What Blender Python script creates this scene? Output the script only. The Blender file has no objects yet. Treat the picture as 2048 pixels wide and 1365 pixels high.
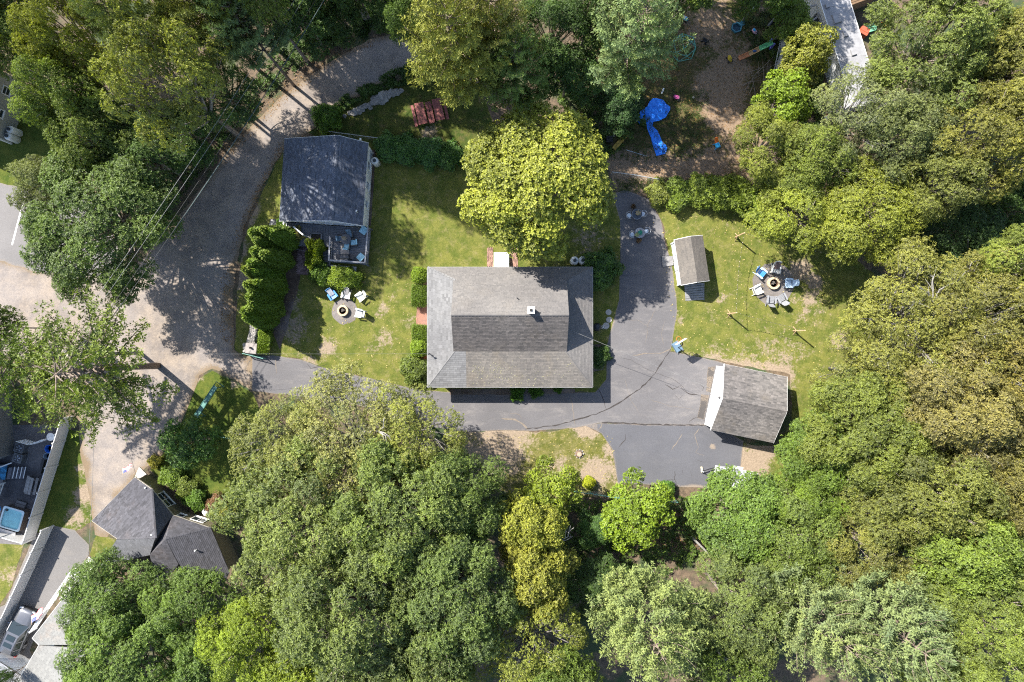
import bpy, math, random
import numpy as np
from mathutils import Vector, Matrix, noise
from mathutils.geometry import delaunay_2d_cdt

# ---------------------------------------------------------------- camera, world, sun, exposure
H = 68.25            # flying height of the drone camera, metres
S = 0.05             # metres of ground per photo pixel
sc = bpy.context.scene
C = sc.collection
cam_d = bpy.data.cameras.new('camera')
cam_d.sensor_width = 36.0
cam_d.lens = 24.0
cam_d.clip_start = 0.5
cam_d.clip_end = 1500
cam = bpy.data.objects.new('camera', cam_d)
cam.location = (0, 0, H)
cam.rotation_euler = (0, 0, 0)
C.objects.link(cam)
sc.camera = cam

SUN_EL = math.radians(46.5)
SUN_DIR2 = Vector((0.775, -0.632))       # the way shadows fall over the ground
world = bpy.data.worlds.new('World')
sc.world = world
world.use_nodes = True
wn = world.node_tree.nodes
wn.clear()
w_out = wn.new('ShaderNodeOutputWorld')
w_bg = wn.new('ShaderNodeBackground')
w_sky = wn.new('ShaderNodeTexSky')
w_sky.sky_type = 'NISHITA'
w_sky.sun_disc = False
w_sky.sun_elevation = SUN_EL
w_sky.sun_rotation = math.atan2(-SUN_DIR2.x, -SUN_DIR2.y)
w_bg.inputs['Strength'].default_value = 0.095
world.node_tree.links.new(w_sky.outputs[0], w_bg.inputs[0])
world.node_tree.links.new(w_bg.outputs[0], w_out.inputs[0])

sun_d = bpy.data.lights.new('sun', 'SUN')
sun_d.energy = 4.2
sun_d.angle = math.radians(0.5)
sun_d.color = (1.0, 0.95, 0.87)
sun = bpy.data.objects.new('sun', sun_d)
sd = Vector((SUN_DIR2.x * math.cos(SUN_EL), SUN_DIR2.y * math.cos(SUN_EL), -math.sin(SUN_EL)))
sun.rotation_euler = sd.to_track_quat('-Z', 'Y').to_euler()
sun.location = (-40, 33, 60)
C.objects.link(sun)

sc.view_settings.view_transform = 'Standard'
sc.view_settings.look = 'None'
sc.view_settings.exposure = 1.75
sc.view_settings.gamma = 1.0
sc.view_settings.use_curve_mapping = False
sc.render.engine = 'CYCLES'
cy = sc.cycles
cy.max_bounces = 6
cy.diffuse_bounces = 3
cy.glossy_bounces = 2
cy.transmission_bounces = 4
cy.transparent_max_bounces = 6
cy.use_denoising = False
cy.filter_width = 1.15
cy.sample_clamp_indirect = 4.0

# ---------------------------------------------------------------- helpers
rnd = random.Random(7)

def P(px, py, z=0.0):
    """photo pixel (2048 wide frame) at height z -> point in the place"""
    k = S * (1 - z / H)
    return Vector(((px - 1024) * k, (682.5 - py) * k, z))

def tag(o, label=None, cat=None, group=None, kind=None):
    if label: o['label'] = label
    if cat: o['category'] = cat
    if group: o['group'] = group
    if kind: o['kind'] = kind
    return o

def thing(name, label, cat, loc=(0, 0, 0), rz=0.0, group=None):
    o = bpy.data.objects.new(name, None)
    o.empty_display_size = 0.2
    o.location = loc
    o.rotation_euler = (0, 0, rz)
    C.objects.link(o)
    return tag(o, label, cat, group)

def link(name, me, parent=None, loc=None):
    o = bpy.data.objects.new(name, me)
    C.objects.link(o)
    if parent is not None: o.parent = parent
    if loc is not None: o.location = loc
    return o

def copy_tree(o, parent=None):
    c = o.copy()
    C.objects.link(c)
    c.parent = parent
    for ch in list(o.children):
        copy_tree(ch, c)
    return c

def _sub(p):
    return p.location if p is not None else Vector((0, 0, 0))

class MB:
    """collects faces; build() links them as one mesh object"""
    def __init__(s, world=None):
        s.v = []; s.f = []; s.t = []
        s.off = Vector(world) if world is not None else Vector((0, 0, 0))
    def face(s, pts, tone=0.5):
        n = len(s.v)
        s.v.extend([tuple(Vector(p) - s.off) for p in pts])
        s.f.append(list(range(n, n + len(pts)))); s.t.append(tone)
        return s
    def raw(s, vs, fs, tone=0.5):
        n = len(s.v)
        s.v.extend([tuple(Vector(p) - s.off) for p in vs])
        for f in fs:
            s.f.append([i + n for i in f]); s.t.append(tone)
        return s
    def box(s, c, size, rz=0.0, rx=0.0, ry=0.0, taper=1.0, tone=0.5):
        m = Matrix.Translation(Vector(c)) @ Matrix.Rotation(rz, 4, 'Z') @ Matrix.Rotation(ry, 4, 'Y') @ Matrix.Rotation(rx, 4, 'X')
        a, b, d = size[0] / 2, size[1] / 2, size[2] / 2
        vs = []
        for z, k in ((-d, 1.0), (d, taper)):
            for x, y in ((-a, -b), (a, -b), (a, b), (-a, b)):
                vs.append(m @ Vector((x * k, y * k, z)))
        return s.raw(vs, [(3, 2, 1, 0), (4, 5, 6, 7), (0, 1, 5, 4), (1, 2, 6, 5), (2, 3, 7, 6), (3, 0, 4, 7)], tone)
    def bar(s, a, b, w, h=None, tone=0.5):
        """box-section bar from a to b"""
        a = Vector(a); b = Vector(b); h = h or w
        d = (b - a).normalized()
        up = Vector((0, 0, 1)) if abs(d.z) < 0.95 else Vector((1, 0, 0))
        sx = d.cross(up).normalized(); sy = sx.cross(d).normalized()
        vs = []
        for p in (a, b):
            for i, j in ((-1, -1), (1, -1), (1, 1), (-1, 1)):
                vs.append(p + sx * (w / 2 * i) + sy * (h / 2 * j))
        return s.raw(vs, [(0, 1, 2, 3), (7, 6, 5, 4), (0, 4, 5, 1), (1, 5, 6, 2), (2, 6, 7, 3), (3, 7, 4, 0)], tone)
    def prism(s, pts, z0, z1, tone=0.5):
        n = len(pts)
        vs = [(p[0], p[1], z0) for p in pts] + [(p[0], p[1], z1) for p in pts]
        fs = [list(range(n - 1, -1, -1)), list(range(n, 2 * n))]
        fs += [(i, (i + 1) % n, n + (i + 1) % n, n + i) for i in range(n)]
        return s.raw(vs, fs, tone)
    def slab(s, pts, t, tone=0.5):
        n = len(pts)
        vs = [Vector(p) for p in pts] + [Vector(p) - Vector((0, 0, t)) for p in pts]
        fs = [list(range(n)), list(range(2 * n - 1, n - 1, -1))]
        fs += [(i, n + i, n + (i + 1) % n, (i + 1) % n) for i in range(n)]
        return s.raw(vs, fs, tone)
    def cyl(s, c, r, h, n=14, r2=None, tone=0.5):
        r2 = r if r2 is None else r2
        vs = []
        for z, q in ((0, r), (h, r2)):
            for i in range(n):
                a = 2 * math.pi * i / n
                vs.append((c[0] + q * math.cos(a), c[1] + q * math.sin(a), c[2] + z))
        fs = [list(range(n - 1, -1, -1)), list(range(n, 2 * n))]
        fs += [(i, (i + 1) % n, n + (i + 1) % n, n + i) for i in range(n)]
        return s.raw(vs, fs, tone)
    def lathe(s, c, prof, n=16, tone=0.5):
        vs = []
        for r, z in prof:
            for i in range(n):
                a = 2 * math.pi * i / n
                vs.append((c[0] + r * math.cos(a), c[1] + r * math.sin(a), c[2] + z))
        fs = []
        for k in range(len(prof) - 1):
            for i in range(n):
                j = (i + 1) % n
                fs.append((k * n + i, k * n + j, (k + 1) * n + j, (k + 1) * n + i))
        fs.append(list(range(n - 1, -1, -1)))
        fs.append(list(range((len(prof) - 1) * n, len(prof) * n)))
        return s.raw(vs, fs, tone)
    def tube(s, pts, r, n=6, tone=0.5):
        pts = [Vector(p) for p in pts]
        rr = r if isinstance(r, (list, tuple)) else [r] * len(pts)
        vs = []
        px_ = None
        for i, p in enumerate(pts):
            d = (pts[min(i + 1, len(pts) - 1)] - pts[max(i - 1, 0)])
            d = d.normalized() if d.length > 1e-9 else Vector((0, 0, 1))
            if px_ is None:
                px_ = d.orthogonal().normalized()
            px_ = (px_ - d * px_.dot(d))
            px_ = px_.normalized() if px_.length > 1e-6 else d.orthogonal().normalized()
            py_ = d.cross(px_)
            for k in range(n):
                a = 2 * math.pi * k / n
                vs.append(p + (px_ * math.cos(a) + py_ * math.sin(a)) * rr[i])
        fs = []
        for i in range(len(pts) - 1):
            for k in range(n):
                j = (k + 1) % n
                fs.append((i * n + k, i * n + j, (i + 1) * n + j, (i + 1) * n + k))
        fs.append(list(range(n - 1, -1, -1)))
        fs.append(list(range((len(pts) - 1) * n, len(pts) * n)))
        return s.raw(vs, fs, tone)
    def ball(s, c, r, nu=12, nv=7, tone=0.5, jit=0.0, seed=0):
        r = r if isinstance(r, (list, tuple)) else (r, r, r)
        rg = random.Random(seed)
        vs = [(c[0], c[1], c[2] - r[2])]
        for j in range(1, nv):
            t = math.pi * j / nv - math.pi / 2
            for i in range(nu):
                a = 2 * math.pi * i / nu
                q = 1 + rg.uniform(-jit, jit)
                vs.append((c[0] + r[0] * q * math.cos(t) * math.cos(a), c[1] + r[1] * q * math.cos(t) * math.sin(a), c[2] + r[2] * q * math.sin(t)))
        vs.append((c[0], c[1], c[2] + r[2]))
        fs = [(0, 1 + (i + 1) % nu, 1 + i) for i in range(nu)]
        for j in range(nv - 2):
            for i in range(nu):
                k = (i + 1) % nu
                fs.append((1 + j * nu + i, 1 + j * nu + k, 1 + (j + 1) * nu + k, 1 + (j + 1) * nu + i))
        last = len(vs) - 1
        b = 1 + (nv - 2) * nu
        fs += [(last, b + i, b + (i + 1) % nu) for i in range(nu)]
        return s.raw(vs, fs, tone)
    def mesh(s, name, mat, smooth=False, tone=False):
        me = bpy.data.meshes.new(name)
        me.from_pydata(s.v, [], s.f)
        if mat is not None: me.materials.append(mat)
        if smooth:
            me.polygons.foreach_set('use_smooth', [True] * len(me.polygons))
        if tone:
            at = me.attributes.new('tone', 'FLOAT', 'FACE')
            at.data.foreach_set('value', s.t)
        me.update()
        return me
    def build(s, name, mat, parent=None, smooth=False, tone=False):
        return link(name, s.mesh(name, mat, smooth, tone), parent)

# ---------------------------------------------------------------- materials (procedural)
MATS = {}
def _new(name):
    m = bpy.data.materials.new(name)
    m.use_nodes = True
    nt = m.node_tree
    b = nt.nodes['Principled BSDF']
    return m, nt, b

def _n(nt, t, **kw):
    n = nt.nodes.new(t)
    for k, v in kw.items():
        if k in n.inputs: n.inputs[k].default_value = v
        else: setattr(n, k, v)
    return n

def _mix(nt, fac, a, b, mode='MIX'):
    n = nt.nodes.new('ShaderNodeMix')
    n.data_type = 'RGBA'; n.blend_type = mode
    for sock, val in ((n.inputs['Factor'], fac), (n.inputs[6], a), (n.inputs[7], b)):
        if hasattr(val, 'is_output') or isinstance(val, bpy.types.NodeSocket): nt.links.new(val, sock)
        elif isinstance(val, (int, float)): sock.default_value = val
        else: sock.default_value = (*val[:3], 1)
    return n.outputs[2]

def _ramp(nt, src, lo, hi):
    n = nt.nodes.new('ShaderNodeMapRange')
    n.inputs['From Min'].default_value = lo; n.inputs['From Max'].default_value = hi
    n.interpolation_type = 'SMOOTHSTEP'
    nt.links.new(src, n.inputs['Value'])
    return n.outputs['Result']

def _noise(nt, scale, detail=4, rough=0.6, coord=None, off=0.0):
    n = nt.nodes.new('ShaderNodeTexNoise')
    n.inputs['Scale'].default_value = scale; n.inputs['Detail'].default_value = detail; n.inputs['Roughness'].default_value = rough
    if coord is None:
        coord = nt.nodes.new('ShaderNodeNewGeometry').outputs['Position']
    if off:
        mp = nt.nodes.new('ShaderNodeMapping'); mp.inputs['Location'].default_value = (off, off * .7, off * .3)
        nt.links.new(coord, mp.inputs['Vector']); coord = mp.outputs['Vector']
    nt.links.new(coord, n.inputs['Vector'])
    return n.outputs['Fac']

def _attr(nt, name):
    n = nt.nodes.new('ShaderNodeAttribute'); n.attribute_name = name
    return n.outputs['Fac']

def _math(nt, op, a, b=0.0):
    n = nt.nodes.new('ShaderNodeMath'); n.operation = op
    for i, v in enumerate((a, b)):
        if isinstance(v, (int, float)): n.inputs[i].default_value = v
        else: nt.links.new(v, n.inputs[i])
    return n.outputs[0]

def _bump(nt, b, h, strength=0.4, dist=0.02):
    n = nt.nodes.new('ShaderNodeBump')
    n.inputs['Strength'].default_value = strength; n.inputs['Distance'].default_value = dist
    nt.links.new(h, n.inputs['Height']); nt.links.new(n.outputs[0], b.inputs['Normal'])

def M(name, col=(.5, .5, .5), rough=.7, var=.18, scale=3.0, metal=0.0, spec=.4, tone=0.0, bump=0.0, bscale=30.0, alpha=1.0):
    """plain painted / plastic / wood stuff with uneven wear"""
    if name in MATS: return MATS[name]
    m, nt, b = _new(name)
    tc = nt.nodes.new('ShaderNodeTexCoord').outputs['Object']
    n1 = _noise(nt, scale, 5, .65, tc)
    dark = tuple(c * (1 - var) for c in col); lite = tuple(min(1, c * (1 + var)) for c in col)
    c = _mix(nt, _ramp(nt, n1, .3, .7), dark, lite)
    if tone:
        t = _attr(nt, 'tone')
        c = _mix(nt, 1.0, c, _mix(nt, t, (1 - tone,) * 3, (1 + tone,) * 3), 'MULTIPLY')
    nt.links.new(c, b.inputs['Base Color'])
    b.inputs['Roughness'].default_value = rough
    b.inputs['Metallic'].default_value = metal
    b.inputs['Specular IOR Level'].default_value = spec
    if bump:
        _bump(nt, b, _noise(nt, bscale, 3, .6, tc), bump, 0.02)
    MATS[name] = m
    return m

def mat_leaf(name, trans=0.30, rough=.5, yel=(1.46, 1.42, .82), dk=.60, spec=.35):
    if name in MATS: return MATS[name]
    m, nt, b = _new(name)
    oi = nt.nodes.new('ShaderNodeObjectInfo')
    lv = _attr(nt, 'lv')
    a = _mix(nt, 1.0, oi.outputs['Color'], (dk, dk * 1.02, dk), 'MULTIPLY')
    c = _mix(nt, 1.0, oi.outputs['Color'], yel, 'MULTIPLY')
    col = _mix(nt, lv, a, c)
    nt.links.new(col, b.inputs['Base Color'])
    b.inputs['Roughness'].default_value = rough
    b.inputs['Specular IOR Level'].default_value = spec
    tr = nt.nodes.new('ShaderNodeBsdfTranslucent')
    tcol = _mix(nt, 1.0, col, (1.25, 1.35, .6), 'MULTIPLY')
    nt.links.new(tcol, tr.inputs['Color'])
    mx = nt.nodes.new('ShaderNodeMixShader'); mx.inputs[0].default_value = trans
    nt.links.new(b.outputs[0], mx.inputs[1]); nt.links.new(tr.outputs[0], mx.inputs[2])
    nt.links.new(mx.outputs[0], nt.nodes['Material Output'].inputs['Surface'])
    MATS[name] = m
    return m

def mat_bark(name, col, col2):
    if name in MATS: return MATS[name]
    m, nt, b = _new(name)
    tc = nt.nodes.new('ShaderNodeTexCoord').outputs['Object']
    n1 = _noise(nt, 4, 5, .7, tc)
    nt.links.new(_mix(nt, _ramp(nt, n1, .35, .65), col, col2), b.inputs['Base Color'])
    b.inputs['Roughness'].default_value = .9
    _bump(nt, b, _noise(nt, 14, 4, .7, tc), .5, .05)
    MATS[name] = m
    return m

def mat_ground():
    m, nt, b = _new('forest_floor')
    n1 = _noise(nt, .35, 5, .6); n2 = _noise(nt, 2.2, 6, .7); n3 = _noise(nt, 14, 4, .7)
    c = _mix(nt, _ramp(nt, n2, .35, .65), (.055, .040, .026), (.13, .092, .058))
    c = _mix(nt, _ramp(nt, n3, .5, .75), c, (.20, .145, .095))
    c = _mix(nt, _ramp(nt, n1, .45, .62), c, (.035, .055, .018))
    nt.links.new(c, b.inputs['Base Color']); b.inputs['Roughness'].default_value = .95
    _bump(nt, b, n3, .8, .06)
    return m

def mat_lawn(name='lawn_turf', green=(.112, .140, .028), lime=(.198, .200, .050), straw=(.275, .235, .115), soil=(.335, .262, .190), bias=0.03, dry=0.02, leaf=(.36, .27, .17)):
    green, lime, straw, soil, leaf = (tuple(x * .72 for x in q) for q in (green, lime, straw, soil, leaf))
    m, nt, b = _new(name)
    n0 = _noise(nt, .22, 4, .6); n1 = _noise(nt, .9, 5, .65, off=3.1); n2 = _noise(nt, 5.5, 5, .75); n3 = _noise(nt, 24, 3, .8); n4 = _noise(nt, 1.7, 6, .75, off=9.0)
    c = _mix(nt, _ramp(nt, n1, .36, .64), green, lime)
    c = _mix(nt, _math(nt, 'MULTIPLY', _ramp(nt, n4, .50 - dry, .74 - dry), .75), c, straw)
    fine = _mix(nt, _ramp(nt, n3, .3, .7), (.66, .70, .62), (1.28, 1.24, 1.2))
    c = _mix(nt, 1.0, c, fine, 'MULTIPLY')
    mid = _mix(nt, _ramp(nt, n2, .3, .7), (.78, .82, .74), (1.18, 1.15, 1.15))
    c = _mix(nt, 1.0, c, mid, 'MULTIPLY')
    # bare soil where worn, ragged with the noise, and along edges
    bare = _attr(nt, 'bare'); edge = _attr(nt, 'edge')
    ed = _math(nt, 'SUBTRACT', 1.0, edge)
    w = _math(nt, 'ADD', bare, _math(nt, 'MULTIPLY', ed, .30))
    w = _math(nt, 'ADD', w, _math(nt, 'MULTIPLY', _math(nt, 'SUBTRACT', n4, .5), 1.5))
    w = _math(nt, 'ADD', w, _math(nt, 'MULTIPLY', _math(nt, 'SUBTRACT', n2, .5), .9))
    sc_ = _mix(nt, _ramp(nt, n2, .3, .7), tuple(x * .78 for x in soil), tuple(x * 1.2 for x in soil))
    sc_ = _mix(nt, _ramp(nt, n3, .55, .8), sc_, leaf)
    c = _mix(nt, _ramp(nt, w, .38 - bias, .72 - bias), c, sc_)
    nt.links.new(c, b.inputs['Base Color']); b.inputs['Roughness'].default_value = .95; b.inputs['Specular IOR Level'].default_value = .15
    _bump(nt, b, _math(nt, 'ADD', n3, n2), .9, .05)
    return m

def mat_gravel(name, light=(.36, .30, .245), dark=(.235, .205, .185), litter=(.22, .145, .09), edge_k=.8):
    light, dark, litter = (tuple(x * .70 for x in q) for q in (light, dark, litter))
    m, nt, b = _new(name)
    n0 = _noise(nt, .12, 4, .6); n1 = _noise(nt, .7, 5, .7); n2 = _noise(nt, 6, 5, .8); n3 = _noise(nt, 34, 3, .8)
    c = _mix(nt, _ramp(nt, n1, .35, .66), dark, light)
    c = _mix(nt, _math(nt, 'MULTIPLY', _ramp(nt, n0, .42, .62), .35), c, (.27, .25, .245))
    c = _mix(nt, 1.0, c, _mix(nt, _ramp(nt, n3, .3, .7), (.72, .72, .73), (1.25, 1.24, 1.22)), 'MULTIPLY')
    c = _mix(nt, 1.0, c, _mix(nt, _ramp(nt, n2, .3, .7), (.86, .86, .86), (1.13, 1.12, 1.1)), 'MULTIPLY')
    edge = _attr(nt, 'edge')
    w = _math(nt, 'ADD', _math(nt, 'MULTIPLY', _math(nt, 'SUBTRACT', 1.0, edge), edge_k), _math(nt, 'MULTIPLY', _math(nt, 'SUBTRACT', n2, .5), 1.3))
    w = _math(nt, 'ADD', w, _attr(nt, 'bare'))
    lit = _mix(nt, _ramp(nt, n3, .4, .7), litter, (.17, .14, .06))
    c = _mix(nt, _math(nt, 'MULTIPLY', _ramp(nt, w, .45, .85), .8), c, lit)
    nt.links.new(c, b.inputs['Base Color']); b.inputs['Roughness'].default_value = .95; b.inputs['Specular IOR Level'].default_value = .2
    _bump(nt, b, _math(nt, 'ADD', n3, n2), .7, .03)
    return m

def mat_asphalt(name, base=(.104, .100, .103), pale=(.190, .176, .168), streak=.8):
    base, pale = (tuple(x * .92 for x in q) for q in (base, pale))
    m, nt, b = _new(name)
    pos = nt.nodes.new('ShaderNodeNewGeometry').outputs['Position']
    mp = nt.nodes.new('ShaderNodeMapping'); mp.inputs['Scale'].default_value = (.35, 1.0, 1); mp.inputs['Rotation'].default_value = (0, 0, .15)
    nt.links.new(pos, mp.inputs['Vector'])
    n0 = _noise(nt, .16, 5, .6); n1 = _noise(nt, .8, 7, .75, mp.outputs[0]); n2 = _noise(nt, 9, 4, .8); n3 = _noise(nt, 45, 2, .8); n4 = _noise(nt, 2.2, 7, .8, off=5)
    c = _mix(nt, _ramp(nt, n0, .35, .65), base, tuple(x * 1.18 for x in base))
    c = _mix(nt, _math(nt, 'MULTIPLY', _ramp(nt, n1, .48, .74), streak), c, pale)
    c = _mix(nt, _math(nt, 'MULTIPLY', _ramp(nt, n4, .60, .72), .35), c, tuple(x * .6 for x in base))
    c = _mix(nt, 1.0, c, _mix(nt, _ramp(nt, n3, .3, .7), (.82, .82, .82), (1.18, 1.18, 1.18)), 'MULTIPLY')
    c = _mix(nt, 1.0, c, _mix(nt, _ramp(nt, n2, .3, .7), (.90, .90, .90), (1.1, 1.1, 1.1)), 'MULTIPLY')
    edge = _attr(nt, 'edge')
    w = _math(nt, 'ADD', _math(nt, 'MULTIPLY', _math(nt, 'SUBTRACT', 1.0, edge), .75), _math(nt, 'MULTIPLY', _math(nt, 'SUBTRACT', n2, .5), .9))
    w = _math(nt, 'ADD', w, _attr(nt, 'bare'))
    c = _mix(nt, _math(nt, 'MULTIPLY', _ramp(nt, w, .55, .95), .75), c, (.23, .185, .14))
    nt.links.new(c, b.inputs['Base Color']); b.inputs['Roughness'].default_value = .9; b.inputs['Specular IOR Level'].default_value = .25
    _bump(nt, b, n3, .3, .01)
    return m

def mat_shingle(name, col, tint=(1, 1, 1), spread=.22, stain=(.16, .13, .09), stain_k=.25):
    if name in MATS: return MATS[name]
    m, nt, b = _new(name)
    t = _attr(nt, 'tone')
    lo = tuple(c * (1 - spread) for c in col); hi = tuple(c * (1 + spread) * k for c, k in zip(col, tint))
    c = _mix(nt, t, lo, hi)
    n0 = _noise(nt, .5, 5, .65); n1 = _noise(nt, 40, 2, .8); n2 = _noise(nt, .22, 3, .5, off=4)
    c = _mix(nt, 1.0, c, _mix(nt, _ramp(nt, n1, .3, .7), (.85, .85, .85), (1.15, 1.15, 1.15)), 'MULTIPLY')
    c = _mix(nt, 1.0, c, _mix(nt, _ramp(nt, n2, .35, .65), (.9, .9, .91), (1.1, 1.1, 1.09)), 'MULTIPLY')
    c = _mix(nt, _math(nt, 'MULTIPLY', _ramp(nt, n0, .5, .75), stain_k), c, stain)
    nt.links.new(c, b.inputs['Base Color']); b.inputs['Roughness'].default_value = .92; b.inputs['Specular IOR Level'].default_value = .2
    MATS[name] = m
    return m

def mat_siding(name, col, lap=.12):
    """lap siding: shallow horizontal courses"""
    if name in MATS: return MATS[name]
    m, nt, b = _new(name)
    pos = nt.nodes.new('ShaderNodeNewGeometry').outputs['Position']
    sep = nt.nodes.new('ShaderNodeSeparateXYZ'); nt.links.new(pos, sep.inputs[0])
    fr = _math(nt, 'FRACT', _math(nt, 'DIVIDE', sep.outputs['Z'], lap))
    n1 = _noise(nt, 1.5, 5, .7)
    c = _mix(nt, _ramp(nt, n1, .3, .7), tuple(x * .9 for x in col), tuple(min(1, x * 1.08) for x in col))
    nt.links.new(c, b.inputs['Base Color']); b.inputs['Roughness'].default_value = .6
    _bump(nt, b, fr, .35, .015)
    MATS[name] = m
    return m

def mat_glass(name='window_glass', col=(.03, .04, .045)):
    if name in MATS: return MATS[name]
    m, nt, b = _new(name)
    b.inputs['Base Color'].default_value = (*col, 1); b.inputs['Roughness'].default_value = .06
    b.inputs['Specular IOR Level'].default_value = .7
    MATS[name] = m
    return m

WHITE = lambda: M('white_paint', (.72, .72, .70), .5, .06)
# ---------------------------------------------------------------- ground sheets
def inside(pts, poly):
    x, y = pts[:, 0], pts[:, 1]
    r = np.zeros(len(pts), bool)
    n = len(poly); j = n - 1
    for i in range(n):
        xi, yi = poly[i]; xj, yj = poly[j]
        cnd = ((yi > y) != (yj > y)) & (x < (xj - xi) * (y - yi) / (yj - yi + 1e-12) + xi)
        r ^= cnd; j = i
    return r

def seg_dist(pts, poly):
    d = np.full(len(pts), 1e9)
    n = len(poly)
    for i in range(n):
        a = poly[i]; b = poly[(i + 1) % n]
        ab = b - a; L = (ab ** 2).sum() + 1e-12
        t = np.clip(((pts - a) @ ab) / L, 0, 1)
        q = a + t[:, None] * ab
        d = np.minimum(d, np.sqrt(((pts - q) ** 2).sum(1)))
    return d

def sheet(name, px, z, mat, step=.6, blobs=(), jit=.18, edge_w=1.0, kind='structure', parent=None, amp=0.0, label=None, cat=None):
    """a ground surface traced as a polygon; carries how worn it is and how near its edge"""
    rg = random.Random(hash(name) % 1000 if False else len(name) * 7 + len(px))
    raw = [P(*p) for p in px]
    bd = []
    n = len(raw)
    for i in range(n):
        a, b = raw[i], raw[(i + 1) % n]
        k = max(1, int((b - a).length / .45))
        for q in range(k):
            p = a.lerp(b, q / k)
            if jit and q:
                v = noise.noise_vector(Vector((p.x * .8, p.y * .8, len(name))))
                w = noise.noise_vector(Vector((p.x * 2.6, p.y * 2.6, len(name) + 5)))
                p = p + Vector((v.x + w.x * .5, v.y + w.y * .5, 0)) * jit
            bd.append((p.x, p.y))
    bd = np.array(bd)
    lo = bd.min(0); hi = bd.max(0)
    gx, gy = np.meshgrid(np.arange(lo[0], hi[0], step), np.arange(lo[1], hi[1], step))
    g = np.stack([gx.ravel(), gy.ravel()], 1)
    g += np.random.default_rng(5).uniform(-.2, .2, g.shape) * step
    g = g[inside(g, bd)]
    if len(g): g = g[seg_dist(g, bd) > step * .35]
    allv = np.vstack([bd, g]) if len(g) else bd
    m = len(bd)
    out = delaunay_2d_cdt([Vector(v) for v in allv], [(i, (i + 1) % m) for i in range(m)], [], 1, 1e-5)
    vs = np.array([(v.x, v.y) for v in out[0]])
    me = bpy.data.meshes.new(name)
    zz = np.zeros(len(vs))
    ed = np.clip(seg_dist(vs, bd) / edge_w, 0, 1)
    off = _sub(parent)
    me.from_pydata([(v[0] - off[0], v[1] - off[1], z - off[2]) for v in vs], [], [tuple(f) for f in out[2]])
    if me.polygons and sum(p.normal.z for p in me.polygons) < 0: me.flip_normals()
    me.materials.append(mat)
    a1 = me.attributes.new('edge', 'FLOAT', 'POINT'); a1.data.foreach_set('value', ed)
    br = np.zeros(len(vs))
    for bx, by, r, s in blobs:
        c = P(bx, by); R = r * S
        d = np.sqrt((vs[:, 0] - c.x) ** 2 + (vs[:, 1] - c.y) ** 2) / R
        br = np.maximum(br, s * np.clip(1.35 - d, 0, 1)) if s > 0 else br + s * np.clip(1.35 - d, 0, 1)
    a2 = me.attributes.new('bare', 'FLOAT', 'POINT'); a2.data.foreach_set('value', br)
    o = link(name, me, parent)
    if kind and parent is None: o['kind'] = kind
    if label: tag(o, label, cat)
    return o

def strip(pts, w, z, rg, wob=.06):
    """thin ragged ribbon on the ground (cracks, seams)"""
    mb = MB()
    dense = []
    for a, b in zip(pts[:-1], pts[1:]):
        k = max(1, int((b - a).length / .35))
        for q in range(k): dense.append(a.lerp(b, q / k))
    dense.append(pts[-1])
    L, R = [], []
    for i, p in enumerate(dense):
        d = dense[min(i + 1, len(dense) - 1)] - dense[max(i - 1, 0)]
        nrm = Vector((-d.y, d.x, 0)).normalized()
        c = p + nrm * rg.uniform(-wob, wob)
        ww = w * rg.uniform(.35, 1.3) / 2
        if i in (0, len(dense) - 1): ww *= .3
        L.append(Vector((*(c + nrm * ww).xy, z))); R.append(Vector((*(c - nrm * ww).xy, z)))
    n = len(L)
    mb.raw(L + R, [(i, n + i, n + i + 1, i + 1) for i in range(n - 1)])
    return mb

# ---------------------------------------------------------------- roofs
def clip_poly(poly, a, b):
    out = []
    n = len(poly)
    ex, ey = b[0] - a[0], b[1] - a[1]
    def sd(p): return ex * (p[1] - a[1]) - ey * (p[0] - a[0])
    for i in range(n):
        p, q = poly[i], poly[(i + 1) % n]
        dp, dq = sd(p), sd(q)
        if dp >= 0: out.append(p)
        if (dp >= 0) != (dq >= 0):
            t = dp / (dp - dq)
            out.append((p[0] + (q[0] - p[0]) * t, p[1] + (q[1] - p[1]) * t))
    return out

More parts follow.
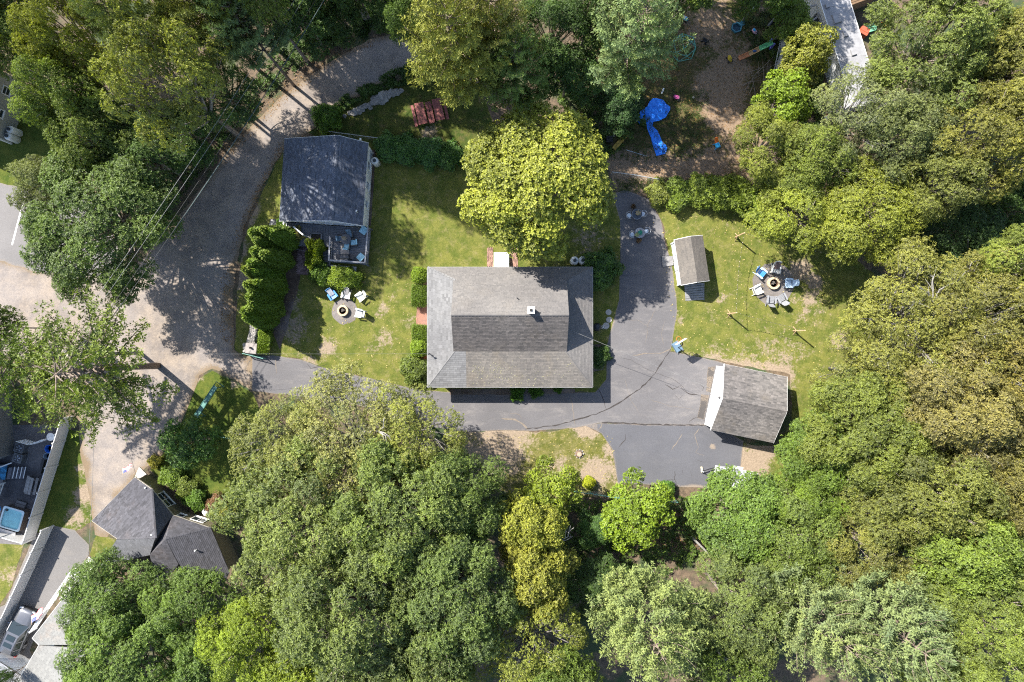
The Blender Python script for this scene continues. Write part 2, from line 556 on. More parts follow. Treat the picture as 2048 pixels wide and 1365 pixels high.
def shingles(mb, pts, e=.15, w=.32, seed=0, lift=.006, thick=.016, jit=.0):
    """lap real shingle tabs over one convex roof plane"""
    rg = random.Random(seed)
    pts = [Vector(p) for p in pts]
    nrm = Vector((0, 0, 0))
    for i in range(len(pts)): nrm += (pts[i] - pts[0]).cross(pts[(i + 1) % len(pts)] - pts[0])
    nrm.normalize()
    if nrm.z < 0: nrm.negate()
    up = Vector((0, 0, 1)) - nrm * nrm.z
    up = up.normalized() if up.length > 1e-4 else Vector((0, 1, 0))
    u = up.cross(nrm).normalized()
    o = pts[0]
    q = [((p - o).dot(u), (p - o).dot(up)) for p in pts]
    area = sum(q[i][0] * q[(i + 1) % len(q)][1] - q[(i + 1) % len(q)][0] * q[i][1] for i in range(len(q)))
    if area < 0: q.reverse()
    a0 = min(p[0] for p in q); a1 = max(p[0] for p in q); b0 = min(p[1] for p in q); b1 = max(p[1] for p in q)
    nr = int((b1 - b0) / e) + 1
    def w3(a, b, h): return o + u * a + up * b + nrm * h
    for r in range(nr):
        bb = b0 + r * e
        a = a0 - rg.uniform(0, w)
        rowt = rg.uniform(-.08, .08)
        while a < a1:
            ww = w * rg.uniform(.82, 1.18)
            poly = [(a + .004, bb), (a + ww - .004, bb), (a + ww - .004, bb + e), (a + .004, bb + e)]
            full = True
            for i in range(len(q)):
                pa, pb = q[i], q[(i + 1) % len(q)]
                ex, ey = pb[0] - pa[0], pb[1] - pa[1]
                if all(ex * (p[1] - pa[1]) - ey * (p[0] - pa[0]) >= 0 for p in poly): continue
                full = False
                poly = clip_poly(poly, pa, pb)
                if len(poly) < 3: break
            if len(poly) >= 3:
                t = min(1, max(0, .5 + rg.gauss(0, .24) + rowt))
                th = thick * rg.uniform(.7, 1.4)
                tp = [w3(p[0], p[1], lift + th * (1 - (p[1] - bb) / e * .85)) for p in poly]
                mb.face(tp, t)
                if full:
                    mb.face([w3(poly[0][0], bb, 0), w3(poly[1][0], bb, 0), tp[1], tp[0]], t * .8)
            a += ww
    return mb

def ray_plane(px, py, a, b, c):
    """point of the plane a,b,c seen at this photo pixel"""
    a, b, c = Vector(a), Vector(b), Vector(c)
    n = (b - a).cross(c - a)
    o = Vector((0, 0, H)); d = P(px, py, 0) - o
    return o + d * (n.dot(a - o) / n.dot(d))

def cap_row(mb, a, b, w=.26, seg=.3, seed=0):
    """ridge / hip cap shingles from a to b"""
    rg = random.Random(seed)
    a, b = Vector(a), Vector(b)
    d = (b - a); L = d.length; d.normalize()
    side = Vector((-d.y, d.x, 0)).normalized()
    k = int(L / seg)
    for i in range(k):
        p0 = a + d * (L * i / k); p1 = a + d * (L * (i + 1) / k)
        up = Vector((0, 0, .045 + rg.uniform(0, .012)))
        dn = Vector((0, 0, -.055))
        t = rg.uniform(.3, .9)
        mb.face([p0 + side * w / 2 + dn + up * .6, p0 + up, p1 + up * .7, p1 + side * w / 2 + dn], t)
        mb.face([p0 + up, p0 - side * w / 2 + dn + up * .6, p1 - side * w / 2 + dn, p1 + up * .7], t)

# ---------------------------------------------------------------- foliage generators (numpy)
def leaf_mesh(name, pos, ax, nr, ln, wd, lv, mat, fold=.25):
    """one folded four-cornered leaf per entry"""
    N = len(pos)
    ax = ax / (np.linalg.norm(ax, axis=1, keepdims=True) + 1e-9)
    side = np.cross(ax, nr); side /= (np.linalg.norm(side, axis=1, keepdims=True) + 1e-9)
    up = np.cross(side, ax)
    ln = ln[:, None]; wd = wd[:, None]
    mid = pos + ax * ln * .5
    v = np.empty((N, 4, 3), np.float32)
    v[:, 0] = pos
    v[:, 1] = mid + side * wd * .5 + up * wd * fold
    v[:, 2] = pos + ax * ln - up * ln * .12
    v[:, 3] = mid - side * wd * .5 + up * wd * fold
    me = bpy.data.meshes.new(name)
    me.vertices.add(N * 4); me.vertices.foreach_set('co', v.ravel())
    # two triangles sharing the midrib
    f = np.arange(N)[:, None] * 4 + np.array([[0, 1, 2, 0, 2, 3]])
    me.loops.add(N * 6); me.loops.foreach_set('vertex_index', f.ravel().astype(np.int32))
    me.polygons.add(N * 2)
    me.polygons.foreach_set('loop_start', np.arange(N * 2, dtype=np.int32) * 3)
    me.materials.append(mat)
    at = me.attributes.new('lv', 'FLOAT', 'POINT'); at.data.foreach_set('value', np.repeat(lv, 4).astype(np.float32))
    me.update(calc_edges=True)
    return me

def unit(v): return v / (np.linalg.norm(v, axis=-1, keepdims=True) + 1e-9)

def rosettes(rg, c, n, k, L, W, tilt=(.05, .75), lv=None, lvs=.28):
    """k leaves radiating round each twig tip c with axis n"""
    N = len(c)
    ref = rg.normal(size=(N, 3))
    t = unit(np.cross(n, ref)); b = np.cross(n, t)
    ph = rg.uniform(0, 6.28, N)
    P_, A_, N_, V_ = [], [], [], []
    lv = rg.uniform(0, 1, N) if lv is None else lv
    for i in range(k):
        a = ph + 6.283 * i / k + rg.normal(0, .25, N)
        tl = rg.uniform(tilt[0], tilt[1], N)
        rad = t * np.cos(a)[:, None] + b * np.sin(a)[:, None]
        ax = unit(rad * np.cos(tl)[:, None] + n * np.sin(tl)[:, None])
        nr = unit(n * np.cos(tl)[:, None] - rad * np.sin(tl)[:, None] + rg.normal(0, .18, (N, 3)))
        P_.append(c + rad * .02 + rg.normal(0, .03, (N, 3))); A_.append(ax); N_.append(nr)
        V_.append(np.clip(lv + rg.normal(0, lvs, N), 0, 1))
    pos = np.concatenate(P_); M_ = len(pos)
    return pos, np.concatenate(A_), np.concatenate(N_), L * rg.uniform(.65, 1.3, M_), W * rg.uniform(.7, 1.3, M_), np.concatenate(V_)

VAR = {}
def bark_mesh(name, tubes, mat, n=5):
    mb = MB()
    for pts, rr in tubes: mb.tube(pts, rr, n)
    return mb.mesh(name, mat, smooth=True)

def curve(a, b, bow, k=5):
    a, b = Vector(a), Vector(b)
    c = a.lerp(b, .5) + Vector(bow)
    return [a.lerp(c, t).lerp(c.lerp(b, t), t) for t in [i / (k - 1) for i in range(k)]]

def make_broad(key, seed, R=6.0, zc=9.0, flat=.62, lobes=24, dens=3.0, k=6, L=.27, W=.13, lr=.30, hole=0.0, bark=None, leafmat=None, twig=4, ragged=.25, droop=0.0, limbs=.16):
    """broad crown: lobes of leaf rosettes on curved limbs"""
    rg = np.random.default_rng(seed); pr = random.Random(seed)
    cen = np.array([0, 0, zc]); Rz = R * flat
    tubes = []
    trunk = [(0, 0, 0), (pr.uniform(-.1, .1) * R * .1, pr.uniform(-.1, .1) * R * .1, zc * .45), (pr.uniform(-.15, .15), pr.uniform(-.15, .15), zc + Rz * .35)]
    tr = limbs * (R / 6) * 1.6
    tubes.append(([Vector(p) for p in trunk], [tr * 1.25, tr * .8, tr * .25]))
    C_, N_, LV = [], [], []
    gold = 2.399963
    for i in range(lobes):
        f = (i + .5) / lobes
        # the last third hang lower round the rim
        el = math.asin(min(.98, max(-.35, 1.05 - 1.38 * f))) + pr.uniform(-.14, .14)
        az = i * gold + pr.uniform(-.35, .35)
        lump = 1 + pr.uniform(-ragged, ragged * .6)
        rad = R * (1 - lr * .85) * lump
        c = cen + np.array([math.cos(el) * math.cos(az) * rad, math.cos(el) * math.sin(az) * rad, math.sin(el) * Rz * (1 - lr * .5) * lump])
        r = R * lr * pr.uniform(.75, 1.3)
        if pr.random() < hole: continue
        n = int(dens * 1.25 * 4 * math.pi * r * r * .62)
        d = unit(rg.normal(size=(n, 3)) + np.array([0, 0, .55]) + .35 * unit(c - cen))
        q = rg.uniform(.62, 1.06, n)[:, None]
        pos = c + d * q * r * np.array([1, 1, .72])
        # uneven surface
        pos += unit(rg.normal(size=(n, 3))) * rg.uniform(0, .16, n)[:, None] * r
        if droop: pos[:, 2] -= droop * ((pos[:, :2] - cen[:2]) ** 2).sum(1) / R
        keep = pos[:, 2] > zc - Rz * .75
        pos, d = pos[keep], d[keep]
        C_.append(pos); N_.append(unit(d + np.array([0, 0, .7]) + rg.normal(0, .28, d.shape)))
        LV.append(np.clip(pr.gauss(.45, .16) + rg.normal(0, .18, len(pos)), 0, 1))
        s0 = Vector((0, 0, zc * pr.uniform(.42, .75) + max(0, c[2] - zc) * .35))
        e0 = Vector(c)
        r0 = tr * pr.uniform(.35, .6)
        cv = curve(s0, e0, (0, 0, -.12 * R * pr.uniform(0, 1)) if el < .4 else (pr.uniform(-.3, .3), pr.uniform(-.3, .3), .1), 5)
        tubes.append((cv, [r0, r0 * .8, r0 * .62, r0 * .48, r0 * .32]))
        if twig and len(pos):
            for j in rg.choice(len(pos), min(twig, len(pos)), replace=False):
                m = cv[pr.choice((2, 3, 4))]
                e = Vector(pos[j]); tubes.append((curve(m, e, (pr.uniform(-.2, .2), pr.uniform(-.2, .2), .15), 4), [r0 * .34, r0 * .26, r0 * .18, r0 * .08]))
    c = np.concatenate(C_); n = np.concatenate(N_); lv = np.concatenate(LV)
    a = rosettes(rg, c, n, k, L * .92, W * .92, lv=lv)
    me = leaf_mesh('crown', *a, leafmat or mat_leaf('leaf'))
    tm = bark_mesh('trunk', tubes, bark or mat_bark('bark_grey', (.16, .13, .105), (.30, .26, .22)))
    VAR[key] = (tm, me, R, zc)
    return len(a[0])

def make_pine(key, seed, R=5.0, zc=10.0, Ht=None, whorls=9, per=5, k=5, L=.30, W=.075, bark=None, leafmat=None, z0=.45, up=.35, dens=1.0, fan=.55, sag=0.0, top=.22):
    """whorls of feathery fans that curve up at the tips"""
    rg = np.random.default_rng(seed); pr = random.Random(seed)
    Ht = Ht or zc * 1.55
    tubes = [([Vector((0, 0, 0)), Vector((.1, 0, Ht * .5)), Vector((0, .1, Ht))], [.26 * R / 5, .17 * R / 5, .03])]
    C_, D_, LV = [], [], []
    for w in range(whorls):
        f = w / (whorls - 1)
        z = Ht * (z0 + (1 - z0) * f * .97)
        prof = (1 - f) ** .75 * (1 - top) + top if f > .12 else .86
        nb = per if f < .85 else max(3, per - 1)
        for b in range(nb):
            az = 6.283 * b / nb + w * 1.1 + pr.uniform(-.35, .35)
            Lb = R * prof * pr.uniform(.72, 1.12)
            dirv = Vector((math.cos(az), math.sin(az), 0)); sidev = Vector((-dirv.y, dirv.x, 0))
            rise = up * pr.uniform(.5, 1.3) + .5 * f
            def at(t):
                return Vector((0, 0, z)) + dirv * (Lb * t) + Vector((0, 0, Lb * (rise * t * t - .10 * t - sag * t * t))) + sidev * (math.sin(t * 3 + b) * .05 * Lb)
            ax_pts = [at(t) for t in (0, .25, .5, .75, 1)]
            r0 = .055 * R / 5 * (.5 + Lb / R)
            tubes.append((ax_pts, [r0, r0 * .8, r0 * .6, r0 * .4, r0 * .15]))
            blv = min(1, max(0, pr.gauss(.5, .2)))
            ns = max(5, int(Lb * 2.6 * dens))
            for s in range(ns):
                t = .22 + .78 * (s + pr.random()) / ns
                p0 = at(t)
                for sgn in (-1, 1):
                    ls = fan * Lb * (.22 + .6 * math.sin(min(1, (1.06 - t) * 1.9) * 1.57)) * pr.uniform(.6, 1.15)
                    dd = (dirv * pr.uniform(.55, .95) + sidev * sgn * pr.uniform(.5, .95) + Vector((0, 0, pr.uniform(.05, .5)))).normalized()
                    m = max(2, int(ls / .24 * dens))
                    tt = (np.arange(m) + rg.uniform(0, 1, m)) / m
                    q = np.array(p0)[None] + np.array(dd)[None] * (tt * ls)[:, None] + rg.normal(0, .05, (m, 3))
                    q[:, 2] += (tt ** 2) * ls * .25
                    C_.append(q); D_.append(np.repeat(unit(np.array(dd) + np.array([0, 0, .55]))[None], m, 0) + rg.normal(0, .25, (m, 3)))
                    LV.append(np.clip(blv + (tt - .5) * .3 + rg.normal(0, .15, m), 0, 1))
    c = np.concatenate(C_); d = unit(np.concatenate(D_)); lv = np.concatenate(LV)
    a = rosettes(rg, c, d, k, L, W, tilt=(.25, 1.1), lv=lv, lvs=.12)
    me = leaf_mesh('crown', *a, leafmat or mat_leaf('needle', .18, .6, (1.3, 1.2, .8), .78, .25), fold=.1)
    tm = bark_mesh('trunk', tubes, bark or mat_bark('bark_pine', (.12, .09, .07), (.24, .19, .15)))
    VAR[key] = (tm, me, R, zc)
    return len(a[0])

def make_cone(key, seed, R=.95, Ht=7.0, N=3600, leafmat=None):
    """dense flame-shaped evergreen"""
    rg = np.random.default_rng(seed)
    f = 1 - np.sqrt(rg.uniform(0, 1, N)) * .999
    z = .15 + f * (Ht - .15)
    az = rg.uniform(0, 6.283, N)
    prof = np.where(f < .12, .8 + f * 1.6, ((1 - f) / .88) ** .78) * R
    prof *= 1 + .10 * np.sin(az * 5 + f * 9) + .06 * np.sin(az * 3 - f * 17)
    prof = np.maximum(prof, .04)
    rr = prof * rg.uniform(.78, 1.06, N)
    pos = np.stack([rr * np.cos(az), rr * np.sin(az), z], 1)
    out = np.stack([np.cos(az), np.sin(az), np.zeros(N)], 1)
    d = unit(out * .8 + np.array([0, 0, 1.0]) + rg.normal(0, .3, (N, 3)))
    a = rosettes(rg, pos, d, 4, .24, .11, tilt=(.3, 1.1), lv=np.clip(.5 + rg.normal(0, .22, N), 0, 1))
    me = leaf_mesh('foliage', *a, leafmat or mat_leaf('cedar_leaf', .15, .55, (1.3, 1.25, .7), .75, .3), fold=.12)
    tm = bark_mesh('trunk', [([Vector((0, 0, 0)), Vector((0, 0, Ht * .5)), Vector((0, 0, Ht * .93))], [.11, .07, .015])], mat_bark('bark_pine', (.12, .09, .07), (.24, .19, .15)))
    VAR[key] = (tm, me, R, Ht)

def make_mound(key, seed, R=1.0, hgt=1.2, box=None, N=900, L=.11, W=.055, k=6, lump=.12, leafmat=None):
    """clipped or loose shrub; box=(x,y,z) gives a clipped hedge block"""
    rg = np.random.default_rng(seed)
    d = unit(rg.normal(size=(N, 3)) + np.array([0, 0, .5]))
    if box is None:
        ln = 1 + lump * np.sin(d[:, 0] * 5 + seed) + lump * np.sin(d[:, 1] * 6 + seed * 2) + lump * .8 * np.sin(d[:, 2] * 7 + d[:, 0] * 4)
        q = rg.uniform(.75, 1.05, N) * ln
        pos = d * q[:, None] * np.array([R, R, hgt * .5]) + np.array([0, 0, hgt * .5])
    else:
        b = np.array(box) / 2
        m = np.max(np.abs(d) / b, axis=1)
        pos = d / m[:, None] * rg.uniform(.86, 1.04, N)[:, None]
        u2 = rg.uniform(-1, 1, (N, 2)) * b[:2]
        top = rg.random(N) < .6
        pos[top, 0] = u2[top, 0]; pos[top, 1] = u2[top, 1]; pos[top, 2] = b[2] * rg.uniform(.9, 1.06, top.sum())
        pos[:, 2] += b[2]
        d = unit(pos * np.array([1, 1, .6]))
    pos[:, 2] = np.maximum(pos[:, 2], .04)
    n = unit(d + np.array([0, 0, .6]) + rg.normal(0, .3, (N, 3)))
    a = rosettes(rg, pos, n, k, L, W)
    me = leaf_mesh('foliage', *a, leafmat or mat_leaf('leaf'))
    hh = (hgt if box is None else box[2])
    tubes = []
    pr = random.Random(seed)
    for i in range(4):
        an = i * 1.57 + pr.random()
        tubes.append(([Vector((0.06 * math.cos(an), .06 * math.sin(an), 0)), Vector((R * .25 * math.cos(an), R * .25 * math.sin(an), hh * .4)), Vector((R * .5 * math.cos(an), R * .5 * math.sin(an), hh * .72))], [.03, .022, .01]))
    tm = bark_mesh('stem', tubes, mat_bark('bark_grey', (.16, .13, .105), (.30, .26, .22)), 4)
    VAR[key] = (tm, me, R, hh)

TREES = []
LEAF_K = 1.36
def tree(var, px, py, r, zc, col, label, group=None, name='broadleaf_tree', cat='tree', rz=None, kz=None):
    """px,py: where the crown's middle is seen; zc: height of the crown's middle; r: its seen radius"""
    tm, me, R0, z0 = VAR[var]
    k0 = r * S * (1 - zc / H) / R0
    c = P(px, py, zc)
    o = thing(name, label, cat, (c.x, c.y, 0), rnd.uniform(0, 6.28) if rz is None else rz, group)
    o.scale = (k0, k0, kz if kz else zc / z0)
    link('trunk', tm, o)
    cr = link('crown', me, o)
    j = rnd.uniform(.92, 1.08) * LEAF_K
    cr.color = (col[0] * j * .97, col[1] * j * 1.0, col[2] * j * .95, 1)
    TREES.append(o)
    return o

def shrub(var, px, py, r, hgt, col, label, group=None, name='shrub', cat='shrub', rz=None):
    tm, me, R0, h0 = VAR[var]
    c = P(px, py, hgt * .6)
    k0 = r * S / R0
    o = thing(name, label, cat, (c.x, c.y, 0), rnd.uniform(0, 6.28) if rz is None else rz, group)
    o.scale = (k0, k0, hgt / h0)
    link('stem', tm, o)
    cr = link('foliage', me, o)
    cr.color = (*(x * 1.25 for x in col), 1)
    return o
# ---------------------------------------------------------------- the ground
gm = mat_ground()
g = MB()
g.raw([(-420, -420, 0), (420, -420, 0), (420, 420, 0), (-420, 420, 0)], [(0, 1, 2, 3)])
ground = g.build('ground', gm)
ground['kind'] = 'structure'

lawn_m = mat_lawn()
lawn_dry = mat_lawn('lawn_dry', dry=.10, bias=.06, green=(.105, .118, .026), lime=(.165, .16, .04))
lawn_lush = mat_lawn('lawn_lush', green=(.075, .115, .020), lime=(.14, .16, .032), bias=-.12, dry=-.1)
soil_m = mat_lawn('yard_soil', green=(.065, .085, .022), lime=(.105, .105, .035), straw=(.16, .11, .065), soil=(.30, .215, .145), bias=.24, dry=.14, leaf=(.36, .25, .16))
gravel_m = mat_gravel('road_gravel')
drive_m = mat_asphalt('driveway_asphalt')
drive2_m = mat_asphalt('driveway_newer_asphalt', base=(.082, .083, .092), pale=(.14, .135, .135), streak=.35)
lot_m = mat_asphalt('parking_asphalt', base=(.150, .143, .140), pale=(.185, .175, .168), streak=.3)

# toys-strewn back yard of bare soil, upper right
sheet('yard_soil_ground', [(1190, 20), (1300, 5), (1450, -10), (1600, -5), (1600, 90), (1565, 170), (1540, 260), (1520, 330), (1470, 380), (1380, 385), (1290, 390), (1230, 375), (1205, 300), (1190, 190)], .004, soil_m,
      blobs=[(1440, 180, 52, 1.0), (1460, 140, 40, .9), (1440, 230, 45, .8), (1310, 340, 50, .9), (1400, 335, 70, .75), (1490, 300, 50, .6), (1300, 240, 60, -.5), (1340, 210, 50, -.45), (1380, 280, 50, -.4), (1420, 60, 60, .5), (1480, 90, 50, .3), (1250, 335, 40, .6)])
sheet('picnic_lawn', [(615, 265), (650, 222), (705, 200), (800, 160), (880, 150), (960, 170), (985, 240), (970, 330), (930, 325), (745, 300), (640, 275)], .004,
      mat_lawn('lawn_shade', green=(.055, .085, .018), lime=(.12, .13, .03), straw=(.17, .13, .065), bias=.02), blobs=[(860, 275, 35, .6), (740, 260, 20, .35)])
# lawns
sheet('lawn', [(548, 340), (520, 395), (497, 450), (482, 520), (474, 600), (470, 700), (490, 712), (545, 712), (600, 718), (640, 733), (700, 747), (770, 764), (850, 785), (1215, 785), (1222, 665), (1240, 600), (1241, 440), (1226, 385), (1212, 330), (930, 300), (745, 285), (575, 285)], .008, lawn_m,
      blobs=[(575, 560, 30, .9), (570, 600, 35, .8), (590, 660, 40, .6), (655, 695, 26, .75), (765, 620, 22, .5), (790, 590, 16, .45), (770, 680, 30, .5), (740, 700, 30, .4), (800, 560, 14, .4), (1090, 515, 20, .35), (1180, 480, 50, .5), (620, 720, 20, .4), (700, 660, 16, .3), (820, 640, 22, .5), (500, 430, 30, .5), (485, 560, 22, .7), (475, 500, 20, .8), (860, 400, 14, .3)])
sheet('lawn.001', [(1300, 398), (1322, 440), (1341, 520), (1354, 620), (1346, 672), (1340, 702), (1400, 714), (1450, 725), (1580, 750), (1584, 840), (1555, 895), (1500, 890), (1484, 884), (1474, 975), (1540, 1000), (1640, 960), (1740, 800), (1790, 660), (1760, 560), (1680, 490), (1570, 440), (1480, 400), (1400, 380)], .008, lawn_m,
      blobs=[(1600, 540, 26, 1.0), (1630, 565, 22, .9), (1622, 600, 20, .75), (1612, 620, 18, .6), (1570, 690, 40, .45), (1560, 730, 50, .55), (1500, 720, 40, .42), (1470, 690, 30, .35), (1440, 600, 10, .7), (1447, 590, 12, .6), (1430, 640, 22, .3), (1475, 575, 14, .45), (1680, 680, 22, .9), (1650, 730, 26, .3), (1620, 650, 30, .3), (1505, 930, 40, 1.0), (1530, 900, 30, .9), (1430, 700, 40, .35), (1380, 460, 22, .2), (1590, 600, 18, .6), (1455, 455, 8, .5), (1540, 660, 25, .35), (1480, 740, 50, .5), (1530, 700, 40, .45), (1600, 700, 40, .4), (1400, 620, 30, .3), (1600, 640, 30, .4), (1360, 640, 16, .4), (1640, 620, 26, .45), (1520, 480, 30, .2), (1420, 520, 14, .3)])
sheet('lawn.002', [(890, 866), (1000, 862), (1100, 864), (1140, 856), (1172, 852), (1202, 868), (1226, 902), (1236, 965), (1270, 990), (1100, 1000), (880, 960)], .008, lawn_dry,
      blobs=[(1000, 900, 70, .8), (950, 930, 60, .8), (1190, 945, 40, .8), (1170, 860, 25, .8), (1120, 940, 40, .55), (1215, 900, 16, .6), (1060, 880, 40, .1)])
sheet('lawn.003', [(398, 758), (425, 742), (470, 765), (505, 786), (530, 850), (560, 1010), (440, 1060), (330, 960), (300, 940), (332, 900), (372, 828)], .008, lawn_lush,
      blobs=[(470, 770, 14, .6), (440, 830, 20, .5), (400, 760, 10, .6), (340, 905, 14, .4)])
sheet('lawn.004', [(122, 850), (165, 870), (170, 950), (190, 1040), (160, 1060), (95, 1062), (60, 1070), (100, 950)], .008, lawn_lush,
      blobs=[(165, 990, 26, .9), (150, 1030, 30, .8), (160, 940, 16, .7), (120, 1020, 14, .4)])
sheet('lawn.005', [(196, 1062), (232, 1080), (215, 1130), (190, 1125), (180, 1110)], .008, lawn_m, step=.4)
sheet('lawn.006', [(-120, 1080), (50, 1085), (20, 1180), (-10, 1230), (-120, 1240)], .008, lawn_m, blobs=[(10, 1150, 22, .5)])
sheet('lawn.007', [(-200, 190), (60, 180), (120, 190), (160, 280), (140, 330), (60, 378), (-200, 340)], .008, lawn_lush, blobs=[(75, 220, 12, .6)])
# gravel lane and its wide junction
gravel = sheet('gravel_road', [(860, 55), (740, 78), (655, 128), (565, 192), (505, 250), (450, 312), (405, 375), (330, 465), (255, 545), (160, 545), (75, 540), (0, 520), (-300, 505), (-300, 720), (0, 720), (100, 740), (150, 800), (158, 850), (160, 900), (172, 960), (188, 1045), (190, 1070), (215, 1075), (235, 1010), (270, 950), (300, 930), (335, 895), (372, 825), (398, 752), (425, 738), (470, 760), (510, 785), (512, 712), (482, 712), (468, 700), (466, 600), (476, 520), (490, 450), (514, 395), (544, 340), (572, 290), (640, 250), (690, 205), (800, 150), (880, 130)], .012, gravel_m,
      step=.8, edge_w=1.6, blobs=[(430, 755, 18, .35), (170, 930, 20, .35), (250, 655, 34, .5), (230, 985, 14, .4), (455, 590, 20, .5), (470, 540, 18, .55), (455, 640, 16, .4), (495, 735, 14, .4)])
sheet('parking_lot', [(-300, 340), (0, 366), (55, 380), (240, 395), (235, 560), (160, 553), (75, 545), (0, 522), (-300, 508)], .016, lot_m)
mbl = MB(); mbl.raw([P(50, 388), P(53, 388.5), P(26, 491), P(23, 490)], [(0, 1, 2, 3)])
for v in range(4): mbl.v[v] = (mbl.v[v][0], mbl.v[v][1], .021)
ln_ = mbl.build('parking_line', M('road_paint', (.62, .61, .58), .8, .3, 6)); ln_['kind'] = 'structure'
# asphalt driveway
sheet('driveway', [(504, 713), (545, 711), (600, 719), (640, 734), (700, 748), (770, 765), (855, 782), (1000, 790), (1190, 785), (1212, 760), (1214, 690), (1222, 660), (1238, 600), (1241, 520), (1240, 440), (1225, 388), (1250, 380), (1297, 398), (1321, 440), (1331, 490), (1341, 520), (1352, 590), (1354, 622), (1346, 672), (1340, 704), (1400, 715), (1452, 728), (1440, 800), (1425, 850), (1300, 850), (1200, 846), (1150, 856), (1060, 862), (1000, 861), (930, 864), (850, 852), (700, 806), (505, 782)], .016, drive_m, jit=.07, edge_w=.5,
      blobs=[(1217, 640, 12, .5), (700, 750, 5, .3)])
sheet('driveway.001', [(1170, 852), (1203, 846.5), (1300, 850.5), (1425, 850.5), (1450, 862), (1487, 882), (1476, 975), (1440, 978), (1350, 973), (1236, 966), (1231, 938), (1225, 900), (1203, 867)], .0165, drive2_m, jit=.06, edge_w=.5,
      blobs=[(1426, 893, 9, 1.2), (1433, 910, 8, .7), (1255, 945, 10, .35), (1330, 970, 30, .3), (1390, 965, 30, .35), (1245, 915, 6, .25)])
# sealed cracks and seams in the asphalt
crk = M('crack_fill', (.035, .03, .028), .9, .3, 4)
crk2 = M('crack_sand', (.15, .125, .10), .95, .25, 4)
cracks = [([(1050, 858), (1110, 852), (1160, 838), (1200, 826), (1240, 806), (1280, 778), (1310, 748), (1330, 715), (1342, 698)], .16, 0),
          ([(1203, 845), (1290, 849), (1340, 850), (1410, 851)], .20, 0), ([(1192, 772), (1205, 795), (1213, 820)], .12, 0),
          ([(1140, 790), (1146, 820), (1150, 852)], .12, 1), ([(1206, 846), (1196, 862)], .12, 1), ([(1342, 697), (1320, 708), (1290, 706), (1265, 712)], .14, 1),
          ([(1252, 868), (1250, 880), (1237, 895)], .09, 0), ([(1365, 868), (1352, 888), (1342, 900)], .10, 1), ([(1398, 856), (1390, 870), (1396, 895), (1392, 905), (1408, 912)], .10, 1),
          ([(1240, 715), (1262, 720), (1300, 742), (1350, 760), (1380, 790)], .04, 0), ([(1330, 770), (1345, 778), (1360, 772), (1372, 786), (1395, 790)], .12, 0), ([(1350, 792), (1358, 800), (1366, 790)], .10, 0),
          ([(1370, 720), (1382, 726), (1374, 732)], .10, 0), ([(1400, 770), (1408, 775), (1405, 782)], .10, 0), ([(1378, 845), (1385, 838), (1394, 834)], .12, 0),
          ([(1350, 942), (1348, 958), (1353, 968)], .13, 0), ([(1364, 940), (1366, 950)], .08, 0), ([(1380, 942), (1384, 952)], .08, 0), ([(1392, 921), (1405, 924)], .08, 0),
          ([(1330, 960), (1350, 959)], .07, 0), ([(614, 728), (622, 737), (640, 733), (655, 728)], .07, 0), ([(552, 714), (553, 748)], .09, 1),
          ([(1003, 838), (1030, 840), (1046, 848), (1056, 861)], .22, 1), ([(1018, 826), (1040, 830), (1044, 838)], .05, 1),
          ([(1255, 640), (1275, 640), (1300, 655)], .04, 1), ([(1290, 690), (1296, 650), (1310, 620)], .05, 1), ([(1330, 640), (1322, 668), (1328, 690)], .05, 1), ([(1300, 800), (1340, 812), (1390, 820)], .05, 1), ([(1250, 760), (1262, 800), (1280, 830)], .04, 1), ([(1241, 550), (1260, 552), (1290, 550)], .03, 0)]
rgc = random.Random(3)
drv = bpy.data.objects['driveway']
for pts, w, kind in cracks:
    mb = strip([P(*p) for p in pts], w * .72, .021, rgc)
    mb.build('crack', crk2 if kind else crk, drv)
# dark patched strip in front of the garage doors
pt = mat_asphalt('patch_asphalt', base=(.060, .055, .053), pale=(.11, .095, .08), streak=.6)
sheet('asphalt_patch', [(1416, 735), (1430, 733), (1421, 785), (1412, 783)], .021, pt, step=.5, jit=.08, edge_w=.3, parent=drv)
sheet('asphalt_patch', [(1402, 789), (1418, 791), (1408, 840), (1394, 836), (1400, 810)], .021, pt, step=.5, jit=.1, edge_w=.3, parent=drv)
# lower left paved drive and dark patio
sheet('driveway.002', [(108, 1052), (150, 1060), (178, 1090), (178, 1110), (150, 1150), (100, 1205), (85, 1240), (60, 1300), (70, 1330), (30, 1345), (-80, 1330), (-60, 1240), (10, 1210), (70, 1070)], .016, mat_asphalt('drive_pale_asphalt', base=(.13, .124, .12), pale=(.19, .172, .155), streak=.5), jit=.07, edge_w=.5)
sheet('patio', [(-120, 850), (122, 850), (70, 1010), (45, 1090), (-120, 1080)], .016, mat_gravel('patio_gravel', light=(.12, .12, .13), dark=(.065, .066, .075), litter=(.06, .05, .04), edge_k=.3), step=.8, jit=.03)
# round gravel pads under the two fire pits
def disc_px(cx, cy, r, n=26, seed=1):
    rg = random.Random(seed)
    return [(cx + r * (1 + rg.uniform(-.06, .06)) * math.cos(6.283 * i / n), cy + r * (1 + rg.uniform(-.06, .06)) * math.sin(6.283 * i / n)) for i in range(n)]
padm = mat_gravel('pad_gravel', light=(.185, .165, .15), dark=(.12, .11, .105), litter=(.2, .15, .1), edge_k=.5)
sheet('gravel_pad', disc_px(1545, 568, 42), .014, padm, step=.35, jit=.06, edge_w=.4)
sheet('gravel_pad.001', disc_px(690, 623, 26, seed=4), .014, padm, step=.35, jit=.06, edge_w=.4)
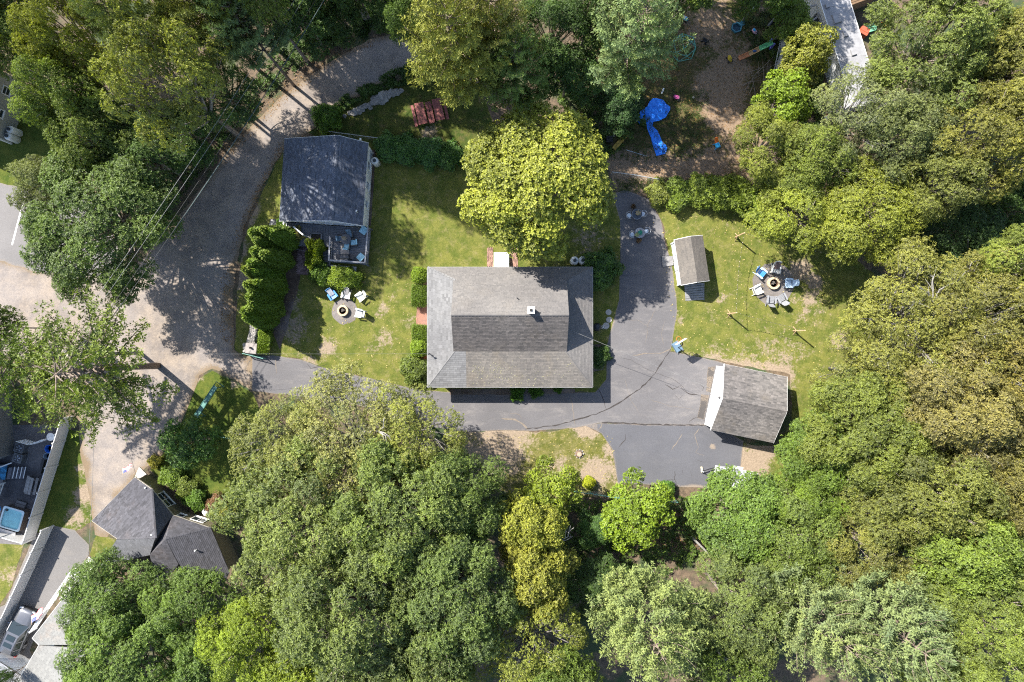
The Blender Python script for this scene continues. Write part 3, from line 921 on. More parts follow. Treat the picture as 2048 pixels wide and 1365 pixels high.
# mulch beds
mulch = mat_gravel('mulch', light=(.42, .13, .045), dark=(.24, .075, .03), litter=(.2, .1, .05), edge_k=.3)
sheet('mulch_bed', [(838, 555), (858, 548), (858, 722), (836, 715), (832, 640)], .014, mulch, step=.4, jit=.08, edge_w=.3)
bedm = mat_gravel('planting_soil', light=(.17, .12, .085), dark=(.085, .06, .045), litter=(.2, .15, .1), edge_k=.3)
sheet('planting_bed', [(588, 470), (612, 470), (600, 560), (585, 620), (560, 700), (535, 640), (556, 560)], .014, bedm, step=.5, jit=.12, edge_w=.4)
sheet('planting_bed.001', [(742, 300), (752, 300), (742, 452), (732, 452)], .014, bedm, step=.5, jit=.06, edge_w=.3)
sheet('planting_bed.002', [(900, 778), (1150, 778), (1150, 787), (900, 790)], .022, bedm, step=.5, jit=.06, edge_w=.3)
sheet('planting_bed.003', [(1180, 690), (1206, 688), (1212, 715), (1206, 740), (1180, 745)], .022, bedm, step=.4, jit=.06, edge_w=.3)
# ---------------------------------------------------------------- tree kinds
LEAF = mat_leaf('leaf')
pale_bark = mat_bark('bark_pale', (.15, .135, .12), (.30, .28, .26))
n_leaf = 0
n_leaf += make_broad('oak1', 11, R=6.5, zc=9.5, lobes=34, dens=7.5, lr=.27, L=.24, W=.11)
n_leaf += make_broad('oak2', 12, R=6.5, zc=9.5, lobes=30, dens=7.5, lr=.28, L=.245, W=.11, ragged=.32)
n_leaf += make_broad('oak3', 13, R=8.0, zc=10.0, lobes=46, dens=7.4, lr=.22, L=.26, W=.11, k=7, ragged=.3)
n_leaf += make_broad('oak4', 14, R=8.0, zc=10.0, lobes=52, dens=7.4, lr=.21, L=.26, W=.115, k=7, ragged=.2, flat=.5)
n_leaf += make_broad('maple1', 15, R=7.0, zc=8.5, lobes=40, dens=8.5, lr=.24, L=.25, W=.17, k=5, ragged=.16, flat=.58)
n_leaf += make_broad('maple2', 16, R=5.0, zc=7.5, lobes=26, dens=8.5, lr=.28, L=.24, W=.16, k=5, ragged=.3)
n_leaf += make_broad('maple3', 17, R=3.2, zc=4.2, lobes=18, dens=10, lr=.30, L=.22, W=.15, k=5, ragged=.3, flat=.8)
n_leaf += make_broad('sparse1', 18, R=8.0, zc=10.0, lobes=60, dens=6.0, lr=.19, L=.19, W=.10, k=6, ragged=.3, flat=.52, bark=pale_bark, twig=4, limbs=.13)
n_leaf += make_broad('sparse2', 19, R=6.5, zc=9.5, lobes=46, dens=6.2, lr=.20, L=.18, W=.10, k=6, ragged=.35, bark=pale_bark, twig=4, limbs=.13)
n_leaf += make_broad('brush1', 20, R=5.5, zc=8.0, lobes=38, dens=7.0, lr=.23, L=.22, W=.10, k=6, ragged=.4, twig=6)
n_leaf += make_pine('pine1', 31, R=6.0, zc=10.0, whorls=10, per=6, dens=1.0, W=.10, L=.30)
n_leaf += make_pine('pine2', 32, R=6.0, zc=10.0, whorls=9, per=6, dens=1.0, W=.10, L=.30, up=.5, fan=.5)
n_leaf += make_pine('arms1', 33, R=7.0, zc=12.0, Ht=15.5, whorls=6, per=7, dens=.9, W=.13, L=.26, up=.12, fan=.34, sag=.12, z0=.62, top=.4, leafmat=LEAF)
make_cone('cedar1', 41, R=.9, N=4200); make_cone('cedar2', 42, R=.98, Ht=6.6, N=4200)
n_leaf += make_broad('oak5', 24, R=7.0, zc=10.0, lobes=36, dens=4.6, lr=.23, L=.29, W=.13, k=6, ragged=.35)
make_mound('globe', 51, R=.75, hgt=1.4, N=1000, lump=.05, L=.11, W=.06)
make_mound('loose', 52, R=1.3, hgt=1.7, N=1500, lump=.16, L=.17, W=.09)
make_mound('loose2', 53, R=1.3, hgt=1.5, N=1300, lump=.22, L=.19, W=.10)
make_mound('block', 54, box=(1.5, 1.9, 1.0), N=1500, L=.09, W=.05)
make_mound('rowhedge', 55, box=(1.0, 3.4, 1.0), N=1700, L=.13, W=.07)
make_mound('flat', 56, R=1.0, hgt=.8, N=800, lump=.2, L=.14, W=.08)
print('unique leaves', n_leaf)

# colours of foliage (reflectance)
MID = (.080, .112, .030); YEL = (.150, .160, .030); LIME = (.125, .175, .022); DARK = (.050, .085, .028)
PALE = (.125, .155, .065); BLUE = (.100, .145, .075); OLIVE = (.140, .140, .046); BROWN = (.148, .130, .058); GREY = (.125, .140, .075); GOLD = (.172, .178, .040)
F = 'woodland trees round the houses'
# upper left woodland
tree('oak1', 18, 78, 85, 9, (.105, .135, .036), 'mid green oak above the beige house wall at the left edge', F)
tree('oak2', 150, 75, 88, 11, YEL, 'yellowish oak crown near the upper left corner', F)
tree('pine2', 262, 40, 92, 14, PALE, 'feathery pale pine at the top edge in the left woodland', F, 'pine_tree')
tree('oak5', 335, 165, 120, 14.5, (.150, .160, .050), 'large yellow-green oak overlooking the lane from the upper left', F)
tree('oak2', 135, 185, 84, 9.5, (.115, .150, .036), 'green oak beside the lawn with the propane tanks', F)
tree('oak1', 195, 265, 86, 8, (.105, .135, .036), 'rounded oak between the small lawn and the wires', F)
tree('pine1', 415, 30, 95, 12, (.14, .155, .055), 'tall pine at the top edge left of the wires', F, 'pine_tree')
tree('pine2', 495, 62, 78, 12, BLUE, 'pale bluish white pine hanging over the wires', F, 'pine_tree')
tree('maple2', 605, 30, 74, 6.5, DARK, 'dark green tree behind the wires at the top of the lane', F)
tree('oak5', 445, 180, 80, 6.5, (.075, .115, .036), 'dark leafy tree below the bluish pine', F)
tree('brush1', 105, 375, 66, 7, GREY, 'grey-green tree at the corner of the paved lot', F)
tree('oak4', 205, 452, 148, 8.2, (.072, .105, .032), 'broad dark oak overhanging the paved lot and the lane', F)
tree('oak1', 295, 315, 88, 6.5, (.058, .098, .028), 'deep green oak at the wires between two larger crowns', F)
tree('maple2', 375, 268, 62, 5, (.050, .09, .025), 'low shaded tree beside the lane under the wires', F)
tree('brush1', 10, 10, 80, 10, DARK, 'dark tree in the very upper left corner', F)
tree('pine1', 390, -105, 100, 18, DARK, 'dark pine cut by the top edge left of the wires', F, 'pine_tree')
tree('oak5', 480, -60, 95, 17, (.105, .135, .036), 'oak beyond the top edge above the bluish pine', F)
tree('oak2', -90, 60, 90, 10, (.105, .135, .036), 'oak beyond the left edge above the beige house', F)
tree('oak1', 690, -70, 80, 10, DARK, 'dark oak beyond the top edge by the utility pole', F)
tree('oak5', 420, -170, 110, 12, MID, 'thin oak beyond the top edge, first of those dappling the lane', F)
tree('oak5', 515, -215, 100, 12, MID, 'thin oak beyond the top edge, second of those dappling the lane', F)
tree('oak5', 610, -140, 90, 12, MID, 'thin oak beyond the top edge, third of those dappling the lane', F)
tree('maple2', 680, 35, 50, 4, DARK, 'low dark tree beside the utility pole', F)
tree('maple2', 770, -10, 60, 6, DARK, 'dark tree right of the utility pole at the top edge', F)
# top middle
tree('pine1', 905, 95, 118, 13, (.155, .165, .045), 'large yellow-green white pine leaning over the red picnic tables', F, 'pine_tree')
tree('pine2', 985, 55, 92, 13, (.150, .155, .050), 'yellowish pine right of the large one above the picnic tables', F, 'pine_tree')
tree('pine1', 1030, 140, 84, 10, (.105, .150, .05), 'green pine just above the round maple', F, 'pine_tree')
tree('oak2', 1105, 70, 80, 8, DARK, 'dark leafy tree between two pines at the top', F)
tree('maple2', 1135, 150, 62, 6, (.045, .085, .03), 'low dark green tree by the patch of bare earth', F)
tree('pine2', 1270, 75, 108, 12, (.125, .170, .085), 'silvery white pine beside the soil yard', F, 'pine_tree')
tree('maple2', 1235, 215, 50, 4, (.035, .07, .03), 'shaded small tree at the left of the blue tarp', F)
tree('brush1', 1180, 20, 70, 8, DARK, 'dark tree at the top edge left of the silvery pine', F)
tree('oak1', 830, 25, 70, 9, (.07, .11, .03), 'green tree at the top edge where the lane disappears', F)
tree('maple1', 1073, 362, 153, 8.3, (.172, .182, .038), 'big round yellow-green maple above the main house', None)
tree('maple2', 1390, -50, 80, 9, MID, 'tree beyond the top edge above the climbing dome', F)
tree('maple2', 1530, -20, 60, 6, (.08, .12, .03), 'small tree at the top edge above the toy slide', F)
# trees beyond the top edge whose shade falls on the soil yard
tree('oak5', 1263, -250, 120, 14, MID, 'oak beyond the top edge, first of those shading the soil yard', F)
tree('oak5', 1350, -300, 100, 14, MID, 'oak beyond the top edge, second of those shading the soil yard', F)
tree('oak2', 1160, -270, 100, 14, MID, 'oak beyond the top edge, third of those shading the soil yard', F)
tree('oak4', 1480, -250, 100, 12, MID, 'oak beyond the top edge above the mobile home', F)
tree('oak5', 1560, -150, 80, 10, MID, 'thin oak beyond the top edge beside the mobile home', F)
# right
tree('maple3', 1612, 112, 54, 4.5, (.15, .155, .035), 'small golden-green tree left of the long pale trailer roof', F)
tree('maple3', 1560, 215, 62, 5.0, LIME, 'bright green bushy tree by the brush pile', F)
tree('maple2', 1580, 45, 46, 4, (.09, .125, .03), 'small tree over the weathered frame beside the trailer', F)
tree('oak2', 1530, 290, 74, 6.5, (.135, .150, .035), 'green leafy tree at the right end of the soil yard', F)
tree('sparse2', 1715, 235, 95, 9, GREY, 'sparse grey-green locust over the end of the trailer', F)
tree('oak1', 1800, 280, 90, 9, (.105, .120, .055), 'greyish oak right of the sparse locust', F)
tree('brush1', 1620, 320, 80, 7.5, (.115, .140, .035), 'leafy tree left of the greyish oaks', F)
tree('oak2', 1600, 415, 100, 6.2, (.145, .165, .030), 'yellow-green tree hanging over the lawn by the stone-ringed fire pit', F)
tree('oak1', 1740, 430, 112, 7.5, (.150, .165, .030), 'broad yellow-green oak right of the fire pit lawn', F)
tree('oak3', 1870, 95, 135, 10, (.115, .140, .045), 'wide green oak filling the upper right beside the trailer', F)
tree('oak4', 2010, 120, 110, 10, OLIVE, 'olive oak in the upper right corner', F)
tree('oak2', 1965, 290, 100, 11, (.155, .150, .045), 'olive tree at the right edge above the dark gap', F)
tree('brush1', 1870, 370, 80, 9, (.120, .130, .045), 'olive-green tree above the dark shaded tree', F)
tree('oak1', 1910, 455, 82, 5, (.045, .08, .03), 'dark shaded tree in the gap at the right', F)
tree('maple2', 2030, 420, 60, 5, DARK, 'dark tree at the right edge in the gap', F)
tree('sparse1', 1835, 640, 150, 9.5, (.150, .150, .045), 'broad olive crown with bare pale limbs right of the lawn', F)
tree('sparse1', 1960, 650, 140, 10.5, (.150, .142, .048), 'olive crown with pale limbs at the right edge', F)
tree('oak2', 2020, 530, 78, 10, (.14, .165, .045), 'light green tree at the right edge below the dark gap', F)
tree('sparse2', 1750, 745, 110, 8.5, OLIVE, 'olive tree at the edge of the bare lawn patch', F)
tree('oak3', 1905, 820, 150, 10.5, BROWN, 'large brown-tinged oak at the right edge', F)
tree('sparse1', 2010, 760, 110, 11, (.155, .132, .052), 'brownish crown cut by the right edge', F)
tree('oak4', 1730, 865, 130, 9.5, (.110, .130, .036), 'broad green oak right of the garage', F)
tree('oak1', 1640, 905, 88, 7.5, (.095, .140, .030), 'green tree behind the garage', F)
tree('oak2', 1605, 985, 74, 7.5, (.105, .15, .028), 'bright green tree below the garage corner', F)
tree('oak3', 1830, 985, 130, 10.5, (.120, .130, .042), 'large olive-green oak in the lower right woodland', F)
tree('oak1', 1975, 960, 92, 10, (.13, .12, .045), 'brown-green oak at the right edge of the lower woodland', F)
# bottom
tree('maple1', 1478, 1030, 100, 6.5, (.085, .130, .033), 'rounded green tree partly covering the white trailer', F)
tree('oak1', 1590, 1075, 100, 8, (.098, .130, .036), 'green oak below the white trailer to the right', F)
tree('oak2', 1720, 1080, 100, 9, (.125, .125, .042), 'brownish-green oak above the silvery pine', F)
tree('maple1', 1900, 1090, 108, 10, (.115, .155, .038), 'bright green tree right of the silvery pine', F)
tree('pine1', 1290, 1245, 122, 12, (.130, .160, .070), 'pale white pine at the bottom right of the middle', F, 'pine_tree')
tree('pine2', 1635, 1240, 110, 12, (.130, .160, .080), 'left one of two silvery white pines at the bottom right', F, 'pine_tree')
tree('pine1', 1765, 1245, 118, 13, (.125, .160, .085), 'right one of two silvery white pines at the bottom right', F, 'pine_tree')
tree('oak4', 1470, 1215, 118, 8.5, (.095, .120, .048), 'oak with pale twigs between the white pines at the bottom', F)
tree('oak3', 1960, 1240, 125, 11, (.120, .150, .042), 'broad green oak in the lower right corner', F)
tree('pine2', 2045, 1045, 62, 11, PALE, 'pale pine at the right edge below the brown oaks', F, 'pine_tree')
tree('maple3', 1268, 1022, 72, 4.6, LIME, 'bright lime-green sapling at the edge of the driveway', F)
tree('maple3', 1095, 985, 62, 5.0, (.140, .175, .025), 'bright yellow-green sapling beside the dry lawn', F)
tree('maple2', 1062, 1050, 68, 8, GOLD, 'upper golden tree above the narrow gap in the woods', F)
tree('maple2', 1075, 1150, 78, 8.5, (.165, .165, .042), 'lower golden tree beside the dark gap in the woods', F)
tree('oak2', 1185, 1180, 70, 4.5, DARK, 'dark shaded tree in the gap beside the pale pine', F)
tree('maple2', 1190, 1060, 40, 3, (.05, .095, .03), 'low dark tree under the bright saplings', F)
tree('sparse1', 700, 892, 148, 8, (.165, .165, .070), 'wide thin-leaved pale crown over the driveway', F)
tree('sparse2', 572, 888, 104, 7.5, (.150, .160, .058), 'thin-leaved crown left of the wide pale one', F)
tree('sparse2', 830, 868, 98, 8.2, (.155, .165, .050), 'thin-leaved crown at the corner of the main house drive', F)
tree('oak3', 610, 1055, 155, 9.5, (.105, .128, .046), 'huge grey-green oak beside the dark-roofed house', F)
tree('oak4', 800, 1035, 150, 10.5, (.098, .126, .044), 'huge oak in the middle of the lower woodland', F)
tree('oak1', 925, 985, 92, 8.5, (.085, .118, .036), 'green oak between the dry lawn and the huge oaks', F)
tree('oak3', 720, 1225, 165, 11.5, (.102, .128, .050), 'huge oak at the bottom left of the middle', F)
tree('oak4', 905, 1190, 135, 11, (.088, .12, .048), 'dark huge oak left of the lower golden tree', F)
tree('oak2', 500, 1275, 92, 8.5, (.140, .180, .026), 'bright yellow-green tree at the bottom left of the middle', F)
tree('maple1', 610, 1335, 88, 8.5, (.140, .175, .03), 'bright green tree at the bottom edge below the huge oaks', F)
tree('sparse2', 1060, 1300, 112, 9.5, (.145, .160, .040), 'yellow-green tree at the bottom edge left of the pale pine', F)
tree('oak1', 860, 1345, 90, 11, PALE, 'pale green tree at the bottom edge in the middle', F)
tree('oak1', 225, 1190, 92, 6.5, (.085, .128, .034), 'green maple over the grey roofs at the lower left', F)
tree('oak2', 375, 1210, 88, 6.5, (.09, .135, .034), 'green tree over the dark shingled roof at the lower left', F)
tree('oak4', 255, 1310, 120, 7.5, (.088, .130, .036), 'broad green maple at the bottom left edge', F)
tree('maple2', 415, 1320, 70, 6.5, (.075, .115, .034), 'green tree at the bottom edge right of the broad maple', F)
tree('oak1', 1120, 1400, 100, 11, MID, 'oak beyond the bottom edge below the yellow-green tree', F)
tree('oak2', 1440, 1370, 95, 10, MID, 'oak at the bottom edge between the white pines', F)
tree('oak2', 1880, 1380, 100, 11, (.115, .145, .04), 'oak at the bottom edge left of the corner oak', F)
tree('oak1', 2090, 1100, 90, 11, MID, 'oak beyond the right edge near the pale pine', F)
tree('oak3', 2120, 880, 120, 11, OLIVE, 'oak beyond the right edge beside the brown oak', F)
tree('oak3', 2130, 240, 110, 11, OLIVE, 'oak beyond the right edge near the upper corner', F)
tree('oak1', 2100, 600, 90, 10, OLIVE, 'oak beyond the right edge beside the pale-limbed crowns', F)
# left
tree('arms1', 165, 742, 165, 12, (.088, .112, .032), 'open tree with long spreading limbs over the white fence', None, 'open_crowned_tree')
tree('arms1', 20, 750, 110, 11, (.085, .12, .036), 'second long-limbed tree at the left edge beside the gravel', None, 'open_crowned_tree')
tree('maple3', 5, 655, 44, 6, (.08, .115, .03), 'small tree at the left edge above the grey gravel', None, 'small_tree')
tree('maple3', 385, 885, 56, 3.6, (.050, .095, .024), 'round dark green tree beside the green goal frame', None)
tree('oak2', 5, 1362, 24, 5, DARK, 'dark tree tip in the lower left corner', F)

# ---------------------------------------------------------------- hedge of flame-shaped cedars, drive side
tips = [(500, 463, 6.4), (522, 457, 6.6), (537, 463, 6.0), (508, 478, 6.4), (503, 500, 6.4), (522, 507, 6.3), (497, 525, 6.5), (486, 538, 6.9), (505, 542, 6.2), (489, 568, 6.8), (509, 564, 6.3), (499, 580, 6.4), (494, 593, 6.6), (498, 604, 6.4), (501, 612, 6.3), (484, 622, 6.9), (487, 634, 6.7)]
cl = ['tallest at the stone wall end', 'next to the stone wall end']
ORD = ['first', 'second', 'third', 'fourth', 'fifth', 'sixth', 'seventh', 'eighth', 'ninth', 'tenth', 'eleventh', 'twelfth', 'thirteenth', 'fourteenth', 'fifteenth', 'sixteenth', 'last']
for i, (tx, ty, h) in enumerate(tips):
    tm, me, R0, h0 = VAR['cedar1' if i % 2 else 'cedar2']
    p = P(tx, ty, h)
    o = thing('cedar_tree', f'{ORD[i]} flame-shaped cedar in the hedge, counted from the deck towards the stone wall', 'cedar', (p.x, p.y, 0), rnd.uniform(0, 6), 'cedars in the hedge along the lane')
    k = rnd.uniform(.95, 1.15)
    o.scale = (k, k, h / h0)
    link('trunk', tm, o)
    f = link('foliage', me, o); f.color = (.105 * rnd.uniform(.9, 1.1), .155 * rnd.uniform(.92, 1.08), .016, 1)

# ---------------------------------------------------------------- shrubs
shrub('globe', 839, 551, 16, 2.0, (.13, .19, .02), 'clipped round bush at the upper left corner of the main house')
shrub('globe', 838, 697, 17, 1.9, (.13, .19, .02), 'clipped round bush at the lower end of the clipped hedges by the main house')
o = shrub('block', 839, 592, 15, 1.1, (.075, .12, .014), 'upper clipped square hedge block left of the main house', 'clipped hedge blocks', 'hedge_block', 'hedge', 0)
o.scale = (.95, 1.1, 1.1)
o = shrub('block', 840, 672, 15, 1.1, (.080, .125, .014), 'lower clipped square hedge block left of the main house', 'clipped hedge blocks', 'hedge_block', 'hedge', 0)
o.scale = (.95, 1.1, 1.1)
shrub('loose', 830, 742, 27, 1.8, (.085, .115, .028), 'loose shrub at the lower left corner of the main house')
shrub('loose', 1204, 535, 36, 2.6, (.055, .105, .030), 'large dark shrub between the main house and the driveway')
shrub('loose2', 1197, 712, 20, 1.2, (.05, .09, .028), 'dark flowering shrub in the bed right of the main house')
shrub('flat', 1034, 786, 14, .8, (.06, .13, .02), 'left small green shrub under the front eave')
shrub('flat', 1073, 783, 12, .7, (.06, .13, .02), 'middle small green shrub under the front eave')
shrub('flat', 1117, 779, 8, .5, (.06, .13, .02), 'right tiny green shrub under the front eave')
shrub('globe', 1178, 966, 12, 1.0, (.24, .26, .015), 'round lime-yellow bush on the dry lawn')
shrub('globe', 1334, 978, 15, 1.3, (.05, .11, .018), 'round dark green bush at the edge of the driveway')
shrub('loose', 655, 236, 27, 2.2, (.075, .135, .022), 'bright bush at the end of the fieldstone row by the lane')
shrub('loose2', 632, 496, 17, 2.2, (.145, .19, .020), 'upper bright green climbing vine on the cottage deck')
shrub('loose2', 627, 522, 16, 2.0, (.135, .18, .022), 'lower bright green vine beside the brick path')
shrub('loose2', 640, 548, 20, 1.5, (.07, .12, .022), 'green shrub at the end of the brick path')
shrub('loose2', 676, 556, 22, 1.3, (.135, .185, .024), 'bright shrub in front of the lower deck, left one')
shrub('loose2', 700, 556, 20, 1.2, (.125, .18, .024), 'bright shrub in front of the lower deck, right one')
shrub('loose', 590, 470, 18, 1.5, (.22, .19, .075), 'pale flowering hydrangea at the deck corner')
shrub('flat', 566, 452, 12, .8, (.06, .12, .02), 'small green plant between the cedars and the cottage')
hedge = shrub('rowhedge', 531, 678, 10, 1.1, (.12, .175, .024), 'low leafy hedge beside the stone wall', None, 'low_hedge', 'hedge', -.12)
hedge.scale = (1.0, .85, 1.1)
for i, (x, y, r, h, c, l) in enumerate([
        (310, 925, 12, .9, (.20, .19, .04), 'yellowish plant at the corner of the olive house'),
        (345, 955, 22, 1.2, (.105, .16, .03), 'first leafy hydrangea along the olive house wall'),
        (372, 975, 20, 1.2, (.12, .155, .04), 'second hydrangea along the olive house wall'),
        (392, 1000, 20, 1.2, (.085, .15, .028), 'third hydrangea along the olive house wall'),
        (430, 1010, 18, 1.0, (.15, .085, .06), 'reddish shrub beside the white boulder'),
        (450, 1030, 22, 1.4, (.16, .165, .045), 'yellow-green shrub at the end of the olive wall')]):
    shrub('loose2', x, y, r, h, c, l)
# overgrown bank along the fence between the yards
for i, (x, y, r, h, c, l) in enumerate([
        (775, 292, 26, 1.4, (.06, .125, .035), 'first dark leafy bush in the row above the lawn, by the cottage'),
        (815, 300, 28, 1.5, (.055, .12, .035), 'second dark leafy bush in the row above the lawn'),
        (860, 305, 30, 1.6, (.05, .115, .035), 'third dark leafy bush in the row above the lawn'),
        (900, 312, 26, 1.4, (.055, .115, .03), 'fourth dark leafy bush in the row, beside the round maple'),
        (1320, 385, 26, 1.3, (.13, .15, .035), 'first bush of the wild hedge above the fire pit lawn, from the driveway'),
        (1360, 385, 30, 1.6, (.115, .16, .03), 'second bush of the wild hedge above the fire pit lawn'),
        (1400, 380, 30, 1.8, (.125, .165, .03), 'third bush of the wild hedge above the fire pit lawn'),
        (1440, 385, 32, 2.0, (.12, .16, .03), 'fourth bush of the wild hedge above the fire pit lawn'),
        (1482, 395, 32, 2.2, (.125, .165, .03), 'fifth bush of the wild hedge above the fire pit lawn'),
        (1525, 410, 34, 2.6, (.12, .165, .03), 'last bush of the wild hedge, under the yellow-green trees')]):
    shrub('loose2' if i % 2 else 'loose', x, y, r, h, c, l, 'bushes between the yards')

# ---------------------------------------------------------------- undergrowth nobody could count
def scatter(name, label, polys, n, L, W, hmax, col, seed, clump=1.2, kk=6, cat='undergrowth'):
    rg = np.random.default_rng(seed)
    pts = []
    for poly, w in polys:
        w_ = np.array([(P(*q).x, P(*q).y) for q in poly])
        lo, hi = w_.min(0), w_.max(0)
        m = int(n * w)
        q = rg.uniform(lo, hi, (m * 3, 2)); q = q[inside(q, w_)][:m]
        pts.append(q)
    q = np.concatenate(pts)
    hv = np.array([noise.noise(Vector((p[0] / clump, p[1] / clump, seed))) for p in q])
    keep = hv > -.25
    q, hv = q[keep], hv[keep]
    z = np.clip((hv + .3) * hmax, .05, hmax) * rg.uniform(.6, 1.0, len(q))
    pos = np.column_stack([q, z])
    nrm = unit(rg.normal(0, .35, (len(q), 3)) + np.array([0, 0, 1.0]))
    a = rosettes(rg, pos, nrm, kk, L, W, lv=np.clip(.45 + hv * .5 + rg.normal(0, .2, len(q)), 0, 1))
    me = leaf_mesh(name, *a, LEAF)
    o = link(name, me); o.color = (*col, 1)
    return tag(o, label, cat, kind='stuff')

scatter('undergrowth', 'low leafy undergrowth along the lane under the wires', [
    ([(250, 520), (330, 440), (400, 350), (450, 290), (500, 230), (560, 170), (640, 115), (700, 85), (690, 60), (560, 110), (430, 240), (330, 350), (240, 450)], .75),
    ([(560, 110), (590, 0), (800, 0), (790, 60), (690, 85)], .5),
    ([(620, 270), (690, 195), (800, 140), (880, 120), (900, 160), (800, 172), (700, 212), (650, 250)], .45)], 6500, .20, .11, 1.1, (.055, .10, .025), 5)
scatter('undergrowth.001', 'weedy green undergrowth in the gaps of the woods', [
    ([(1000, 990), (1240, 1000), (1420, 990), (1440, 1100), (1300, 1160), (1150, 1200), (1010, 1150)], .45),
    ([(1560, 0), (1640, 40), (1640, 260), (1560, 260), (1535, 120)], .25), ([(1180, 20), (1280, 120), (1290, 260), (1200, 330), (1100, 180)], .3),
    ([(1800, 440), (2048, 360), (2048, 560), (1850, 560)], .3)], 9000, .20, .11, 1.2, (.07, .115, .026), 6)
scatter('undergrowth.002', 'weeds and grass tufts creeping over the soil yard', [
    ([(1230, 180), (1420, 180), (1400, 320), (1240, 330)], .5), ([(1480, 20), (1560, 20), (1540, 130), (1500, 120)], .4), ([(1230, 360), (1480, 350), (1480, 385), (1240, 385)], .3)], 3000, .13, .05, .35, (.055, .085, .022), 7, .7, 5)
def litter(name, label, polys, n, col, seed, L=.13, W=.09):
    rg = np.random.default_rng(seed)
    pts = []
    for poly, w in polys:
        w_ = np.array([(P(*q).x, P(*q).y) for q in poly])
        lo, hi = w_.min(0), w_.max(0)
        m = int(n * w); q = rg.uniform(lo, hi, (m * 3, 2)); q = q[inside(q, w_)][:m]
        pts.append(q)
    q = np.concatenate(pts)
    pos = np.column_stack([q, np.full(len(q), .035)])
    a = rng_ax = unit(np.column_stack([rg.normal(size=(len(q), 2)), rg.normal(0, .12, len(q))]))
    me = leaf_mesh(name, pos, a, unit(rg.normal(0, .2, (len(q), 3)) + np.array([0, 0, 1.])), L * rg.uniform(.5, 1.3, len(q)), W * rg.uniform(.6, 1.3, len(q)), rg.uniform(0, 1, len(q)), LEAF)
    o = link(name, me); o.color = (*col, 1)
    return tag(o, label, 'fallen leaves', kind='stuff')
litter('fallen_leaves', 'pale fallen leaves scattered over the lawns and drive edges', [
    ([(1300, 400), (1480, 400), (1700, 560), (1720, 720), (1580, 750), (1350, 690)], .5), ([(900, 865), (1230, 870), (1230, 970), (900, 950)], .2), ([(560, 560), (840, 540), (840, 760), (560, 700)], .2)], 1500, (.42, .34, .20), 8)
litter('fallen_leaves.001', 'brown leaf litter along the edges of the lane and in the soil yard', [
    ([(450, 330), (560, 215), (690, 110), (760, 90), (700, 70), (560, 170), (440, 300)], .35), ([(455, 520), (500, 440), (545, 340), (575, 290), (560, 280), (480, 440), (440, 560), (440, 690), (470, 690)], .3), ([(1230, 40), (1540, 40), (1500, 360), (1260, 370)], .8), ([(1240, 1010), (1440, 1040), (1440, 1100), (1240, 1100)], .3)], 3500, (.24, .135, .07), 9)
# ---------------------------------------------------------------- building helpers
GLASS = mat_glass()
def XY(v, z): return Vector((v.x, v.y, z))

def window(root, c, nrm, w, h, frame=None, cols=2, rows=1, depth=.05, name='window'):
    frame = frame or WHITE()
    c = Vector(c); nrm = Vector((nrm[0], nrm[1], 0)).normalized(); u = Vector((-nrm.y, nrm.x, 0)); up = Vector((0, 0, 1))
    mb = MB(root.location); t = .08
    def bar(a0, b0, a1, b1, d0=0.0, d1=depth):
        vs = []
        for d in (d0, d1):
            for a, b in ((a0, b0), (a1, b0), (a1, b1), (a0, b1)): vs.append(c + u * a + up * b + nrm * d)
        mb.raw(vs, [(3, 2, 1, 0), (4, 5, 6, 7), (0, 1, 5, 4), (1, 2, 6, 5), (2, 3, 7, 6), (3, 0, 4, 7)])
    bar(-w / 2, -h / 2, w / 2, -h / 2 + t); bar(-w / 2, h / 2 - t, w / 2, h / 2)
    bar(-w / 2, -h / 2 + t, -w / 2 + t, h / 2 - t); bar(w / 2 - t, -h / 2 + t, w / 2, h / 2 - t)
    for i in range(1, cols): bar(-w / 2 + w * i / cols - .03, -h / 2 + t, -w / 2 + w * i / cols + .03, h / 2 - t, 0, depth * .8)
    for i in range(1, rows): bar(-w / 2 + t, -h / 2 + h * i / rows - .025, w / 2 - t, -h / 2 + h * i / rows + .025, 0, depth * .7)
    o = mb.build(name, frame, root)
    mp = MB(root.location); q = nrm * .012
    mp.face([c - u * w / 2 - up * h / 2 + q, c + u * w / 2 - up * h / 2 + q, c + u * w / 2 + up * h / 2 + q, c - u * w / 2 + up * h / 2 + q])
    mp.build('pane', GLASS, o)
    ms = MB(root.location)
    a = c - up * (h / 2 + .03) - u * (w / 2 + .05); b = c - up * (h / 2 + .03) + u * (w / 2 + .05)
    ms.bar(a + nrm * .05, b + nrm * .05, .1, .05).build('sill', frame, o)
    return o

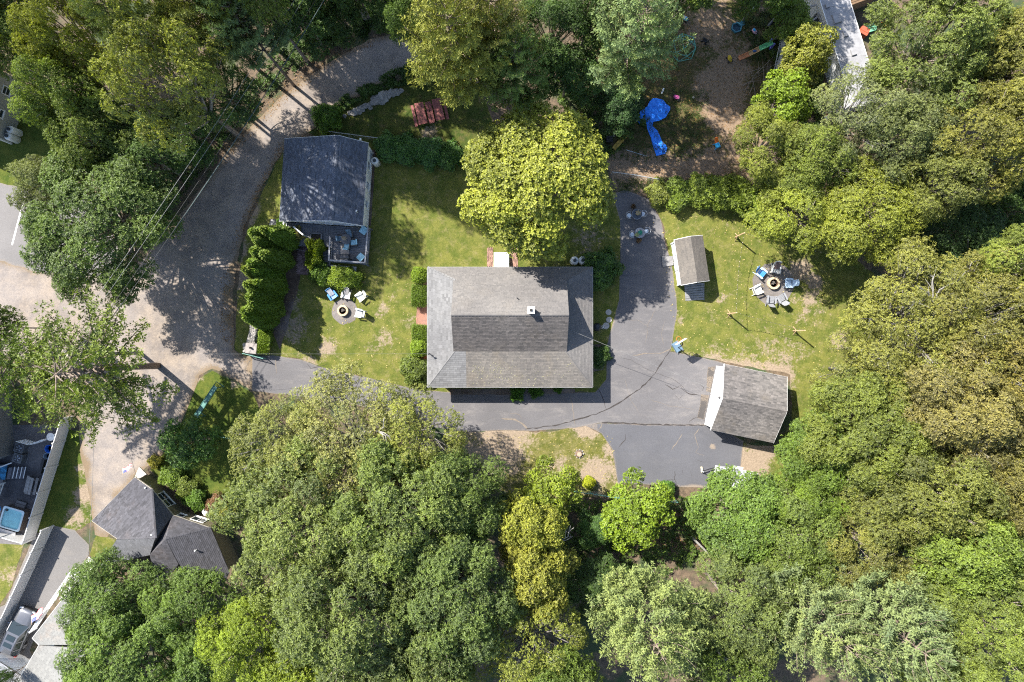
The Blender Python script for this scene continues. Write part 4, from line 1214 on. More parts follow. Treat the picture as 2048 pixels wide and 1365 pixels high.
def door(root, c, nrm, w, h, mat, panels=3, cols=2):
    c = Vector(c); nrm = Vector((nrm[0], nrm[1], 0)).normalized(); u = Vector((-nrm.y, nrm.x, 0)); up = Vector((0, 0, 1))
    def slab_(mb, a0, b0, a1, b1, d0, d1):
        vs = []
        for d in (d0, d1):
            for a, b in ((a0, b0), (a1, b0), (a1, b1), (a0, b1)): vs.append(c + u * a + up * b + nrm * d)
        mb.raw(vs, [(3, 2, 1, 0), (4, 5, 6, 7), (0, 1, 5, 4), (1, 2, 6, 5), (2, 3, 7, 6), (3, 0, 4, 7)])
    mb = MB(root.location); slab_(mb, -w / 2, 0, w / 2, h, .002, .04)
    o = mb.build('door', mat, root)
    for i in range(panels):
        for j in range(cols):
            mp = MB(root.location)
            a0 = -w / 2 + w * j / cols + .08; a1 = -w / 2 + w * (j + 1) / cols - .08
            slab_(mp, a0, h * i / panels + .07, a1, h * (i + 1) / panels - .07, .04, .055)
            mp.build('panel', mat, o)
    mh = MB(root.location); mh.ball(c + u * (w * .42) + up * (h * .45) + nrm * .08, .04, 8, 5)
    mh.build('handle', M('dark_metal', (.06, .06, .065), .5, .2, metal=.4), o)
    return o

def roof_planes(root, planes, smat, slabmat, name='roof', t=.12, seed=1, caps=(), e=.15, w=.32):
    """one roof part: underlay slabs, shingle courses and ridge caps on it"""
    mb = MB(root.location)
    for pl in planes: mb.slab(pl, t)
    o = mb.build(name, slabmat, root)
    ms = MB(root.location)
    for i, pl in enumerate(planes): shingles(ms, pl, e, w, seed * 31 + i)
    sh = ms.build('shingles', smat, o, tone=True); sh['kind'] = 'stuff'
    for i, (a, b) in enumerate(caps):
        mc = MB(root.location); cap_row(mc, a, b, seed=seed + i)
        rc = mc.build('ridge_cap', smat, o, tone=True); rc['kind'] = 'stuff'
    return o

def gable(root, F1, F2, Fr, ax, smat, wmat, inset=.35, over=.2, seed=1, z0=0.0, caps=True, e=.15, w=.32, fascia=None):
    F1, F2, Fr, ax = Vector(F1), Vector(F2), Vector(Fr), Vector(ax)
    A = [F1, Fr, Fr + ax, F1 + ax]; B = [Fr, F2, F2 + ax, Fr + ax]
    ro = roof_planes(root, [A, B], smat, M('roof_deck', (.10, .095, .09), .9), seed=seed, caps=[(Fr, Fr + ax)] if caps else (), e=e, w=w)
    fm = fascia or WHITE()
    mf = MB(root.location)
    dz = Vector((0, 0, -.10))
    axn = ax.normalized()
    for a, b in ((F1, F1 + ax), (F2 + ax, F2)): mf.bar(a + dz, b + dz, .04, .18)
    for o_ in (Vector((0, 0, 0)), ax):
        sgn = -1 if o_.length == 0 else 1
        for a in (F1, F2): mf.bar(a + o_ + dz + axn * .02 * sgn, Fr + o_ + dz + axn * .02 * sgn, .04, .18)
    mf.build('fascia', fm, root)
    # walls
    d1 = (Fr - F1); d2 = (Fr - F2)
    t1 = inset / d1.xy.length; t2 = inset / d2.xy.length
    drop = Vector((0, 0, -.15))
    mw = MB(root.location)
    def ring(off):
        o_ = axn * off
        a = F1 + d1 * t1 + o_ + drop; b = F2 + d2 * t2 + o_ + drop; r = Fr + o_ + drop
        return XY(a, z0), a, r, b, XY(b, z0)
    s_ = ring(over); e_ = ring(ax.length - over)
    mw.face(s_); mw.face(list(reversed(e_)))
    mw.face([s_[0], e_[0], e_[1], s_[1]]); mw.face([s_[3], e_[3], e_[4], s_[4]])
    mw.build('wall', wmat, root)
    mt = MB(root.location)
    for p, q in ((s_[0], s_[1]), (s_[4], s_[3]), (e_[0], e_[1]), (e_[4], e_[3])): mt.bar(p + Vector((0, 0, .02)), q, .12, .12)
    mt.build('corner_trim', fm, root)
    return s_, e_

# ---------------------------------------------------------------- main house
mh = thing('main_house', 'large grey shingled house with a central gable and lower skirt roofs', 'house', (-.2, 2, 0))
sh_house = mat_shingle('shingle_house', (.134, .128, .124), (1.02, 1.0, .98), .15, stain_k=.12)
sh_old = mat_shingle('shingle_house_old', (.124, .117, .109), (1.04, 1.0, .96), .2, stain_k=.35)
sh_new = mat_shingle('shingle_house_new', (.140, .140, .142), (1, 1, 1), .20, stain_k=.1)
xl, xr, yr, zr = -5.38, 5.02, 2.375, 6.5
yn, ze = 7.06, 2.9
zb, yb, yt = 3.94, -.966, 5.707
xw, xe, ys = -8.09, 7.71, -4.43
V3 = lambda x, y, z: Vector((x, y, z))
deckm = M('roof_deck', (.10, .095, .09), .9)
ov = .14
main_n = [V3(xl - ov, yr, zr), V3(xl - ov, yt, zb), V3(xr + ov, yt, zb), V3(xr + ov, yr, zr)]
main_n2 = [V3(xl - ov, yt, zb), V3(xw, yn, ze), V3(xe, yn, ze), V3(xr + ov, yt, zb)]
main_s = [V3(xr + ov, yr, zr), V3(xr + ov, yb, zb), V3(xl - ov, yb, zb), V3(xl - ov, yr, zr)]
skirt_w = [V3(xl, yt, zb), V3(xl, yb, zb), V3(xw, ys, ze), V3(xw, yn, ze)]
skirt_e = [V3(xr, yb, zb), V3(xr, yt, zb), V3(xe, yn, ze), V3(xe, ys, ze)]
xs = -4.35       # seam: newer shingles left of it
def lerp3(a, b, t): return a.lerp(b, t)
tS = (xs - xl) / (xr - xl); 
skirt_s1 = [V3(xl, yb, zb), V3(xs, yb, zb), V3(xs, ys, ze), V3(xw, ys, ze)]
skirt_s2 = [V3(xs, yb, zb), V3(xr, yb, zb), V3(xe, ys, ze), V3(xs, ys, ze)]
r1 = roof_planes(mh, [main_n, main_n2], sh_house, deckm, 'roof', seed=2, caps=[(V3(xl - ov, yr, zr), V3(xr + ov, yr, zr))])
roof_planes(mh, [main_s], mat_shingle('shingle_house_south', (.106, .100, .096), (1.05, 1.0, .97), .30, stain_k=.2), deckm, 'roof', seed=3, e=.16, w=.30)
roof_planes(mh, [skirt_w, skirt_s1], sh_new, deckm, 'skirt_roof', seed=4, e=.2, w=.36, caps=[(V3(xl, yb, zb), V3(xw, ys, ze)), (V3(xl, yt, zb), V3(xw, yn, ze))])
roof_planes(mh, [skirt_s2], sh_old, deckm, 'skirt_roof', seed=5)
roof_planes(mh, [skirt_e], sh_house, deckm, 'skirt_roof', seed=6, caps=[(V3(xr, yb, zb), V3(xe, ys, ze)), (V3(xr, yt, zb), V3(xe, yn, ze))])
for x, s in ((xl, -1), (xr, 1)):
    mb = MB(mh.location); mb.face([V3(x, yb, zb - .1), V3(x, yr, zr - .16), V3(x, yt, zb - .1)])
    mb.build('gable_wall', mat_siding('siding_white', (.62, .63, .64)), mh)
mb = MB(mh.location)
mb.prism([(xw + .45, ys + .5), (xe - .45, ys + .5), (xe - .45, yn - .4), (xw + .45, yn - .4)], 0, 2.75)
mb.build('wall', mat_siding('siding_white', (.62, .63, .64)), mh)
mb = MB(mh.location)
for a, b in ((V3(xw, ys, ze), V3(xe, ys, ze)), (V3(xe, ys, ze), V3(xe, yn, ze)), (V3(xe, yn, ze), V3(xw, yn, ze)), (V3(xw, yn, ze), V3(xw, ys, ze))):
    mb.bar(a + V3(0, 0, -.07), b + V3(0, 0, -.07), .08, .14)
mb.build('gutter', M('gutter_grey', (.30, .30, .30), .5), mh)
for x in (-5.5, -2.5, 1.0, 4.5): window(mh, (x, ys + .5, 1.5), (0, -1), 1.1, 1.2, rows=2, cols=1)
for y in (-1.5, 2, 5): window(mh, (xe - .45, y, 1.5), (1, 0), 1.0, 1.2, rows=2, cols=1); window(mh, (xw + .45, y, 1.5), (-1, 0), 1.0, 1.2, rows=2, cols=1)
for x in (-5, 2.5, 5.5): window(mh, (x, yn - .4, 1.5), (0, 1), 1.0, 1.2, rows=2, cols=1)
for x, s in ((xl, -1), (xr, 1)): window(mh, (x, yr, 5.0), (s, 0), .8, .9, rows=2, cols=1)
door(mh, (-1.0, ys + .5, .15), (0, -1), .95, 2.05, WHITE())
# chimney of painted brick, seen from above
cpos = P(1062, 621, 7.0)
mb = MB(mh.location); mb.box((cpos.x, cpos.y, 6.35), (.52, .52, 1.6))
ch = mb.build('chimney', M('chimney_block', (.52, .49, .44), .85, .2, 5), mh)
mb = MB(mh.location); mb.box((cpos.x, cpos.y, 7.19), (.64, .64, .09)); mb.build('chimney_cap', M('chimney_cap', (.60, .56, .50), .9, .2, 6), ch)
mb = MB(mh.location); mb.box((cpos.x, cpos.y, 7.28), (.22, .22, .1)); mb.build('flue', M('soot', (.02, .02, .02), .95), ch)
vp = P(1034, 596, 5.6); mb = MB(mh.location); mb.cyl((vp.x, vp.y, 5.0), .045, .7, 8); mb.build('vent_pipe', M('dark_metal', (.06, .06, .065), .5, .2, metal=.4), mh)
wh = P(858, 708, 3.6); mb = MB(mh.location); mb.cyl((wh.x, wh.y, 2.4), .05, 1.5, 8); mb.ball((wh.x, wh.y, 3.95), .1, 8, 5)
mb.tube([(wh.x, wh.y, 3.9), (wh.x + .3, wh.y - .12, 3.85), (wh.x + .42, wh.y - .2, 3.5)], .03); mb.build('service_mast', M('dark_metal', (.06, .06, .065), .5, .2, metal=.4), mh)
# white cellar bulkhead on the north side, with brick strips beside it
bk = [P(988, 506), P(1018, 506), P(1018, 545), P(988, 545)]
mb = MB(mh.location)
a0, a1 = bk[0], bk[1]; yb0 = yn - .4
mb.raw([V3(a0.x, a0.y, 0), V3(a1.x, a1.y, 0), V3(a1.x, yb0, 0), V3(a0.x, yb0, 0), V3(a0.x, a0.y, .35), V3(a1.x, a1.y, .35), V3(a1.x, yb0, 1.0), V3(a0.x, yb0, 1.0)],
       [(3, 2, 1, 0), (4, 5, 6, 7), (0, 1, 5, 4), (1, 2, 6, 5), (2, 3, 7, 6), (3, 0, 4, 7)])
bh = mb.build('bulkhead', WHITE(), mh)
xm = (a0.x + a1.x) / 2
for x0, x1 in ((a0.x + .04, xm - .015), (xm + .015, a1.x - .04)):
    m2 = MB(mh.location); m2.slab([V3(x0, a0.y - .03, .40), V3(x1, a0.y - .03, .40), V3(x1, yb0, 1.045), V3(x0, yb0, 1.045)], .03); m2.build('hatch_door', WHITE(), bh)
# brick strips
BRICK = M('paver_brick', (.21, .125, .095), .9, .25, 2, tone=.35, bump=.3)
def brick_area(name, px, z, bw=.2, bh_=.1, rz=0.0, mat=None, seed=1, parent=None, gap=.012, th=.05):
    """paving bricks laid in running courses inside a polygon"""
    poly = np.array([(P(*q).x, P(*q).y) for q in px]); c = poly.mean(0)
    rg = random.Random(seed); mb = MB()
    ca, sa = math.cos(rz), math.sin(rz)
    loc = [((p[0] - c[0]) * ca + (p[1] - c[1]) * sa, -(p[0] - c[0]) * sa + (p[1] - c[1]) * ca) for p in poly]
    x0 = min(p[0] for p in loc); x1 = max(p[0] for p in loc); y0 = min(p[1] for p in loc); y1 = max(p[1] for p in loc)
    y = y0; r = 0
    while y < y1:
        x = x0 - (bw / 2 if r % 2 else 0)
        while x < x1:
            cx, cy_ = x + bw / 2, y + bh_ / 2
            w = np.array([[c[0] + cx * ca - cy_ * sa, c[1] + cx * sa + cy_ * ca]])
            if inside(w, poly)[0]:
                mb.box((w[0][0], w[0][1], z + th / 2 + rg.uniform(-.006, .006)), (bw - gap, bh_ - gap, th), rz + rg.uniform(-.02, .02), tone=rg.random())
            x += bw
        y += bh_; r += 1
    o = mb.build('bricks', mat or BRICK, parent, tone=True)
    o['kind'] = 'stuff'
    return o
def paved(name, px, bed, **kw):
    b = sheet(name, px, .012, bed, step=.4, jit=.04, edge_w=.2)
    brick_area(name, px, .004, parent=b, **kw)
    return b
paved('brick_paving', [(974, 496), (986, 496), (986, 535), (974, 535)], bedm, rz=1.57)
paved('brick_paving.001', [(1020, 498), (1036, 498), (1036, 535), (1020, 535)], bedm, rz=1.57, seed=2)
paved('brick_path', [(596, 490), (622, 488), (619, 551), (593, 549)], bedm, rz=.06, seed=3, mat=M('paver_brick_mauve', (.185, .125, .12), .9, .25, 2, tone=.5, bump=.3))
paved('cobble_pad', [(541, 438), (553, 440), (551, 457), (539, 455)], bedm, rz=.1, seed=4, bw=.22, bh_=.18, mat=M('cobble_grey', (.18, .18, .185), .9, .25, 2, tone=.4, bump=.3))

# ---------------------------------------------------------------- cottage and its deck
F1 = P(559, 438, 2.4); F2 = P(725.5, 451.5, 2.8); Fr = P(664, 441.5, 4.7)
axd = ((P(575, 271.3, 2.4) - F1) + (P(671, 273, 4.7) - Fr) + (P(735, 287, 2.8) - F2)) / 3
axd.z = 0
# square the gable end to the ridge
pn = Vector((axd.y, -axd.x, 0)).normalized()
mid = Fr.copy()
def sq(p): return mid + pn * (p - mid).dot(pn) + Vector((0, 0, p.z - mid.z))
F1s, F2s = sq(F1), sq(F2)
ct = thing('cottage', 'small cottage with a slate-blue shingled roof beside the lane', 'house', XY((F1s + F2s) / 2 + axd / 2, 0))
cs, ce = gable(ct, F1s, F2s, Fr, axd, mat_shingle('shingle_cottage', (.098, .108, .130), (1.0, 1.02, 1.06), .34, stain=(.12, .11, .11), stain_k=.2), mat_siding('siding_cottage', (.76, .77, .78)), inset=.08, over=.22, seed=7)
axn = axd.normalized()
for t in (.28, .52, .78): window(ct, XY(cs[4].lerp(ce[4], t), 1.6), (pn.x, pn.y), .8, 1.1, cols=1, rows=2)
for t in (.30, .55, .80): window(ct, XY(cs[0].lerp(cs[4], t), 1.9), (-axn.x, -axn.y), .8, 1.0, cols=1, rows=2)
door(ct, XY(cs[0].lerp(cs[4], .42), .75), (-axn.x, -axn.y), .9, 2.0, WHITE())
vp = P(712, 423, 3.8); mb = MB(ct.location); mb.cyl((vp.x, vp.y, 3.0), .05, .85, 8); mb.tube([(vp.x, vp.y, 3.8), (vp.x + .12, vp.y + .1, 3.85)], .05, 8); mb.build('vent_pipe', WHITE(), ct)
vp = P(721, 279, 3.2); mb = MB(ct.location); mb.cyl((vp.x, vp.y, 0), .05, 3.2, 8); mb.ball((vp.x, vp.y, 3.25), .11, 8, 5); mb.build('flue_pipe', WHITE(), ct)

DZ = .85
deckmat = M('deck_grey', (.16, .165, .18), .75, .2, 2, tone=.2)
railmat = M('deck_rail_grey', (.24, .24, .25), .6, .12)
dk = thing('deck', 'grey board deck with slatted railings at the end of the cottage', 'deck', P(690, 490))
def deck_boards(root, corners, z, width, along, mat, th=.035, name='board'):
    """separate boards filling a parallelogram: corners a,b,c,d at height z; boards run a->b"""
    a, b, c, d = [P(*q, z) for q in corners]
    L = (d - a).length; k = max(1, int(L / width))
    for i in range(k):
        t0, t1 = (i + .06) / k, (i + .94) / k
        q = [a.lerp(d, t0), b.lerp(c, t0), b.lerp(c, t1), a.lerp(d, t1)]
        mb = MB(root.location); mb.slab(q, th); mb.build(name, mat, root)
def skirt(root, corners, z, mat, name='skirt_board'):
    q = [P(*c, z) for c in corners]
    for i in range(4):
        mb = MB(root.location); a, b = q[i], q[(i + 1) % 4]
        mb.bar(a + V3(0, 0, -.16), b + V3(0, 0, -.16), .04, .22); mb.build(name, mat, root)
    for p in q:
        mb = MB(root.location); mb.box((p.x, p.y, (z - .05) / 2), (.12, .12, z - .05)); mb.build('post', mat, root)
# western walk boards run away from the cottage, eastern ones across
deck_boards(dk, [(573, 445), (573, 492), (664, 495), (664, 452)], DZ, .16, 0, deckmat)
deck_boards(dk, [(664, 452), (741, 457), (735, 530), (662, 525)], DZ, .16, 0, deckmat)
skirt(dk, [(573, 446), (741, 458), (735, 531), (572, 494)], DZ - .02, deckmat)
deck_boards(dk, [(646, 500), (646, 540), (661, 541), (661, 500)], .42, .15, 0, deckmat)
deck_boards(dk, [(661, 530), (713, 534), (712, 548), (660, 543)], .42, .15, 0, M('deck_pale', (.36, .35, .34), .75, .2, 2))
def railing(root, pts, z0, h, mat, step=.15, posts=True):
    pw = [P(*p, z0) for p in pts]
    for a, b in zip(pw[:-1], pw[1:]):
        mb = MB(root.location); mb.bar(a + V3(0, 0, h), b + V3(0, 0, h), .13, .05); mb.build('rail', mat, root)
        mb = MB(root.location); mb.bar(a + V3(0, 0, .12), b + V3(0, 0, .12), .05, .08); mb.build('rail', mat, root)
        L = (b - a).length; k = int(L / step)
        base = None
        for i in range(1, k):
            p = a.lerp(b, i / k) - root.location
            if base is None:
                m2 = MB(); m2.box((0, 0, h / 2 + .06), (.04, .04, h - .14)); base = m2.mesh('baluster', mat)
            link('baluster', base, root, p)
    for p in pw:
        mb = MB(root.location); mb.box((p.x, p.y, z0 + h / 2 + .03), (.11, .11, h + .12)); mb.build('rail_post', mat, root)
railing(dk, [(740, 459), (734, 528), (663, 523), (665, 478)], DZ, .95, railmat)
railing(dk, [(574, 447), (573, 461)], DZ, .95, WHITE()); railing(dk, [(594, 458), (612, 473)], DZ, .95, WHITE())
# planter opening with frame
pl = thing('planter_frame', 'square grey planter frame let into the deck beside the vine', 'planter', P(633, 474, DZ))
for a, b in (((622, 467), (644, 468)), ((644, 468), (643, 482)), ((643, 482), (621, 481)), ((621, 481), (622, 467))):
    mb = MB(pl.location); mb.bar(P(*a, DZ + .12), P(*b, DZ + .12), .14, .22); mb.build('side', deckmat, pl)
mb = MB(pl.location); mb.slab([P(623, 468, DZ + .06), P(643, 469, DZ + .06), P(642, 481, DZ + .06), P(622, 480, DZ + .06)], .04); mb.build('soil', M('dark_soil', (.03, .025, .02), .95), pl)

# ---------------------------------------------------------------- garage
F1 = P(1450, 729, 2.7); F2 = P(1420, 860, 2.7); Fr = P(1445.5, 797, 4.3)
axg = ((P(1576, 755, 2.7) - F1) + (P(1544, 885, 2.7) - F2) + (P(1574, 824, 4.3) - Fr)) / 3; axg.z = 0
pn = Vector((axg.y, -axg.x, 0)).normalized(); mid = Fr.copy(); F1s, F2s = sq(F1), sq(F2)
gr = thing('garage', 'white garage with a grey shingled gable roof at the end of the driveway', 'garage', XY((F1s + F2s) / 2 + axg / 2, 0))
gs, ge = gable(gr, F1s, F2s, Fr, axg, mat_shingle('shingle_garage', (.112, .107, .104), (1.04, 1, .97), .36, stain_k=.3), mat_siding('siding_garage', (.68, .68, .68)), inset=.3, over=.12, seed=8)
an = axg.normalized()
for t in (.27, .73): door(gr, XY(gs[0].lerp(gs[4], t), .05), (-an.x, -an.y), 2.5, 2.15, WHITE(), 4, 4)
mb = MB(gr.location); p = XY(gs[0].lerp(gs[4], .5), 3.2) - an * .1; mb.ball(p, .12, 8, 6); mb.build('lamp', M('dark_metal', (.06, .06, .065), .5, .2, metal=.4), gr)
window(gr, XY(gs[0].lerp(ge[0], .5), 1.5), (-pn.x, -pn.y) if (F1s - F2s).dot(pn) < 0 else (pn.x, pn.y), .9, 1.0, cols=1, rows=2)

# ---------------------------------------------------------------- garden shed
F1 = P(1348.6, 480.4, 2.2); F2 = P(1404.8, 471.4, 2.2); Fr = (F1 + F2) / 2 + V3(0, 0, .85)
axs = ((P(1361, 571, 2.2) - F1) + (P(1420, 561, 2.2) - F2)) / 2; axs.z = 0
sd_ = thing('garden_shed', 'white garden shed with a weathered grey-brown roof beside the driveway', 'shed', XY((F1 + F2) / 2 + axs / 2, 0))
ss, se = gable(sd_, F1, F2, Fr, axs, mat_shingle('shingle_shed', (0.1200, 0.1104, 0.1000), (1.03, 1, .96), .16, stain_k=.3), mat_siding('siding_shed', (.70, .71, .72)), inset=.18, over=.12, seed=9, caps=False)
an = axs.normalized(); pw_ = Vector((-an.y, an.x, 0))
if pw_.x > 0: pw_ = -pw_
door(sd_, XY(ss[0].lerp(se[0], .55), .05), (pw_.x, pw_.y), .95, 1.9, WHITE()); window(sd_, XY(ss[0].lerp(se[0], .22), 1.3), (pw_.x, pw_.y), .7, .7)
door(sd_, XY(se[0].lerp(se[4], .5), .1), (an.x, an.y), 1.6, 1.85, WHITE(), 2, 2)
rp = thing('shed_ramp', 'grey board ramp at the lower end of the garden shed', 'ramp', P(1388, 588))
for i in range(7):
    a0 = P(1367 + .55 * i, 571 + 4.5 * i); a1 = P(1407 + .15 * i, 566.5 + 4.9 * i)
    z = .32 - .04 * i
    d = V3(.02, -.2, 0)
    mb = MB(rp.location); mb.slab([a0 + V3(0, 0, z), a1 + V3(0, 0, z), a1 + d + V3(0, 0, z - .035), a0 + d + V3(0, 0, z - .035)], .04)
    mb.build('board', M('ramp_board', (.20, .20, .20), .8, .2), rp)
for t in (1369, 1405):
    mb = MB(rp.location); mb.bar(P(t, 570, .22), P(t + 3, 601, .04), .06, .08); mb.build('runner', M('ramp_board', (.20, .20, .20), .8, .2), rp)
st = thing('doorstep_slab', 'square grey step in front of the shed door', 'step', P(1334, 525))
mb = MB(st.location); mb.prism([P(1323, 513), P(1345, 513), P(1346, 531), P(1325, 535)], 0, .14); mb.build('tread', M('concrete_grey', (.17, .165, .165), .9, .2), st)

# ---------------------------------------------------------------- dark-roofed olive house, lower left
def q6(x, y): return (160 + x / 4.014, 880 + y / 4.014)
oh = thing('olive_house', 'olive-sided house with dark charcoal hipped roofs at the lower left', 'house', XY(P(*q6(600, 800), 3), 0))
A = P(*q6(440, 300), 2.8); L_ = P(*q6(95, 650), 2.8); T_ = P(*q6(605, 790), 5.2)
K_ = ray_plane(*q6(575, 395), A, L_, T_); M_ = ray_plane(*q6(300, 795), A, L_, T_)
L2 = ray_plane(*q6(240, 515), A, L_, T_); L3 = ray_plane(*q6(205, 490), A, L_, T_)
B_ = P(*q6(745, 605), 2.85)
E_ = P(*q6(150, 1015), 2.6)
W_ = ray_plane(*q6(560, 925), M_, T_, E_)
sh_dark = mat_shingle('shingle_charcoal', (.068, .067, .074), (1, 1, 1.02), .30, stain=(.17, .10, .055), stain_k=.12)
roof_planes(oh, [[A, K_, T_, M_, L_]], sh_dark, deckm, 'roof', seed=11, caps=[(K_, T_), (M_, T_)])
roof_planes(oh, [[K_, B_, T_]], mat_shingle('shingle_charcoal_b', (0.0840, 0.0856, 0.0920), (1, 1, 1.02), .22, stain_k=.1), deckm, 'roof', seed=12)
roof_planes(oh, [[T_, B_, W_]], mat_shingle('shingle_charcoal_b', (0.0840, 0.0856, 0.0920), (1, 1, 1.02), .22, stain_k=.1), deckm, 'roof', seed=17)
roof_planes(oh, [[M_, T_, W_, E_]], mat_shingle('shingle_charcoal_b', (0.0840, 0.0856, 0.0920), (1, 1, 1.02), .22, stain_k=.1), deckm, 'roof', seed=13)
Hh = P(*q6(690, 800), 5.3); Cc = P(*q6(1050, 710), 2.9); W2 = P(*q6(640, 1180), 2.7); Q_ = ray_plane(*q6(790, 1000), Hh, W_, W2)
roof_planes(oh, [[B_ + V3(.02, 0, .02), Cc, Hh], [B_ + V3(.02, 0, .02), Hh, W_ + V3(.02, 0, .02)]], sh_dark, deckm, 'roof', seed=14, e=.2)
roof_planes(oh, [[W_, Hh, Q_, W2]], sh_dark, deckm, 'roof', seed=15, e=.2)
R1 = P(*q6(1200, 1060), 3.0)
R2 = ray_plane(*q6(1130, 1220), Hh, Cc, R1)
roof_planes(oh, [[Hh, Cc, R1, R2, ray_plane(*q6(900, 1180), Hh, Cc, R1)]], mat_shingle('shingle_charcoal_c', (.076, .075, .082), (1, 1, 1.02), .25, stain_k=.12), deckm, 'roof', seed=16, caps=[(Cc, Hh), (Hh, Q_)])
olive = mat_siding('siding_olive', (.175, .150, .095), .11)
mw = MB(oh.location)
for p, q in ((A, B_), (B_, Cc), (L_, A), (M_, L_), (E_, M_), (Cc, R1)):
    i0 = (oh.location - p); i0.z = 0; i0.normalize()
    i1 = (oh.location - q); i1.z = 0; i1.normalize()
    p2, q2 = p + i0 * .25, q + i1 * .25
    mw.face([XY(p2, 0), XY(q2, 0), q2 + V3(0, 0, -.08), p2 + V3(0, 0, -.08)])
mw.build('wall', olive, oh)
mf = MB(oh.location)
for p, q in ((A, K_), (K_, B_), (B_, Cc), (L_, A), (L_, M_)): mf.bar(p + V3(0, 0, -.08), q + V3(0, 0, -.08), .05, .16)
mf.build('fascia', M('fascia_beige', (.42, .38, .31), .6, .1), oh)
def on_wall(p, q, t, z):
    i0 = (oh.location - p); i0.z = 0; i0.normalize(); i1 = (oh.location - q); i1.z = 0; i1.normalize()
    a, b = XY(p + i0 * .25, z), XY(q + i1 * .25, z)
    d = (b - a).normalized(); n = Vector((-d.y, d.x, 0))
    if n.dot(a - XY(oh.location, z)) < 0: n = -n
    return a.lerp(b, t), n
c_, n_ = on_wall(A, B_, .62, 1.35); window(oh, c_, n_, 1.7, 1.35, cols=2, rows=2)
c_, n_ = on_wall(B_, Cc, .56, 1.35); window(oh, c_, n_, 1.35, 1.2, cols=2)
c_, n_ = on_wall(B_, Cc, .12, 1.7); window(oh, c_, n_, .7, .8, cols=1)
for x, y, z in ((525, 385, 3.6), (575, 765, 5.0), (925, 890, 4.4), (630, 1050, 3.9)):
    p = P(*q6(x, y), z); mb = MB(oh.location); mb.cyl((p.x, p.y, z - .9), .045, .9, 8); mb.ball((p.x, p.y, z + .02), .09, 8, 5); mb.build('vent_pipe', WHITE(), oh)
sl = thing('entry_slab', 'pale concrete slab at the upper corner of the olive house', 'slab', P(*q6(500, 255)))
mb = MB(sl.location); mb.prism([P(*q6(445, 290)), P(*q6(480, 310)), P(*q6(540, 275)), P(*q6(480, 215))], 0, .12); mb.build('top', M('concrete_pale', (.34, .32, .29), .9, .12), sl)

# ---------------------------------------------------------------- pale grey house, bottom left, with its entry deck
gh = thing('grey_house', 'house with a pale weathered grey roof in the lower left corner', 'house', XY(P(130, 1290, 3), 0))
a = P(122, 1203, 2.9); b = P(64.8, 1276.7, 2.9); c = P(215, 1290, 4.6)
d = ray_plane(170, 1160, a, b, c)
sg = mat_shingle('shingle_pale', (0.1640, 0.1640, 0.1600), (1, 1, .98), .14, stain=(.30, .16, .08), stain_k=.22)
e1 = ray_plane(112, 1285, a, b, c); e0 = ray_plane(78, 1290, a, b, c); e3 = ray_plane(230, 1180, a, b, c)
roof_planes(gh, [[a, b, e0, c, e3, d]], sg, deckm, 'roof', seed=21)
f0 = P(78, 1291, 2.9); f1 = P(20, 1390, 2.9); f2 = P(100, 1420, 4.4)
roof_planes(gh, [[f0, f1, f2, ray_plane(200, 1300, f0, f1, f2)]], sg, deckm, 'roof', seed=22, e=.22, w=.4)
mw = MB(gh.location)
for p, q in ((a, b), (f0, f1)):
    i0 = V3(.2, -.15, 0); mw.face([XY(p + i0, 0), XY(q + i0, 0), q + i0 + V3(0, 0, -.05), p + i0 + V3(0, 0, -.05)])
mw.face([XY(a + V3(.2, -.15, 0), 0), a + V3(.2, -.15, -.05), d + V3(.2, -.2, -.05), XY(d + V3(.2, -.2, 0), 0)])
mw.build('wall', mat_siding('siding_white', (.62, .63, .64)), gh)
mf = MB(gh.location)
for p, q in ((a, b), (b, e0), (f0, f1), (a, d)): mf.bar(p + V3(0, 0, -.07), q + V3(0, 0, -.07), .06, .16)
mf.build('fascia', WHITE(), gh)
wsh = thing('corner_roof', 'flat pale roof corner at the lower left edge', 'shed', XY(P(10, 1345, 2.5), 0))
roof_planes(wsh, [[P(-20, 1312, 2.5), P(52, 1358, 2.5), P(30, 1400, 2.7), P(-60, 1380, 2.9)]], mat_shingle('shingle_white', (0.2400, 0.2480, 0.2640), (1, 1, 1), .08), deckm, 'roof', seed=23)
mb = MB(wsh.location); mb.prism([P(-18, 1318, 2.4), P(48, 1358, 2.4), P(30, 1390, 2.4), P(-50, 1375, 2.4)], 0, 2.3); mb.build('wall', mat_siding('siding_white', (.62, .63, .64)), wsh)

# entry deck: boards, steps, railing along the drive
ed_ = thing('entry_deck', 'white entry deck with steps and railing beside the pale drive', 'deck', P(140, 1170))
def q5(x, y): return (x / 4.477, 1060 + y / 4.477)
for i in range(4):
    z = .15 + .17 * i
    o_ = 16 * i
    cs4 = [q5(795 - 32 * i, 240 + 38 * i), q5(862 - 32 * i, 295 + 38 * i), q5(838 - 32 * i, 335 + 38 * i), q5(768 - 32 * i, 278 + 38 * i)]
    mb = MB(ed_.location); mb.slab([P(*c_, z) for c_ in cs4], .06); mb.build('step', M('deck_white', (.52, .50, .48), .7, .1), ed_)
deck_boards(ed_, [q5(690, 350), q5(530, 620), q5(630, 690), q5(790, 420)], .75, .16, 0, M('deck_white', (.52, .50, .48), .7, .1))
railing(ed_, [q5(690, 345), q5(500, 625), q5(330, 880)], .75, .95, WHITE(), .16)
railing(ed_, [q5(770, 400), q5(690, 350)], .75, .95, WHITE(), .16)

